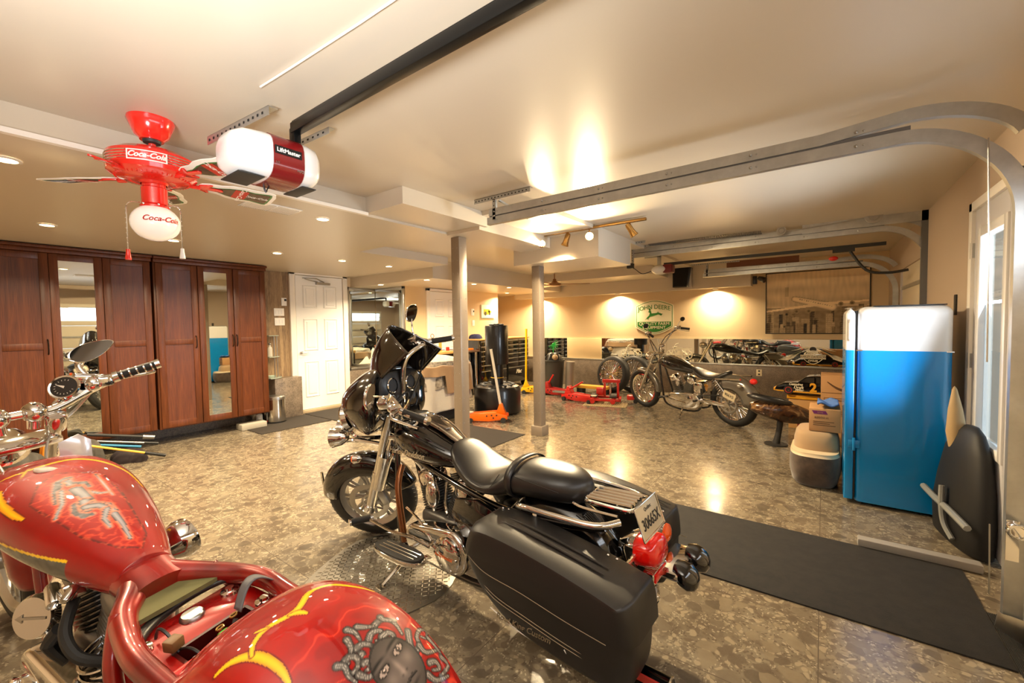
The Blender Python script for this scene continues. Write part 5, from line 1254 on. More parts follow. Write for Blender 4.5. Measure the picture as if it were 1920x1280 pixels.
    for s in (-1,1):
        T = FT @ frame((1.262,s*.09,1.15),(0,1,0),(-1,0,.1)); g = MB(); g.lathe([(.045,-.01),(.05,.006),(.044,.010)],T,28,False); g.build('gauge_bezel', chrome, root)
        MB().lathe([(.0001,.004),(.045,.004)],T,28,False).build('gauge_face', plastic, root, fix=False)
        T = FT @ frame((1.262,s*.10,1.055),(0,1,0),(-1,0,.1)); g = MB(); g.lathe([(.001,.0),(.034,.0),(.036,.006),(.03,.01),(.001,.006)],T,28); g.build('speaker_grille', plastic, root)
        g = MB(); g.T = FT; g.tube([(1.22,s*.09,.98),(1.24,s*.14,1.02),(1.27,s*.17,1.06)],.010,8,4); g.tube([(1.22,s*.08,.92),(1.24,s*.15,.92),(1.28,s*.2,.96)],.009,8,4); g.build('fairing_bracket', blackp, root)
    # headlamp and passing lamps
    g = MB(); T = ST @ frame((1.58,0,.98),(0,1,0),(1,0,-.1)); g.lathe([(.085,0),(.095,.03),(.088,.045)],T,32,False); g.build('headlamp_ring', chrome, root); MB().lathe([(.0001,.05),(.06,.045),(.088,.035)],T,32,False).build('headlamp_lens', glassm, root)
    LP = ST.inverted() @ Vector((1.60,.30,.80)); LQ = ST.inverted() @ Vector((1.30,.34,.72))
    for s in (-1,1):
        c = Vector((LP.x,s*abs(LP.y),LP.z)); T = ST @ frame(c,(0,1,0),(1,0,0)); g = MB(); g.lathe([(.001,-.09),(.03,-.085),(.055,-.05),(.064,0),(.068,.015),(.058,.022)],T,28,False); g.build('passing_lamp', chrome, root); MB().lathe([(.0001,.024),(.04,.02),(.058,.010)],T,24,False).build('lamp_lens', pm('lamp_lens','f3ead2',.1,0,coat=1), root, fix=False)
        g = MB(); g.T = ST; g.tube([c+Vector((-.05,0,-.03)),c+Vector((-.13,-s*.04,-.06)),(1.36,s*.06,.76)],.016,8,4); g.build('lamp_bracket', chrome, root)
        c = Vector((LQ.x,s*abs(LQ.y),LQ.z)); T = ST @ frame(c,(0,1,0),(1,0,0)); MB().lathe([(.001,-.05),(.025,-.03),(.03,0)],T,20).build('turn_signal', chrome, root); MB().lathe([(.03,0),(.022,.012),(.001,.016)],T,20).build('signal_lens', amber, root)
    # handlebar
    hb = MB(); hb.T = BT
    for s in (-1,1): hb.tube([(1.22,s*.03,1.01),(1.23,s*.10,1.04),(1.19,s*.17,1.22),(1.14,s*.24,1.275),(1.05,s*.36,1.265),(.985,s*.40,1.255)],.0165,14,6)
    hb.build('handlebar', chrome, root)
    for s in (-1,1):
        a = Vector((1.03,s*.375,1.265)); b = Vector((.90,s*.43,1.24)); d = (b-a).normalized()
        g = MB(); g.T = BT; g.tube([a,b],.0195,16); g.build('grip', rubber, root)
        g = MB(); g.T = BT; g.tube([b,b+d*.018],.024,16); g.tube([a-d*.02,a],.022,16); g.build('grip_cap', chrome, root)
        g = MB(); g.T = BT; g.cbox(a-d*.055,(.06,.05,.05),(0,0,s*.4)); g.sphere(a-d*.09+Vector((0,0,-.005)),(.025,.025,.03),14,10); g.build('switch_housing', chrome, root, bevel=.010)
        g = MB(); g.T = BT; g.cbox(a-d*.10+Vector((.02,0,.035)),(.06,.07,.05)); g.build('brake_reservoir', chrome, root, bevel=.008)
        g = MB(); g.T = BT; g.tube([a-d*.05+Vector((.03,0,-.015)),a+Vector((.07,s*.02,-.02)),b+Vector((.05,s*.02,-.03))],[.008,.009,.007],8,5); g.build('lever', chrome, root)
        g = MB(); g.T = BT; m0 = a-d*.10+Vector((0,0,.05)); m1 = m0+Vector((.02,s*.09,.10)); g.tube([m0,m0+Vector((.01,s*.02,.04)),m1],.006,8,4); g.build('mirror_stem', chrome, root)
        if s < 0: mc = m1+Vector((0,s*.035,.03)); nrm = (-1,.15,.1)
        else: mc = m1+Vector((0,s*.02,.02)); nrm = (-1,-.1,-.1)
        T = BT @ frame(mc,(0,1,0),nrm)
        g = MB(); g.loft([[T @ Vector((x*k,y*k,z)) for x,y in [(.085*math.cos(t)*(1+.12*math.cos(2*t)),.055*math.sin(t)*(1+.1*math.cos(t))) for t in [2*math.pi*i/32 for i in range(32)]]] for z,k in ((-.022,.3),(-.016,.75),(-.004,.97),(.004,1.0),(.006,.96))]); g.build('mirror_housing', chrome, root, angle=60)
        g = MB(); g.add([T @ Vector((x*.93,y*.93,.0065)) for x,y in [(.085*math.cos(t)*(1+.12*math.cos(2*t)),.055*math.sin(t)*(1+.1*math.cos(t))) for t in [2*math.pi*i/32 for i in range(32)]]],[tuple(range(32))]); g.build('mirror_glass', pm('tinted_mirror','8b8884',.04,1), root, fix=False)
        g = MB(); g.T = BT; g.tube([a-d*.04+Vector((0,0,-.02)),(1.15,s*.25,1.05),(1.22,s*.08,.93),(1.2,s*.06,.8)],.006,8,6); g.build('control_cable', plastic, root)
    g = MB(); g.T = ST; g.cbox((1.23,0,1.0),(.07,.2,.04)); g.cbox((1.27,0,.86),(.08,.27,.04)); g.build('triple_clamp', chrome, root, bevel=.01)
    g = MB(); g.T = ST; g.tube([(1.22,.02,.98),(1.18,.05,1.09),(1.24,.12,1.05),(1.3,.10,.9)],.008,8,6); g.tube([(1.22,-.03,.98),(1.17,-.02,1.1),(1.25,.04,1.06)],.008,8,6); g.build('wiring_loop', plastic, root)
    # tank
    secs = []
    for u,hw,ct,cb,q in ((1.22,.06,.90,.80,2.2),(1.19,.12,.925,.76,2.3),(1.12,.165,.945,.715,2.4),(1.02,.18,.945,.695,2.5),(.92,.178,.925,.69,2.5),(.82,.16,.893,.69,2.5),(.74,.135,.858,.695,2.4),(.66,.10,.82,.70,2.2),(.62,.06,.79,.715,2)):
        secs.append(sect((u,0,(ct+cb)/2),(0,1,0),(0,0,1),hw,(ct-cb)/2,36,q))
    MB().loft(secs).build('fuel_tank', blackp, root, angle=60)
    secs = []
    for u,hw,z in ((1.17,.03,.935),(1.12,.055,.955),(1.0,.058,.962),(.9,.055,.942),(.8,.048,.912),(.7,.036,.865),(.64,.02,.825)): secs.append(sect((u,0,z-.01),(0,1,0),(0,0,1),hw,.014,20,3))
    MB().loft(secs).build('tank_console', pm('pewter_console','8f857b',.25,.85), root, angle=60)
    g = MB()
    for k in range(9): g.tube([(.95,-.032+.008*k,.9635),(.78,-.028+.007*k,.918)],.0022,5)
    g.build('console_louver', chrome, root)
    g = MB(); g.lathe([(.058,0),(.06,.012),(.052,.02)],frame((1.06,0,.962),(1,0,0),(.02,0,1)),32,False); g.build('console_gauge_ring', chrome, root); MB().lathe([(.0001,.016),(.053,.016)],frame((1.06,0,.962),(1,0,0),(.02,0,1)),32,False).build('console_gauge_face', plastic, root, fix=False)
    for s in (-1,1): MB().lathe([(.001,0),(.034,0),(.036,.008),(.028,.016),(.001,.02)],frame((1.0,s*.105,.925),(1,0,0),(0,s*.45,1)),26).build('fuel_cap', chrome, root)
    g = MB()
    for s in (-1,1): g.tube([(1.17,s*.055,.945),(1.1,s*.062,.962),(.95,s*.062,.957),(.8,s*.053,.918),(.66,s*.03,.85)],.006,8,5)
    g.build('console_trim', chrome, root)
    text('tank_script','Harley-Davidson',.05,frame((.98,.183,.775),(-1,0,.03),(0,1,.08)),pm('chrome_script','d8d4cb',.15,1),root,.002,.35,.001)
    text('tank_script','Harley-Davidson',.05,frame((.98,-.183,.775),(1,0,-.03),(0,-1,.08)),pm('chrome_script','d8d4cb',.15,1),root,.002,.35,.001)
    # seat
    secs = []
    prof = [(.70,.06,.862,.80),(.665,.115,.872,.76),(.60,.15,.845,.70),(.52,.172,.785,.665),(.43,.19,.745,.655),(.34,.195,.742,.65),(.27,.185,.775,.655),(.225,.165,.825,.665),(.17,.152,.845,.67),(.08,.152,.85,.68),(-.02,.145,.848,.685),(-.10,.118,.838,.69),(-.155,.075,.815,.70),(-.18,.03,.785,.715)]
    for u,hw,ct,cb in prof: secs.append([p for p in sect((u,0,(ct+cb)/2),(0,1,0),(0,0,1),hw,(ct-cb)/2,36,2.3)])
    MB().loft(secs).build('seat', leather, root, angle=70, sub=1)
    g = MB(); u0 = .20
    ring = sect((u0,0,.755),(0,1,0),(0,0,1),.162,.098,40,2.3); secs = []
    for du in (-.02,.02): secs.append([p+Vector((du,0,0)) for p in ring])
    secs = [[q_+(q_-Vector((u0,0,.755)))*0 for q_ in s_] for s_ in secs]
    g.loft(secs, caps=False); g.build('seat_strap', leather, root, solid=.006)
    for s in (-1,1):
        st = MB(); st.tube([(.62,s*.152,.79),(.5,s*.170,.745),(.36,s*.186,.715),(.26,s*.172,.74)],.0018,5,6); st.tube([(.24,s*.17,.80),(.30,s*.182,.72),(.33,s*.188,.69)],.0018,5,5); st.tube([(.16,s*.15,.80),(.05,s*.150,.79),(-.08,s*.13,.77)],.0018,5,6)
        st.build('seat_stitching', dark, root)
    # frame/engine
    g = MB()
    for s in (-1,1):
        g.tube([(1.25,s*.04,.86),(1.22,s*.08,.6),(1.14,s*.13,.2),(1.0,s*.14,.14),(.4,s*.14,.15),(.25,s*.13,.3)],.019,12,6); g.tube([(1.2,s*.05,.72),(.8,s*.09,.66),(.3,s*.12,.60),(-.1,s*.11,.62),(-.3,s*.10,.66)],.017,12,6)
    g.build('frame_tubes', blackp, root)
    refl_tint = pm('painted_reflection_tube','8c5a38',.22,.8)  # copper-coloured reflection painted into the left guard's base colour
    for s in (-1,1): MB().tube([(1.20,s*.06,.62),(1.17,s*.12,.50),(1.10,s*.15,.28),(1.08,s*.15,.18)],.021,12,6).build('engine_guard', refl_tint if s > 0 else chrome, root)
    gunm = pm('grey_engine_paint','55524e',.38,.5)
    b = MB(); b.cbox((.80,0,.30),(.34,.22,.22)); b.build('crankcase', gunm, root, bevel=.04, seg=4)
    for an,u in ((20,.88),(-24,.72)):
        fin_cylinder(Matrix.Translation((u,0,.36)) @ Matrix.Rotation(math.radians(an),4,'Y'), .088,.088,.20,13, root, gunm, chrome)
    # oil pan / gearbox
    MB().cbox((.48,0,.32),(.26,.2,.2)).build('gearbox', gunm, root, bevel=.03, seg=3)
    # primary cover left (+y): stadium prism
    def stadium(u0,z0,r0,u1,z1,r1,n=18):
        a = math.atan2(z1-z0,u1-u0); P = []
        for k in range(n+1): t = a+math.pi/2+math.pi*k/n; P.append((u0+r0*math.cos(t),z0+r0*math.sin(t)))
        for k in range(n+1): t = a-math.pi/2+math.pi*k/n; P.append((u1+r1*math.cos(t),z1+r1*math.sin(t)))
        return P
    PL = frame((0,0,0),(1,0,0),(0,-1,0))  # local z = -y -> use negative depths
    g = MB(); g.prism(stadium(.58,.30,.125,.88,.28,.095),-.225,-.12,PL); g.build('primary_cover', chrome, root, bevel=.022, seg=4)
    g = MB(); g.lathe([(.10,.0),(.098,.02),(.08,.034),(.001,.042)],frame((.58,.22,.30),(1,0,0),(0,1,0)),40,False); g.build('derby_cover', chrome, root)
    g = MB()
    for k in range(6): a = k*math.pi/3; MB().cyl((.58+.082*math.cos(a),.24,.30+.082*math.sin(a)),(.58+.082*math.cos(a),.256,.30+.082*math.sin(a)),.008,8).build('cover_bolt', chrome, root)
    text('cover_lettering','Harley-Davidson',.020,frame((.58,.264,.30),(-1,0,0),(0,1,0)),orange,root,.001)
    # horn / cowbell, carb, air cleaner right
    g = MB(); g.loft([sect((.80,.12+.03*k,.55),(1,0,0),(0,0,1),.05*s,.085*s,24,2.4) for k,s in ((0,.8),(.7,1),(1.2,.9),(1.6,.6),(1.8,.2))]); g.build('horn_cover', chrome, root, angle=60)
    g = MB(); g.lathe([(.001,0),(.115,0),(.12,.03),(.10,.06),(.001,.07)],frame((.82,-.12,.58),(1,0,0),(0,-1,0)),40); g.build('air_cleaner', chrome, root)
    g = MB()
    for s_,u in ((1,.86),(1,.74)): g.tube([(u,.07,.36),(u+.01,.085,.50),(u,.075,.62)],.012,10,5)
    g.build('pushrod_tube', chrome, root)
    # shift linkage, footboard, pegs, kickstand
    for s in (-1,1):
        fb = MB(); sh = [( .23*math.cos(t)*(1 if math.cos(t)>0 else .8), .062*math.copysign(abs(math.sin(t))**.7,math.sin(t))) for t in [2*math.pi*k/36 for k in range(36)]]
        T = TR((.86,s*.335,.265),(0,math.radians(4),0)); fb.prism(sh,0,.012,T); fb.build('footboard_pad', rubber, root, bevel=.003)
        fb = MB(); fb.prism([(x*1.06,y*1.12) for x,y in sh],-.022,.002,T); fb.build('footboard', chrome, root, bevel=.005)
        rb = MB()
        for k in (-.025,0,.025): rb.cyl(T @ Vector((-.15,k,.013)),T @ Vector((.17,k,.013)),.003,6)
        rb.build('footboard_rib', chrome, root)
        rod(root,(.90,s*.15,.22),(.90,s*.33,.25),.014,chrome,'footboard_bracket')
    g = MB(); g.tube([(.72,.24,.30),(.84,.27,.33),(1.02,.29,.325),(1.23,.31,.35)],.010,10,5); g.tube([(.72,.24,.30),(.66,.27,.345),(.58,.30,.36)],.010,10,5); g.build('shift_lever', chrome, root)
    g = MB(); g.cyl((1.22,.30,.35),(1.255,.41,.355),.020,14); g.build('shifter_peg', rubber, root); g = MB(); g.cyl((1.255,.41,.355),(1.258,.42,.355),.021,14); g.cyl((1.215,.285,.35),(1.22,.30,.35),.021,14); g.build('peg_cap', chrome, root)
    g = MB(); g.tube([(.72,.23,.33),(.86,.20,.40),(1.02,.17,.42)],.007,8,4); g.build('shift_rod', chrome, root)
    g = MB(); g.tube([(.98,.17,.22),(1.0,.22,.12),(1.02,.36,.022)],.012,10,5); g.cbox((1.02,.37,.018),(.06,.05,.008)); g.build('kickstand', chrome, root)
    # exhaust right and muffler both sides
    for s in (-1,1):
        g = MB(); E_ = -.62 if s > 0 else -.38; g.tube([(.35,s*.17,.20),(.1,s*.21,.19),(-.2,s*.235,.195),(E_,s*.24,.205)],[.028,.042,.045,.045],20,6); g.build('muffler', chrome if s < 0 else pm('dark_chrome','3b3734',.12,1), root)
        g = MB(); g.torus(.045,.005,frame((E_-.002,s*.24,.205),(0,1,0),(-1,0,.08)),28,8); g.build('muffler_tip', chrome, root)
    g = MB(); g.box((-.60,.275,.225),(-.46,.284,.250)); g.build('red_white_label', pm('label_red_white','c63a32',.4), root)
    # rear fender
    fender(WR, R+.055, math.radians(-150-28), math.radians(-40+12), .21, blackp, root, 'rear_fender', .12, n=52)
    # in wheel frame local x fwd, y down: rear is angle 180, up is -90
    # rear fender tail section
    fender(WR, R+.055, math.radians(160), math.radians(182), .20, blackp, root, 'fender_tail', .10, n=16)
    # side cover
    for s in (-1,1):
        g = MB(); g.loft([[Vector((x,s*(.15+d),z)) for x,z in [(.56,.60),(.60,.50),(.52,.40),(.34,.40),(.26,.48),(.28,.60),(.4,.63)]] for d in (0,.022,.03)]); g.build('side_cover', blackp, root, bevel=.012)
    # saddlebags
    def bag(s):
        col = leatherd; V0,V1 = (.21,.445) if s > 0 else (.20,.435)
        P0 = [(.205,.625),(.165,.668),(.0,.672),(-.25,.645),(-.50,.600),(-.545,.572),(-.56,.44),(-.545,.305),(-.50,.262),(-.30,.262),(-.05,.292),(.12,.375),(.215,.47),(.235,.54)]
        P = [ (p.x,p.y) for p in smooth_path([(x,z,0) for x,z in P0+P0[:1]],4)[:-1]]
        if s < 0: P = [(x*.80 if x < 0 else x, z+.015) for x,z in P]
        cu = sum(p[0] for p in P)/len(P); cz = sum(p[1] for p in P)/len(P)
        def ring(v, k, dz=0, lo=-9, grow=0): return [Vector((cu+(x-cu)*(k+grow), s*v, max(lo+.10*(x-cu)+0,cz+(z-cz)*(k+grow*1.3)+dz))) for x,z in P]
        o = MB().loft([ring(V0,.95),ring(V0+.01,1),ring(V1-.05,1,-.0),ring(V1-.02,.965),ring(V1-.003,.90),ring(V1,.84)]).build('saddlebag', col, root, angle=45, sub=1)
        L0 = cz+.015
        lid = MB().loft([ring(V0-.002,.97,0,L0,.02),ring(V0+.01,1,0,L0,.025),ring(V1-.055,1,-.002,L0,.025),ring(V1-.02,.97,-.004,L0,.025),ring(V1+.002,.92,-.004,L0,.025),ring(V1+.005,.86,0,L0,.02)]).build('saddlebag_lid', col, o, angle=45)
        rd = MB()
        for dv in (-.015,.028): rd.tube([(.14,s*(.315+dv),.672),(0,s*(.315+dv+.005),.677),(-.18,s*(.315+dv+.01),.664),(-.42,s*(.315+dv+.01),.625)],[.002,.006,.006,.002],8,6)
        rd.build('embossed_ridge', col, o)
        rv = MB()
        for u,dv in ((.16,-.06),(.13,-.065),(-.38,-.06),(-.42,-.055)): rv.sphere((u,s*(.300+dv),.676 if u>0 else .634),.006,10,6)
        rv.build('rivet', chrome, o)
        stt = MB(); v_ = s*(V1+.0035)
        stt.tube([(.215,v_-s*.01,.535),(.10,v_,.492),(-.1,v_,.478),(-.3,v_,.455),(-.47,v_-s*.004,.44)],.0016,5,6)
        v_ = s*(V1+.001)
        stt.tube([(.18,v_-s*.012,.465),(.05,v_,.41),(-.12,v_,.385),(-.3,v_,.365),(-.46,v_-s*.008,.35)],.0016,5,6); stt.tube([(.16,v_-s*.012,.445),(.05,v_,.395),(-.12,v_,.37),(-.3,v_,.35),(-.46,v_-s*.008,.335)],.0016,5,6)
        stt.build('stitching', pm('tan_thread','8a7a62',.6), o)
        ln = MB(); ln.tube([(.08,v_-s*.012,.335),(-.06,v_-s*.010,.302),(-.24,v_-s*.014,.290),(-.31,v_-s*.01,.305),(-.30,v_,.34)],.0022,6,6); ln.build('white_piping', white, o)
        text('bag_script','Road King Custom',.036,frame((-.10,s*(V1+.0012),.335),(-s,0,.06*s),(0,s,0)),pm('chrome_script','d8d4cb',.15,1),o,.001,.35,.0008)
        return o
    bag(1); bag(-1)
    # bag guard rails, luggage rack
    for s in (-1,1):
        g = MB(); g.tube([(.12,s*.16,.66),(.08,s*.215,.70),(-.10,s*.225,.71),(-.30,s*.20,.71),(-.38,s*.13,.72)],.0145,12,6); g.build('grab_rail', chrome, root)
        g = MB(); g.tube([(.05,s*.20,.42),(.0,s*.23,.60),(.0,s*.2,.7)],.010,8,4); g.build('rail_bracket', chrome, root)
        sl = MB(); sl.lathe([(.001,-.07),(.028,-.055),(.042,-.02),(.044,.0)],frame((-.445,s*.205,.555),(0,1,0),(-1,0,0)),26,False); sl.build('turn_signal', chrome, root)
        MB().lathe([(.044,.0),(.042,.012),(.025,.022),(.001,.026)],frame((-.445,s*.205,.555),(0,1,0),(-1,0,0)),26).build('signal_lens', amber, root)
        MB().cyl((-.42,s*.06,.575),(-.42,s*.20,.56),.010,10).build('signal_bar', chrome, root)
    rk = MB(); rk.tube([(-.19,.065,.745),(-.21,.085,.75),(-.38,.09,.755),(-.42,.06,.76),(-.42,-.06,.76),(-.38,-.09,.755),(-.21,-.085,.75),(-.19,-.065,.745)],.0085,10,6)
    rk.tube([(-.18,.06,.745),(-.18,-.06,.745)],.0085,10)
    for k in range(5): v = -.06+.03*k; rk.tube([(-.19,v,.755),(-.40,v,.765)],.0095,8)
    rk.tube([(-.14,.10,.73),(-.20,.11,.725),(-.36,.11,.73)],.007,8,4); rk.build('luggage_rack', chrome, root)
    # licence plate tilted behind rack
    T = frame((-.455,0,.715),(0,-1,0),(-.94,0,.34))
    MB().box((-.105,-.060,-.003),(.105,.060,.0),T).build('number_plate', pm('plate_cream','d8c9a8',.35,.2), root, bevel=.002)
    bd = MB(); bd.tube([T @ Vector(p) for p in ((-.11,-.065,.0),(.11,-.065,0),(.11,.065,0),(-.11,.065,0),(-.11,-.065,0))],.004,8); bd.build('plate_frame', chrome, root)
    text('plate_characters','30665X',.062,T @ TR((0,-.012,.0022)),pm('plate_dark','2a2622',.5),root,.0006,0,.0004,sx=.88); text('plate_lettering','Québec',.022,T @ TR((0,.040,.0022)),pm('plate_dark','2a2622',.5),root,.0004)
    # tail light
    T = frame((-.41,0,.57),(0,1,0),(-1,0,.15)); UY = T.to_3x3() @ Vector((0,1,0))
    tl_ = MB(); tl_.loft([sect(T @ Vector((0,0,z)),(0,1,0),UY,a,b_,32,2.8) for z,a,b_ in ((0,.088,.060),(.04,.090,.060),(.085,.084,.054),(.10,.055,.036))]); tl_.build('tail_light', redl, root, angle=60)
    tl_ = MB(); tl_.loft([sect(T @ Vector((0,0,z)),(0,1,0),UY,a,b_,32,2.8) for z,a,b_ in ((-.07,.065,.045),(-.02,.095,.066),(.010,.097,.067))]); tl_.build('tail_light_shell', chrome, root, angle=60)
    tl_ = MB()
    for k in range(9): tl_.box((-.36-.10,-.05,.694-.0),(-.36-.10+.002,.05,.695)) if False else tl_.tube([T @ Vector((-.05+.0125*k,-.060 if False else .0605,.03)),T @ Vector((-.05+.0125*k,.0565,.085))],.0018,4)
    tl_.build('clear_window_ribs', pm('pale_lens','e9c9a8',.2), root)
    MB().cbox((-.47,0,.485),(.05,.15,.05)).build('rear_reflector_mount', chrome, root, bevel=.012); MB().cbox((-.497,0,.485),(.008,.12,.036)).build('reflector', redl, root, bevel=.003)
    MB().cbox((-.52,-.13,.48),(.10,.26,.035)).build('bumper_bracket', chrome, root, bevel=.012)
    # rear bumper pads (black curved)
    for s in (-1,1): 
        g = MB(); g.loft([sect((-.57-.03*k,(-.06,-.22)[(1-s)//2],.48-.01*k),(0,1,0),(0,0,1),.06*q_,.045*q_,20,2.6) for k,q_ in ((-1,.7),(0,1),(1,1),(1.8,.7),(2.1,.3))]); g.build('rear_pad', blackp, root, angle=60)
    # belt cover / swing arm
    for s in (-1,1): g = MB(); g.tube([(.35,s*.13,.33),(.0,s*.13,.325)],.028,12); g.build('swing_arm', blackp, root)
    return root
touring()
def smp(P, n=3): return [(q.x,q.y) for q in smooth_path([(a,b,0) for a,b in P],n)] if len(P) > 2 else P
# airbrush artwork laid out in the part's own coordinates (metres)
TANKART = dict(shield=[(1.376, 0.072), (1.424, 0.006), (1.318, -0.092), (1.149, -0.085), (0.902, -0.055), (0.84, -0.016), (0.882, 0.03), (1.002, 0.081), (1.267, 0.124)],
 yellow=[([(1.545, 0.125), (1.546, 0.096), (1.54, 0.062), (1.55, -0.003), (1.543, -0.067), (1.5, -0.11), (1.42, -0.15), (1.33, -0.172), (1.22, -0.17)],.007),([(1.458, 0.145), (1.389, 0.161), (1.296, 0.16), (1.231, 0.149)],.007),([(1.7, 0.06), (1.66, 0.13), (1.56, 0.165), (1.46, 0.15)],.005),([(1.485, 0.086), (1.529, 0.065), (1.559, 0.048)],.003)],
 figure=[([(1.349, 0.001), (1.34, 0.027), (1.272, 0.053), (1.213, 0.068)],0.014,0.01,1),
  ([(1.299, 0.001), (1.281, -0.025), (1.242, -0.027)],0.012,0.006,1),
  ([(1.329, -0.073), (1.239, -0.064), (1.146, -0.057)],0.003,0.002,0),
  ([(1.213, -0.012), (1.179, -0.032), (1.173, -0.051)],0.007,0.005,0),
  ([(1.272, 0.04), (1.191, 0.063), (1.157, 0.086), (1.137, 0.097)],0.007,0.005,0),
  ([(1.157, 0.037), (1.118, 0.05), (1.082, 0.042), (1.075, 0.025)],0.014,0.008,1),
  ([(1.252, 0.008), (1.197, 0.003), (1.134, 0.009)],0.02,0.014,0),
  ([(1.162, 0.015), (1.112, 0.022)],0.016,0.018,0),
  ([(1.13, 0.006), (1.096, -0.023), (1.048, -0.024)],0.014,0.011,0),
  ([(1.039, -0.02), (0.974, -0.018), (0.9, -0.008)],0.011,0.005,0),
  ([(1.124, 0.023), (1.111, -0.003), (1.08, -0.017)],0.016,0.012,0),
  ([(1.075, -0.015), (1.032, 0.008), (0.982, 0.012)],0.011,0.005,0),
  ([(1.331, 0.004), (1.298, 0.009)],0.011,0.011,0),
  ])
FENDART = dict(c=(0.252,-0.057), yellow=[([(-0.07, 0.155), (-0.054, 0.131), (-0.018, 0.11), (0.025, 0.102), (0.07, 0.101), (0.109, 0.108)],.008),([(-0.014, 0.109), (-0.039, 0.091), (-0.052, 0.054), (-0.034, 0.009), (-0.04, -0.024), (-0.072, -0.07), (-0.059, -0.114), (-0.014, -0.136), (0.05, -0.167)],.007),([(-0.034, 0.009), (-0.022, -0.005), (-0.0, -0.011)],.006),([(-0.069, 0.07), (-0.059, 0.06), (-0.05, 0.052)],.003)],
 scroll=[([(0.15, -0.072), (0.147, -0.091), (0.156, -0.108), (0.178, -0.116), (0.208, -0.109)],.0065,.003),
  ([(0.124, -0.047), (0.139, -0.06), (0.149, -0.073)],.0065,.003),
  ([(0.142, -0.102), (0.152, -0.103), (0.173, -0.122)],.0065,.003),
  ([(0.166, -0.043), (0.158, -0.059), (0.169, -0.076), (0.184, -0.065), (0.179, -0.052)],.0065,.003),
  ([(0.181, -0.068), (0.183, -0.085), (0.197, -0.09), (0.202, -0.075), (0.195, -0.058)],.0065,.003),
  ([(0.113, -0.028), (0.13, -0.034), (0.152, -0.03)],.0065,.003),
  ([(0.16, -0.011), (0.164, -0.028), (0.18, -0.038), (0.193, -0.034)],.0065,.003),
  ([(0.188, -0.038), (0.2, -0.045), (0.209, -0.063)],.0065,.003),
  ([(0.178, -0.011), (0.183, 0.001), (0.194, -0.009)],.0065,.003),
  ([(0.131, -0.012), (0.153, -0.005), (0.163, 0.011)],.0065,.003),
  ([(0.165, 0.024), (0.163, 0.011), (0.174, 0.001), (0.189, 0.007), (0.193, 0.025), (0.176, 0.029), (0.172, 0.018)],.0065,.003),
  ([(0.159, 0.037), (0.171, 0.028), (0.191, 0.034), (0.21, 0.031)],.0065,.003),
  ([(0.196, -0.003), (0.2, -0.011), (0.211, -0.006), (0.208, 0.004)],.0065,.003),
  ([(0.204, 0.019), (0.222, 0.009), (0.223, -0.007)],.0065,.003),
  ([(0.2, -0.032), (0.215, -0.026), (0.204, -0.045)],.0065,.003),
  ([(0.212, -0.127), (0.24, -0.105), (0.256, -0.104), (0.255, -0.124), (0.237, -0.135), (0.228, -0.161), (0.24, -0.18), (0.256, -0.159), (0.243, -0.146)],.0065,.003),
  ([(0.255, -0.124), (0.278, -0.127), (0.299, -0.173)],.0065,.003),
  ([(0.258, -0.164), (0.291, -0.166), (0.328, -0.162)],.0065,.003),
  ([(0.298, -0.116), (0.307, -0.132), (0.324, -0.13), (0.313, -0.11)],.0065,.003),
  ([(0.313, -0.158), (0.34, -0.162), (0.335, -0.116)],.0065,.003),
  ([(0.311, -0.094), (0.334, -0.104), (0.352, -0.141)],.0065,.003),
  ([(0.214, -0.083), (0.218, -0.059), (0.237, -0.045)],.0065,.003),
  ([(0.211, -0.061), (0.214, -0.078), (0.223, -0.088)],.0065,.003),
  ],
 eyes=[(0.227, -0.076), (0.236, -0.02)], nose=[(0.237, -0.061), (0.266, -0.059), (0.264, -0.046)], mouth=[(0.283, -0.05), (0.288, -0.064), (0.289, -0.077)], outline=[(0.214, -0.078), (0.227, -0.105), (0.264, -0.113), (0.291, -0.098), (0.316, -0.077), (0.237, 0.006), (0.217, -0.016), (0.218, -0.041)])
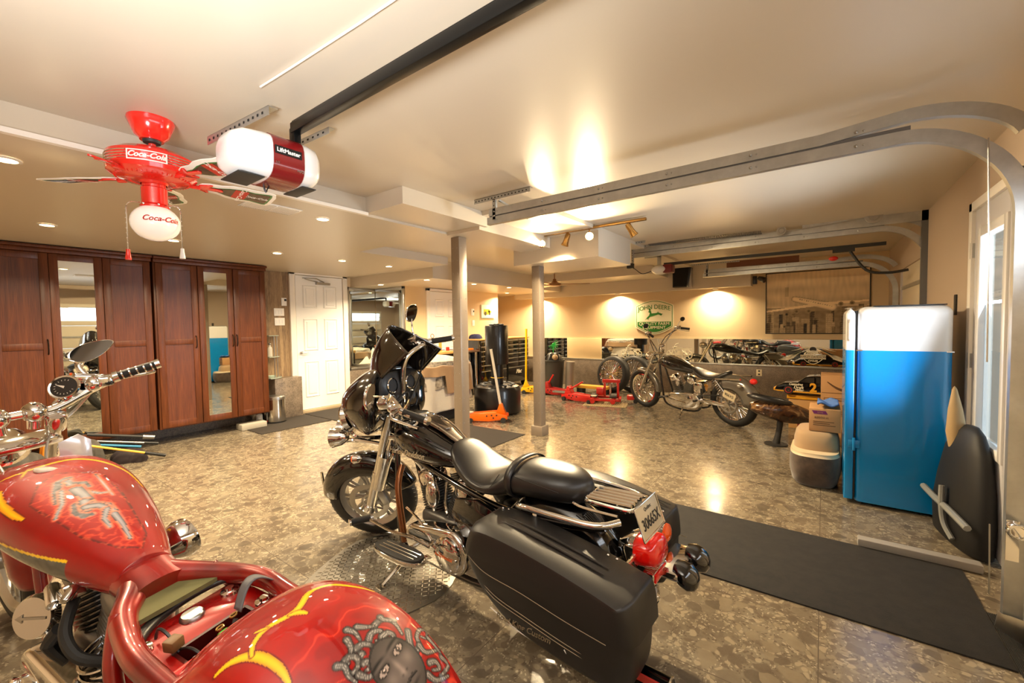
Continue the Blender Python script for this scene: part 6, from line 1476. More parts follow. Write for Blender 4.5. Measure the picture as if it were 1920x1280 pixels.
def _face(p):
    E1,E2,M = FENDART['eyes'][0],FENDART['eyes'][1],FENDART['mouth'][1]
    mx,my = (E1[0]+E2[0])/2,(E1[1]+E2[1])/2; ed = math.hypot(E2[0]-E1[0],E2[1]-E1[1])
    ex,ey = (E2[0]-E1[0])/ed,(E2[1]-E1[1])/ed; dx,dy = M[0]-mx,M[1]-my; dl = math.hypot(dx,dy); k = dx*ex+dy*ey; dx -= k*ex*.6; dy -= k*ey*.6; n = math.hypot(dx,dy); dx /= n; dy /= n
    qx,qy = p[0]-mx,p[1]-my; a = (qx*ex+qy*ey)/ed; b = (qx*dx+qy*dy)/dl
    r = math.hypot(a/1.02, (b-.38)/1.25)
    if r > 1: return []
    g = .40-.16*r*r
    g += .16*math.exp(-(a/.10)**2-((b-.35)/.35)**2)+.10*math.exp(-((a-.05)/.16)**2-((b-.62)/.12)**2)
    for s in (-1,1):
        g += .12*math.exp(-((a-s*.55)/.25)**2-((b-.45)/.25)**2); g -= .20*math.exp(-((a-s*.48)/.34)**2-((b+.02)/.17)**2)
        g += .10*math.exp(-((a-s*.5)/.3)**2-((b+.22)/.06)**2); g -= .22*math.exp(-((abs(a-s*.5)/.38)**3)-((b+.34-.25*(abs(a-s*.5))**2)/.055)**2)
        g -= .16*math.exp(-((a-s*.13)/.06)**2-((b-.66)/.04)**2)
        if ((a-s*.48)/.25)**2+(b/.11)**2 < 1:
            g = .66
            if math.hypot((a-s*.48),b*1.0) < .10: g = .30
            if math.hypot((a-s*.48),b*1.0) < .045: g = .08
            if math.hypot((a-s*.48+.03),b+.03) < .025: g = .95
        elif ((a-s*.48)/.30)**2+(b/.15)**2 < 1: g = .12
    m = ((a)/.34)**2+((b-1.0)/.12)**2
    if m < 1: g = .24+.12*(b > 1.0)
    if abs(a) < .36 and abs(b-1.0+.03*math.cos(a*9)) < .018: g = .07
    g -= .12*math.exp(-(a/.3)**2-((b-1.2)/.06)**2)
    if r > .93: g *= .6
    g = max(.05,min(1,g)); return [(g*1.05,g*.93,g*.86)]
FENDART['face'] = _face
for _k in ('scroll','yellow'): FENDART[_k] = [(smp(q_[0]),)+q_[1:] for q_ in FENDART[_k]]
FENDART['scroll'] = [(a,b*1.25,c*.9) for a,b,c in FENDART['scroll']]
TANKART['yellow'] = [(smp(q_[0]),)+q_[1:] for q_ in TANKART['yellow']]
# ================= RED CUSTOM CHOPPER (foreground) =================
def paint_mesh(o, fn, rough=.5, metal=0, name=None):
    m = pm(name or o.name+'_airbrush', 'ffffff', rough, metal, coat=1, coatr=.02, spec=.15)
    N,L,b = nodes(m)
    if not any(n.type == 'ATTRIBUTE' for n in N):
        at = N.new('ShaderNodeAttribute'); at.attribute_name = 'paint'; L.new(at.outputs['Color'], b.inputs['Base Color'])
    o.data.materials.clear(); o.data.materials.append(m)
    c = o.data.color_attributes.new('paint','FLOAT_COLOR','POINT'); d = []
    for v in o.data.vertices: d += [*lin(fn(v.co)),1]
    c.data.foreach_set('color', d)
def seg_d(p, a, b):
    dx,dy = b[0]-a[0],b[1]-a[1]; l = dx*dx+dy*dy or 1e-9; t = max(0,min(1,((p[0]-a[0])*dx+(p[1]-a[1])*dy)/l)); return math.hypot(p[0]-a[0]-t*dx,p[1]-a[1]-t*dy), t
def poly_d(p, P):
    best = (9,0); n = len(P)-1
    for i in range(n):
        d,t = seg_d(p,P[i],P[i+1])
        if d < best[0]: best = (d,(i+t)/n)
    return best
def mixc(a, b, t): t = max(0,min(1,t)); return tuple(a[i]*(1-t)+b[i]*t for i in range(3))
from mathutils import noise as mnz
def smoothst(a,b,x): t = max(0,min(1,(x-a)/(b-a))); return t*t*(3-2*t)
RED1,RED2,REDH,YEL,GRY1,GRY2 = (.50,.01,.005),(.68,.04,.01),(1,.40,.22),(1,.80,.05),(.30,.28,.28),(.62,.61,.62)
def tank_paint(co):
    x,y,z = co; p = (x,y)
    n1 = mnz.noise(Vector((x*6,y*6,1))); c = mixc(RED1,RED2,.5+.7*n1)
    top = smoothst(.70,.80,z)
    # inner shield field
    if TANKART:
        sh = TANKART['shield']; 
        ins = inside_poly(p, sh)
        if ins:
            d = min(seg_d(p,sh[i],sh[(i+1)%len(sh)])[0] for i in range(len(sh)))
            c = mixc((.35,.04,.03),(.66,.06,.03),smoothst(0,.010,d)); 
            f = abs(mnz.noise(Vector((x*26,y*26,4)))+.5*mnz.noise(Vector((x*55,y*55,2))))
            c = mixc(c,REDH,(1-smoothst(0,.16,f))*.6)
        for P,w in TANKART['yellow']:
            d,t = poly_d(p,P)
            w_ = w*(.5+math.sin(math.pi*min(1,max(0,t)))*.9)
            if d < w_: c = mixc(YEL,(.95,.55,.02),d/w_)
            elif d < w_+.003: c = mixc((.25,.05,.0),c,(d-w_)/.003)
        for P,w0,w1,kind in TANKART['figure']:
            d,t = poly_d(p,P); w_ = w0+(w1-w0)*t
            if d < w_:
                k = d/w_; g = .68-.42*k*k
                if kind == 1: g = .42+.25*mnz.noise(Vector((x*70,y*70,3)))
                c = (g,g*.98,g)
            elif d < w_+.008: c = mixc((1,.55,.4),c,(d-w_)/.008)
    if z < TANK_SPLIT(x) and y > 0:
        g = .30+.25*abs(mnz.noise(Vector((x*20,z*30,7)))); c = (g*1.02,g,g*.88)
        if z > TANK_SPLIT(x)-.008: c = YEL
    return c
def inside_poly(p, P):
    c = False; n = len(P)
    for i in range(n):
        a = P[i]; b = P[i-1]
        if (a[1] > p[1]) != (b[1] > p[1]) and p[0] < (b[0]-a[0])*(p[1]-a[1])/(b[1]-a[1])+a[0]: c = not c
    return c
def TANK_SPLIT(x): return .775+.10*(x-1.3) if .98 < x < 1.62 else -1
CH_POS = (-.97,.54,0); CH_HEAD = math.radians(188.2); CH_LEAN = math.radians(4.9)
FEND_R = .415; FEND_W = .40; FEND_C = .37
def fender_pt(a, s):
    """a: angle from straight up, positive toward the rear; s in -1..1 across (positive = left)"""
    c = math.cos(s*math.pi/2); lat = math.copysign(abs(math.sin(s*math.pi/2))**.9,s)*FEND_W/2
    rad = FEND_R-.13*(1-abs(c)**.62)
    tap = 1-.10*smoothst(.9,1.7,abs(a))
    return Vector((-rad*math.sin(a), lat*tap, FEND_C+rad*math.cos(a)))
def fend_paint(co):
    x,y,z = co; a = math.atan2(-x, z-FEND_C); p = (a*FEND_R,y)
    n1 = mnz.noise(Vector((x*5,y*5,z*5+3))); c = mixc((.56,.015,.005),(.76,.06,.01),.5+.8*n1)
    f = abs(mnz.noise(Vector((p[0]*11,p[1]*11,9)))+.5*mnz.noise(Vector((p[0]*26,p[1]*26,2))))
    if FENDART:
        R_ = smoothst(.16,.05,math.hypot(p[0]-FENDART['c'][0],p[1]-FENDART['c'][1])-.12)
        c = mixc(c,(1,.36,.22),(1-smoothst(0,.10,f))*.6*R_); c = mixc(c,(.55,.02,.02),smoothst(.25,.45,f)*.7*R_)
        for P,w in FENDART['yellow']:
            d,t = poly_d(p,P); w_ = w*(.55+.75*math.sin(math.pi*t))
            if d < w_: c = mixc(YEL,(.93,.55,.02),(d/w_)**2)
            elif d < w_+.004: c = mixc((.35,.05,.0),c,(d-w_)/.004)
        for P,w0,w1 in FENDART['scroll']:
            d,t = poly_d(p,P); w_ = w0+(w1-w0)*t
            if d < w_: k = d/w_; g = .50-.34*abs(k-.3)+(.22 if .25 < k < .45 else 0); c = (g*.95,g*.9,g*.85)
            elif d < w_+.003: c = mixc((.05,.04,.04),c,(d-w_)/.003)
        for q in FENDART['face'](p): c = q
    return c
def chopper():
    root = empty('custom_chopper', CH_POS, label='red custom chopper with airbrushed tank and fender, seat removed, in the near left foreground', cat='motorcycle')
    root.rotation_euler = (Matrix.Rotation(CH_HEAD,3,'Z') @ Matrix.Rotation(-CH_LEAN,3,'X')).to_euler()
    # rear wheel
    mag_wheel(frame((0,0,FEND_C),(1,0,0),(0,1,0)), .335, .25, root, chrome, 5)
    b = MB(); b.sheet(lambda u,v: fender_pt(-1.05+2.75*u, -1+2*v), 420, 300); fo = b.build('rear_fender', candy, root, angle=180, solid=.006); paint_mesh(fo, fend_paint, name='fender_airbrush')
    # tank
    st = [(1.80,.045,.935,.84,2.2),(1.77,.10,.955,.80,2.3),(1.70,.145,.975,.77,2.4),(1.60,.168,.982,.75,2.5),(1.48,.178,.975,.735,2.5),(1.35,.176,.955,.72,2.4),(1.22,.162,.925,.70,2.3),(1.08,.138,.885,.68,2.2),(.95,.108,.838,.665,2.1),(.86,.082,.80,.655,2),(.80,.065,.775,.65,2)]
    st = [(a_,b_*1.17,c_-.045,d_-.045,e_) for a_,b_,c_,d_,e_ in st]
    us = [s_[0] for s_ in st][::-1]; dense = []
    def interp(u, k): return float(np.interp(u, us, [s_[k] for s_ in st][::-1]))
    N_ = 220; M_ = 220; secs = []
    for i in range(N_+1):
        u = 1.80+(.80-1.80)*i/N_
        # smooth interpolation
        def sm(k): return sum(interp(u+d_,k)*w_ for d_,w_ in ((-.04,.2),(-.02,.2),(0,.2),(.02,.2),(.04,.2)))
        hw,ct,cb,q = (sm(k) for k in (1,2,3,4)); 
        if u > 1.74: hw *= math.sqrt(max(.02,1-((u-1.74)/.062)**2))
        secs.append(sect((u,0,(ct+cb)/2-.01),(0,1,0),(0,0,1),hw,(ct-cb)/2,M_,q))
    to = MB().loft(secs).build('fuel_tank', candy, root, angle=180, fix=True); paint_mesh(to, tank_paint, name='tank_airbrush')
    MB().lathe([(.001,.004),(.036,.002),(.038,-.004),(.036,-.01)],frame((1.50,.012,.921),(1,0,0),(0,-.25,1)),32).build('fuel_cap', pm('cream_fuel_cap','efe8dc',.2,0,coat=1), root)
    # frame: Y-shaped swept back rails
    fr = candy
    nk = MB(); nk.loft([sect((u,0,z),(0,1,0),(0,0,1),a_,b_,32,2.2) for u,z,a_,b_ in ((.90,.672,.092,.060),(.84,.663,.086,.062),(.80,.655,.084,.060),(.75,.645,.082,.054),(.70,.638,.088,.046))]); nk.build('frame_neck', fr, root, angle=70)
    for s in (-1,1):
        g = MB(); g.tube([(.82,s*.025,.66),(.74,s*.06,.65),(.66,s*.11,.64),(.56,s*.150-.012,.63),(.46,s*.168-.012,.63),(.36,s*.168-.010,.62),(.26,s*.165-.01,.61)],[.040,.038,.034,.031,.029,.028,.027],20,6); g.build('seat_rail', fr, root, angle=70)
        g = MB(); g.tube([(.66,s*.12,.66),(.60,s*.165,.56),(.56,s*.175,.40),(.60,s*.16,.2),(.75,s*.14,.15),(1.3,s*.12,.15),(1.55,s*.08,.25),(1.72,s*.03,.70)],.021,14,7); g.build('frame_tube', fr, root)
        g = MB(); g.tube([(.56,s*.165,.30),(.3,s*.16,.33),(.0,s*.16,.335)],.03,12); g.build('swing_arm', fr, root)
    # seat pan: olive pad, red plate, battery well
    MB().prism([(.735,0),(.715,-.045),(.64,-.105),(.60,-.135),(.605,.135),(.64,.105),(.715,.045)],.628,.642).build('seat_pad_insert', pm('olive_carpet','6d6a42',.95), root)
    MB().prism([(.60,-.15),(.50,-.165),(.30,-.16),(.30,-.10),(.44,-.10),(.44,.09),(.30,.09),(.30,.16),(.50,.165),(.60,.15)],.585,.600).build('seat_pan', pm('deep_red_plate','a30c08',.25,.2,coat=.8), root, bevel=.003)
    w_ = MB(); 
    w_.box((.24,-.10,.42),(.44,.09,.43)).box((.435,-.10,.42),(.445,.09,.60)).box((.24,-.105,.42),(.44,-.095,.60)).box((.24,.085,.42),(.44,.095,.60)); w_.build('battery_well', pm('well_dark_red','4a0906',.4), root)
    MB().tube([(.33,-.17,.612),(.335,.17,.605)],.017,14).build('cross_bar', red, root)
    MB().tube([(.332,-.03,.6095),(.333,.03,.608)],.0185,14).tube([(.333,.06,.6075),(.334,.085,.607)],.0185,14).build('grey_tape', pm('grey_tape','a39c92',.6), root)
    for (x,y) in ((.55,-.115),(.40,-.135),(.53,.125)):
        MB().lathe([(.001,.018),(.012,.018),(.014,.010),(.026,.008),(.028,0)],TR((x,y,.600)),6 if False else 20).build('pan_bolt', chrome, root)
    MB().lathe([(.001,.012),(.026,.012),(.030,.008),(.032,0)],TR((.545,-.005,.600)),32).build('round_cap', satin, root)
    g = MB(); g.tube([(.40,-.175,.665),(.42,-.12,.685),(.435,-.05,.66),(.435,-.03,.61)],.004,6,6)
    MB().sheet(lambda u,v: Vector((.385+.035*v+.03*math.sin(u*3.1), -.19+.13*u, .625+.05*math.sin(u*math.pi))),24,4).build('grey_strap', pm('grey_rubber','5b5a5e',.5), root, solid=.004)
    hn = MB(); hn.tube([(.50,-.16,.625),(.58,-.13,.625),(.625,-.05,.615),(.615,.05,.61),(.56,.12,.61),(.46,.15,.605),(.36,.155,.60),(.27,.15,.59)],[.006,.008,.012,.016,.017,.016,.015],12,7); hn.build('wiring_harness', pm('black_sleeve','1d1b1a',.4), root)
    hn = MB(); hn.tube([(.53,.09,.61),(.50,.09,.65),(.46,.085,.64),(.43,.08,.60)],.004,6,6); hn.tube([(.44,.075,.60),(.38,.07,.62),(.33,.06,.60)],.004,6,5); hn.build('thin_wire', plastic, root)
    MB().cbox((.44,.085,.625),(.035,.035,.03),(0,0,.3)).build('relay_block', pm('brown_relay','7a5a34',.5), root, bevel=.004)
    for i,(x,y,c_) in enumerate(((.375,.0,red),(.39,-.045,dark))):
        g = MB(); g.tube([(x-.03,y+.02,.58),(x-.01,y+.01,.60),(x,y,.615)],.007,8,4); g.build('battery_cable', c_, root); g = MB(); g.torus(.009,.003,frame((x+.013,y-.003,.62),(1,0,0),(.2,.2,1)),16,6); g.build('ring_terminal', brass, root)
    g = MB(); g.tube([(.345,.0,.63),(.335,.02,.635),(.325,.01,.632),(.33,.03,.64)],.008,8,5); g.build('green_tie', pm('green_vinyl','3f9a1c',.4), root)
    g = MB(); g.tube([(.345,-.02,.62),(.34,-.05,.615),(.335,-.065,.618)],.007,8,4); g.build('yellow_cable', pm('amber_cable','e0a020',.4), root)
    MB().lathe([(.001,.03),(.03,.028),(.034,.01),(.034,-.03)],frame((.24,.115,.56),(1,0,0),(.4,.2,1)),24).build('filler_plug', chrome, root)
    # engine
    b = MB(); b.cbox((1.02,0,.33),(.32,.22,.22)); b.build('crankcase', pm('engine_silver','8f8b84',.3,.8), root, bevel=.05, seg=4)
    ef = pm('engine_fin_metal','6d675e',.3,.8)
    for an,u in ((23,1.10),(-24,.95)): fin_cylinder(Matrix.Translation((u,0,.38)) @ Matrix.Rotation(math.radians(an),4,'Y'), .098,.098,.20,12, root, ef, pm('engine_silver','8f8b84',.3,.8))
    g = MB(); g.prism([(1.12+.12*math.cos(t),.33+.11*math.sin(t)) for t in [math.pi*k/12-math.pi/2 for k in range(13)]]+[(.70+.12*math.cos(t),.32+.12*math.sin(t)) for t in [math.pi*k/12+math.pi/2 for k in range(13)]],-.22,-.12,frame((0,0,0),(1,0,0),(0,-1,0))); g.build('primary_cover', chrome, root, bevel=.022, seg=4)
    MB().tube([(1.27,.04,.15),(1.30,.04,.62)],.03,18).build('down_tube', fr, root)
    # chrome round cover with arrow on left, caliper like bits
    T = frame((1.22,.175,.50),(0,0,1),(-.45,.85,.25)); g = MB(); g.lathe([(.001,.0),(.066,.0),(.073,-.012),(.072,-.03),(.05,-.05)],T,44); g.build('horn_cover', chrome, root)
    g = MB(); g.T = T; g.prism([(-.004,-.05),(.004,-.05),(.004,.03),(.014,.03),(0,.055),(-.014,.03),(-.004,.03)],.001,.003); g.build('arrow_mark', satin, root)
    g = MB(); g.tube([(1.19,.15,.44),(1.17,.17,.36),(1.20,.2,.28),(1.27,.22,.27)],.012,10,6); g.tube([(1.05,.13,.35),(1.12,.2,.28),(1.22,.24,.25),(1.42,.26,.26)],.013,10,6); g.build('forward_control_rod', chrome, root)
    g = MB(); g.cbox((1.22,.21,.29),(.07,.03,.06),(.2,.3,0)); g.cbox((1.17,.19,.26),(.04,.04,.05)); g.cbox((1.28,.24,.25),(.05,.03,.09),(.5,.2,0)); g.build('control_bracket', chrome, root, bevel=.008)
    g = MB(); g.cbox((1.02,.12,.62),(.10,.05,.05),(0,.4,0)); g.cyl((1.10,.14,.63),(1.02,.16,.60),.02,14); g.cyl((.96,.12,.66),(.93,.16,.64),.014,12); g.build('carburettor_body', chrome, root, bevel=.01)
    g = MB(); g.tube([(1.0,.12,.60),(.92,.17,.55),(.84,.17,.50),(.80,.12,.46)],.016,10,6); g.tube([(1.14,.12,.30),(1.12,.17,.42),(1.06,.15,.50)],.02,10,5); g.build('rubber_hose', rubber, root)
    g = MB()
    for k in range(9): g.torus(.085,.005,frame((.84,.09+.0*k,.30+.022*k),(1,0,0),(0,.25,1)),36,6,math.radians(0),math.radians(140))
    g.build('polished_ribs', chrome, root)
    MB().cyl((.84,.05,.26),(.84,.0,.52),.075,28).build('oil_tank', pm('deep_red_plate','a30c08',.25,.2,coat=.8), root)
    g = MB(); g.tube([(.80,.16,.16),(.95,.2,.13),(1.3,.2,.12)],.032,16,5); g.tube([(.78,.18,.23),(1.0,.22,.2),(1.25,.21,.17)],.03,16,5); g.build('exhaust_pipe', chrome, root)
    # right side air cleaner (big chrome bell)
    T = frame((1.17,-.22,.55),(0,0,1),(.1,-1,.1)); g = MB(); g.lathe([(.03,-.08),(.05,-.03),(.07,0),(.082,.03),(.078,.06),(.05,.075),(.001,.08)],T,40); g.build('air_cleaner', chrome, root)
    # front end: fork, wheel, fender
    hx,hz = 1.84,1.02; fx = 2.30; R = .34
    wf = frame((fx,0,R),(1,0,0),(0,1,0))
    t = MB(); t.torus(R-.045,.045,wf,72,14,sq=1.05); t.build('front_tyre', rubber, root)
    t = MB(); t.lathe([(R-.075,-.045),(R-.095,-.04),(R-.11,-.02),(R-.11,.02),(R-.095,.04),(R-.075,.045)],wf,72,False); t.build('front_rim', satin, root)
    t = MB(); t.T = wf
    for k in range(5):
        for d_ in (-.14,.14): a = 2*math.pi*k/5; t.tube([(.04*math.cos(a),.04*math.sin(a),0),((R-.1)*math.cos(a+d_),(R-.1)*math.sin(a+d_),0)],[.016,.013],10)
    t.lathe([(.001,-.06),(.04,-.06),(.05,0),(.04,.06),(.001,.06)],I4,28); t.build('wheel_spokes', satin, root)
    disc_rotor(frame((fx,.075,R),(1,0,0),(0,1,0)), .14, root)
    fender(wf, R+.025, math.radians(-190), math.radians(-60), .15, candy, root, 'front_fender', .09, n=48)
    for s in (-1,1):
        g = MB(); a = Vector((fx,s*.115,R)); b_ = Vector((hx+.0,s*.115,1.06)); g.tube([a-(b_-a).normalized()*.02,a.lerp(b_,.48),a.lerp(b_,.485),b_],[.032,.034,.0255,.0255],20); g.build('fork_leg', chrome, root)
    g = MB(); g.cbox((hx+.06,0,.965),(.09,.28,.035),(0,-.55,0)); g.cbox((hx+.17,0,.80),(.10,.29,.04),(0,-.55,0)); g.build('triple_clamp', chrome, root, bevel=.014)
    for s in (-1,1):
        g = MB(); g.lathe([(.001,-.012),(.034,-.012),(.036,.0),(.036,.055),(.03,.066),(.001,.068)],frame((hx+.0,s*.115,1.02),(0,1,0),(-.55,0,.85)),28); g.build('fork_cap', chrome, root)
        g = MB(); g.sphere((hx-.01,s*.055,1.10),(.050,.042,.044),20,14); g.cyl((hx+.01,s*.05,1.03),(hx-.005,s*.055,1.10),.022,18); g.build('bar_riser', chrome, root)
        g = MB(); 
        for d_ in (-.02,.02): g.cyl((hx-.01+d_,s*.055,1.125),(hx-.012+d_,s*.055,1.142),.007,8)
        g.build('riser_bolt', dark, root)
    g = MB(); g.tube([(hx-.03,.40,1.20),(hx+.0,.25,1.15),(hx-.01,.12,1.10),(hx-.01,.055,1.10),(hx-.01,0,1.10),(hx-.01,-.055,1.10),(hx-.01,-.12,1.10),(hx+.0,-.25,1.155),(hx-.04,-.40,1.22)],.018,16,5); g.build('handlebar', chrome, root)
    for s in (-1,1):
        a = Vector((hx-.045,s*.345,1.205)); b_ = Vector((hx-.10,s*.475,1.24)); d = (b_-a).normalized()
        MB().tube([a,b_],.0205,18).build('grip', rubber, root)
        g = MB()
        for k in range(5): q = a.lerp(b_,.08+.2*k); g.tube([q,q+d*.006],.0225,18)
        g.tube([b_,b_+d*.02],.024,18); g.tube([a-d*.02,a],.026,18); g.build('grip_ring', chrome, root)
        g = MB(); g.cbox(a-d*.055,(.055,.06,.055),(0,0,0)); g.sphere(a-d*.095,(.038,.036,.038),18,12); g.build('switch_housing', chrome, root, bevel=.010)
        g = MB(); g.cbox(a-d*.10+Vector((.03,0,.032)),(.045,.11,.035),(s*-.25,0,0)); g.build('master_cylinder', chrome, root, bevel=.008)
        g = MB(); g.tube([a-d*.06+Vector((.035,0,-.02)),a+Vector((.055,0,-.02)),b_+Vector((.06,0,-.045)),b_+Vector((.02,0,-.035))],[.008,.008,.006],10,5); g.build('lever', chrome, root)
        # mirror: teardrop
        m0 = a-d*.11+Vector((.02,0,.045)); mc = m0+Vector((.03,s*.045,.115))
        MB().tube([m0,m0+Vector((.03,-s*.01,.05)),mc+Vector((.02,0,-.01))],[.014,.015,.012],12,5).build('mirror_stem', chrome, root)
        T = frame(mc,(0,s,.42),(-1,.0,.30)); outl = [(.095*math.cos(t), .040*math.sin(t)*(1-.30*math.cos(t))) for t in [2*math.pi*k/36 for k in range(36)]]
        g = MB(); g.loft([[T @ Vector((x*k,y*k,z)) for x,y in outl] for z,k in ((-.03,.3),(-.022,.7),(-.008,.95),(.002,1.0),(.004,.95))]); g.build('mirror_housing', chrome, root, angle=60)
        g = MB(); g.add([T @ Vector((x*.93,y*.93,.0045)) for x,y in outl],[tuple(range(36))]); g.build('mirror_glass', pm('tinted_mirror','8b8884',.04,1), root, fix=False)
        for k in range(2):
            g = MB(); g.tube([a-d*.08+Vector((.02,0,-.02)),(hx+.06+.02*k,s*.20,1.06),(hx+.03,s*.10,.98),(hx-.03,s*.06,.85),(hx-.2,s*.07,.70)],.0045,8,6); g.build('braided_cable', satin, root)
    # speedometer
    gc = Vector((hx-.0,-.165,1.185)); T = frame(gc,(0,1,0),(-.72,.55,.42)); g = MB(); g.lathe([(.001,-.10),(.035,-.098),(.05,-.07),(.054,.0),(.057,.006),(.053,.012),(.047,.010)],T,40,False); g.build('speedometer_housing', chrome, root)
    MB().lathe([(.0001,.007),(.048,.007)],T,32,False).build('speedometer_face', pm('gauge_black','191614',.3,coat=1), root, fix=False)
    g = MB(); g.T = T; g.prism([(-.003,-.004),(.026,-.024),(.003,.005)],.008,.009)
    for k in range(14): a = -2.3+k*.36; g.tube([(.030*math.cos(a),.030*math.sin(a),.0085),(.036*math.cos(a),.036*math.sin(a),.0085)],.0009,4)
    g.build('needle_and_ticks', pm('gauge_white','efe9dc',.5), root)
    MB().tube([gc+Vector((.03,0,-.03)),(hx+.0,-.12,1.11)],.012,10).build('speedometer_bracket', chrome, root)
    # headlight + side lamp
    g = MB(); T = frame((hx+.22,0,.93),(0,1,0),(1,0,-.1)); g.lathe([(.001,-.10),(.05,-.08),(.08,-.02),(.088,.03),(.08,.035)],T,36,False); g.build('headlamp_shell', chrome, root); MB().lathe([(.0001,.045),(.05,.042),(.08,.03)],T,32,False).build('headlamp_lens', glassm, root)
    MB().prism([(.02,.0),(.10,.0),(.13,.10),(.10,.30),(-.0,.30),(-.02,.05)],-.155,-.150,frame((hx+.02,0,.72),(1,0,0),(0,-1,0))).build('side_panel_badge', pm('pale_grey_gloss','d9d7dc',.15,.3,coat=1), root, bevel=.002) if False else None
    g = MB(); g.prism([(-.05,.0),(.05,.0),(.06,.18),(.02,.22),(-.05,.20)],0,.004,frame((hx-.0,-.16,.74),(0,-1,0),(-1,0,0))); g.build('polished_plate', pm('pale_grey_gloss','d9d7dc',.15,.3,coat=1), root, bevel=.001)
    T = frame((hx+.10,-.19,.80),(0,1,0),(-.3,-1,0)); MB().lathe([(.001,.05),(.018,.045),(.026,.02),(.028,0),(.001,-.01)],T,24).build('bullet_lamp', chrome, root)
    T = frame((hx+.14,.13,.86),(0,1,0),(-1,0,0)); MB().lathe([(.03,-.04),(.036,0),(.03,.012),(.001,.018)],T,24).build('bullet_lens', redl, root)
    return root
chopper()
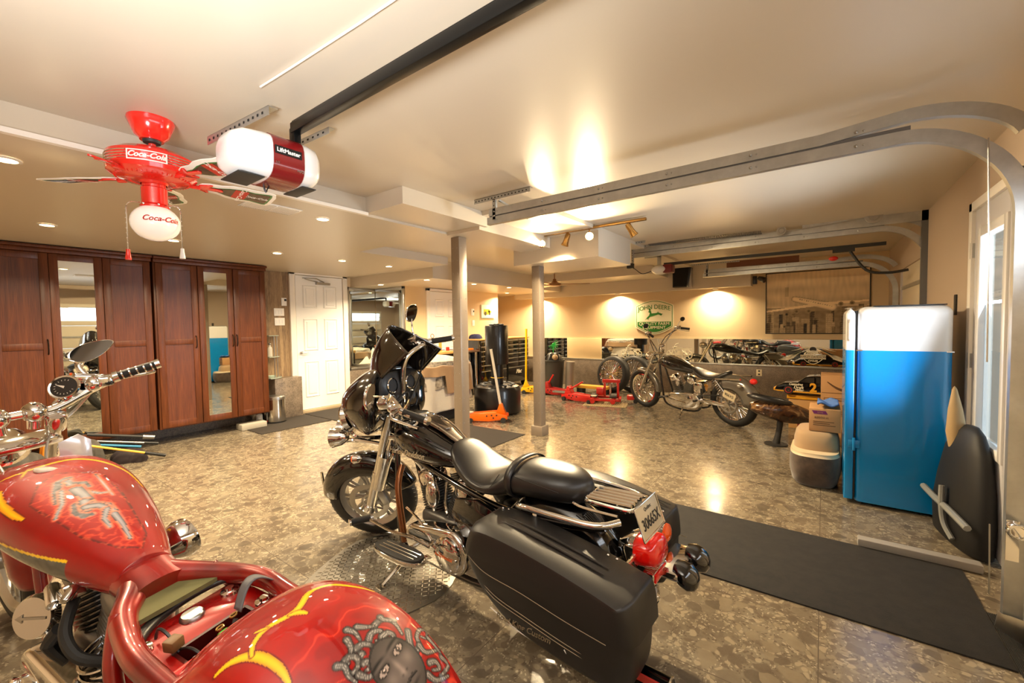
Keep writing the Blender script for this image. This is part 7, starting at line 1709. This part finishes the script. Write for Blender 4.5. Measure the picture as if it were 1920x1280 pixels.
# ================= FAR CRUISER =================
def cruiser():
    root = empty('cruiser_motorcycle', (-.957,6.50,0), label='far black and silver cruiser motorcycle with tall handlebars in front of the back wall', cat='motorcycle')
    root.rotation_euler = (Matrix.Rotation(math.radians(154.5),3,'Z') @ Matrix.Rotation(math.radians(-7),3,'X')).to_euler()
    wb = 1.64; R = .335
    def wire(T, R, W_, nm):
        t = MB(); t.torus(R-.055 if W_ > .1 else R-.045,.055 if W_ > .1 else .045,T,64,14,sq=W_/.11 if W_>.1 else 1); t.build(nm+'_tyre', rubber, root)
        rr = R-.095; t = MB(); t.lathe([(rr+.01,-W_*.35),(rr-.01,-W_*.3),(rr-.018,0),(rr-.01,W_*.3),(rr+.01,W_*.35)],T,64,False); t.build(nm+'_rim', chrome, root)
        t = MB(); t.T = T
        for k in range(40):
            a = 2*math.pi*k/40; t.tube([(.035*math.cos(a+.25*(-1)**(k//2)),.035*math.sin(a+.25*(-1)**(k//2)),.03*(-1)**k),((rr-.015)*math.cos(a),(rr-.015)*math.sin(a),0)],.0048,5)
        t.lathe([(.001,-.06),(.03,-.05),(.035,0),(.03,.05),(.001,.06)],I4,20); t.build(nm+'_spokes', chrome, root)
    wire(frame((0,0,R),(1,0,0),(0,1,0)),R,.14,'rear')
    fxx = wb; WF = frame((fxx,0,R),(1,0,0),(0,1,0)); wire(WF,R+.0,.09,'front')
    disc_rotor(frame((fxx,.06,R),(1,0,0),(0,1,0)),.14,root)
    # pulley on left
    g = MB(); T = frame((0,.12,R),(1,0,0),(0,1,0)); g.torus(.115,.014,T,48,8,sq=.8); g.lathe([(.001,.0),(.035,.005),(.04,-.01)],T,24)
    for k in range(7): a = 2*math.pi*k/7; g.tube([T @ Vector((.03*math.cos(a),.03*math.sin(a),0)),T @ Vector((.11*math.cos(a),.11*math.sin(a),0))],.011,8)
    g.build('drive_pulley', satin, root)
    MB().tube([(.0,.12,R+.125),(.55,.12,R+.05)],.008,6).build('drive_belt', rubber, root)
    MB().tube([(.0,.12,R-.0),(.30,.13,R-.02),(.50,.13,R+.02)],[.022,.026,.03],12).build('swing_arm', chrome, root)
    g = MB(); g.prism([(-.05,.30),(.45,.30),(.47,.36),(.0,.36)],-.155,-.145,frame((0,0,0),(1,0,0),(0,-1,0))); g.build('belt_guard', chrome, root, bevel=.004)
    fender(frame((0,0,R),(1,0,0),(0,1,0)),R+.06,math.radians(-180-4),math.radians(-62),.24,silverp,root,'rear_fender',.19,n=44)
    fender(WF,R+.02,math.radians(-165-20),math.radians(-75),.11,silverp,root,'front_fender',.06,n=40)
    for s in (-1,1):
        g = MB(); a = Vector((fxx,s*.10,R)); b_ = Vector((1.25,s*.10,1.0)); g.tube([a,a.lerp(b_,.5),a.lerp(b_,.51),b_],[.028,.03,.022,.022],16); g.build('fork_leg', chrome, root)
        g = MB(); g.tube([(1.25,s*.04,1.0),(1.24,s*.09,1.08),(1.17,s*.30,1.30),(1.12,s*.33,1.33),(.98,s*.40,1.30)],.014,12,5); g.build('handlebar', chrome, root)
        MB().tube([(1.08,s*.35,1.32),(.96,s*.41,1.295)],.019,14).build('grip', rubber, root)
        g = MB(); g.cbox((1.12,s*.33,1.335),(.07,.07,.05)); g.tube([(1.14,s*.33,1.31),(1.06,s*.40,1.27),(.98,s*.43,1.26)],.006,6,4); g.build('switch_housing', chrome, root, bevel=.01)
        MB().tube([(1.12,s*.33,1.36),(1.10,s*.36,1.42),(1.08,s*.39,1.45)],.006,8,4).build('mirror_stem', chrome, root)
        g = MB(); g.sphere((1.08,s*.41,1.46),(.015,.055,.036),20,12); g.build('mirror', dark, root)
        g = MB(); g.tube([(1.12,s*.31,1.30),(1.25,s*.18,1.2),(1.3,s*.06,1.0),(1.25,s*.04,.8)],.006,6,6); g.build('control_cable', plastic, root)
        g = MB(); g.tube([(-.02,s*.13,.42),(-.05,s*.14,.60) if False else (.16,s*.14,.66)],.010,10); g.build('shock_rod', chrome, root)
        g = MB(); 
        P = []
        for i in range(90): t_ = i/89; an = i*.75; c = Vector((.03,s*.14,.42)).lerp(Vector((.20,s*.14,.66)),t_); P.append(c+Vector((math.cos(an)*.028*.8,math.sin(an)*.028,-math.cos(an)*.028*.55)))
        g.tube(P,.005,5); g.build('shock_spring', chrome, root)
        g = MB(); g.tube([(.45,s*.10,.64),(.2,s*.13,.67),(-.2,s*.12,.70)],.012,10,4); g.build('fender_strut', chrome, root)
        g = MB(); g.tube([(1.22,s*.04,.85),(1.15,s*.10,.4),(1.05,s*.11,.16),(.5,s*.11,.16),(.42,s*.11,.5)],.016,12,6); g.build('frame_tube', blackp, root)
    g = MB(); g.cbox((1.28,0,.95),(.06,.25,.03)); g.cbox((1.33,0,.80),(.06,.24,.03)); g.build('triple_clamp', chrome, root, bevel=.008)
    g = MB(); g.sphere((1.44,0,.90),(.09,.075,.075),24,14); g.build('headlamp', chrome, root)
    g = MB(); g.sphere((1.18,0,1.09),(.05,.05,.03),18,10); g.build('speedometer', chrome, root)
    secs = [sect((u,0,(ct+cb)/2),(0,1,0),(0,0,1),hw,(ct-cb)/2,32,2.4) for u,hw,ct,cb in ((1.20,.05,.89,.80),(1.17,.10,.91,.77),(1.05,.14,.93,.73),(.92,.14,.91,.70),(.78,.115,.86,.69),(.66,.08,.80,.68),(.58,.04,.765,.69))]
    MB().loft(secs).build('fuel_tank', blackp, root, angle=60)
    g = MB(); g.loft([sect((u,0,z),(0,1,0),(0,0,1),hw,.008,16,3) for u,hw,z in ((1.15,.03,.918),(1.0,.045,.931),(.8,.035,.876),(.66,.02,.81))]); g.build('tank_dash', silverp, root)
    secs = [sect((u,0,(ct+cb)/2),(0,1,0),(0,0,1),hw,(ct-cb)/2,32,2.3) for u,hw,ct,cb in ((.62,.06,.80,.72),(.52,.11,.77,.67),(.40,.15,.715,.63),(.28,.165,.695,.62),(.16,.15,.72,.63),(.08,.10,.765,.67),(.04,.07,.775,.70),(.01,.05,.77,.73))]
    MB().loft(secs).build('seat', leather, root, angle=70, sub=1)
    es = pm('engine_silver','8f8b84',.3,.8)
    b = MB(); b.cbox((.80,0,.30),(.34,.2,.2)); b.build('crankcase', es, root, bevel=.04, seg=4)
    for an,u in ((22,.88),(-23,.74)): fin_cylinder(Matrix.Translation((u,0,.36)) @ Matrix.Rotation(math.radians(an),4,'Y'), .08,.08,.20,11, root, es, chrome)
    g = MB(); g.prism([(.88+.10*math.cos(t),.30+.10*math.sin(t)) for t in [math.pi*k/12-math.pi/2 for k in range(13)]]+[(.52+.12*math.cos(t),.31+.12*math.sin(t)) for t in [math.pi*k/12+math.pi/2 for k in range(13)]],-.20,-.10,frame((0,0,0),(1,0,0),(0,-1,0))); g.build('primary_cover', chrome, root, bevel=.02, seg=4)
    MB().lathe([(.09,0),(.088,.015),(.06,.025),(.001,.028)],frame((.55,.195,.31),(1,0,0),(0,1,0)),36,False).build('derby_cover', chrome, root)
    MB().lathe([(.001,0),(.09,0),(.095,.03),(.07,.05),(.001,.055)],frame((.82,-.12,.58),(1,0,0),(0,-1,0)),32).build('air_cleaner', chrome, root)
    g = MB(); g.loft([sect((.82,.10+.03*k,.56),(1,0,0),(0,0,1),.04*s_,.07*s_,20,2.4) for k,s_ in ((0,.8),(.7,1),(1.2,.9),(1.7,.4))]); g.build('horn_cover', chrome, root, angle=60)
    MB().cbox((.48,0,.50),(.16,.24,.18)).build('oil_tank', chrome, root, bevel=.03, seg=3)
    g = MB(); g.tube([(.75,.13,.2),(.7,.26,.08),(.64,.37,.052)],.011,8,5); g.build('kickstand', chrome, root)
    g = MB(); g.cyl((1.05,.12,.30),(1.05,.30,.32),.016,12); g.cyl((.45,.14,.33),(.45,.26,.34),.016,12); g.build('foot_peg', rubber, root)
    g = MB(); g.tube([(.6,.2,.27),(.85,.22,.30),(1.08,.23,.33)],.007,8,4); g.build('shift_rod', chrome, root)
    for k in range(2): MB().tube([(.85,-.12,.5),(1.0,-.17,.35),(.6,-.18,.22+.07*k),(-.1,-.18,.25+.08*k)],[.022,.022,.03,.034],14,6).build('exhaust_pipe', chrome, root)
    T = frame((-.05,.16,.47),(.5,0,.86) if False else (1,0,.35),(0,1,.1)); MB().box((-.09,-.05,0),(.09,.05,.004),T).build('number_plate', pm('plate_cream','d8c9a8',.35,.2), root)
    text('plate_characters','906X5',.05,T @ TR((0,0,.0045)) @ Matrix.Rotation(math.pi,4,'Z') @ Matrix.Diagonal((1,1,1,1)),pm('plate_dark','2a2622',.5),root,.0006,0,.001)
    g = MB(); g.sphere((-.30,0,.66),(.05,.04,.04),18,10); g.build('tail_light', redl, root)
    g = MB(); 
    for s in (-1,1): g.sphere((-.20,s*.15,.62),(.035,.028,.028),14,8)
    g.tube([(-.2,-.14,.62),(-.2,.14,.62)],.007,8); g.build('turn_signals', chrome, root)
cruiser()
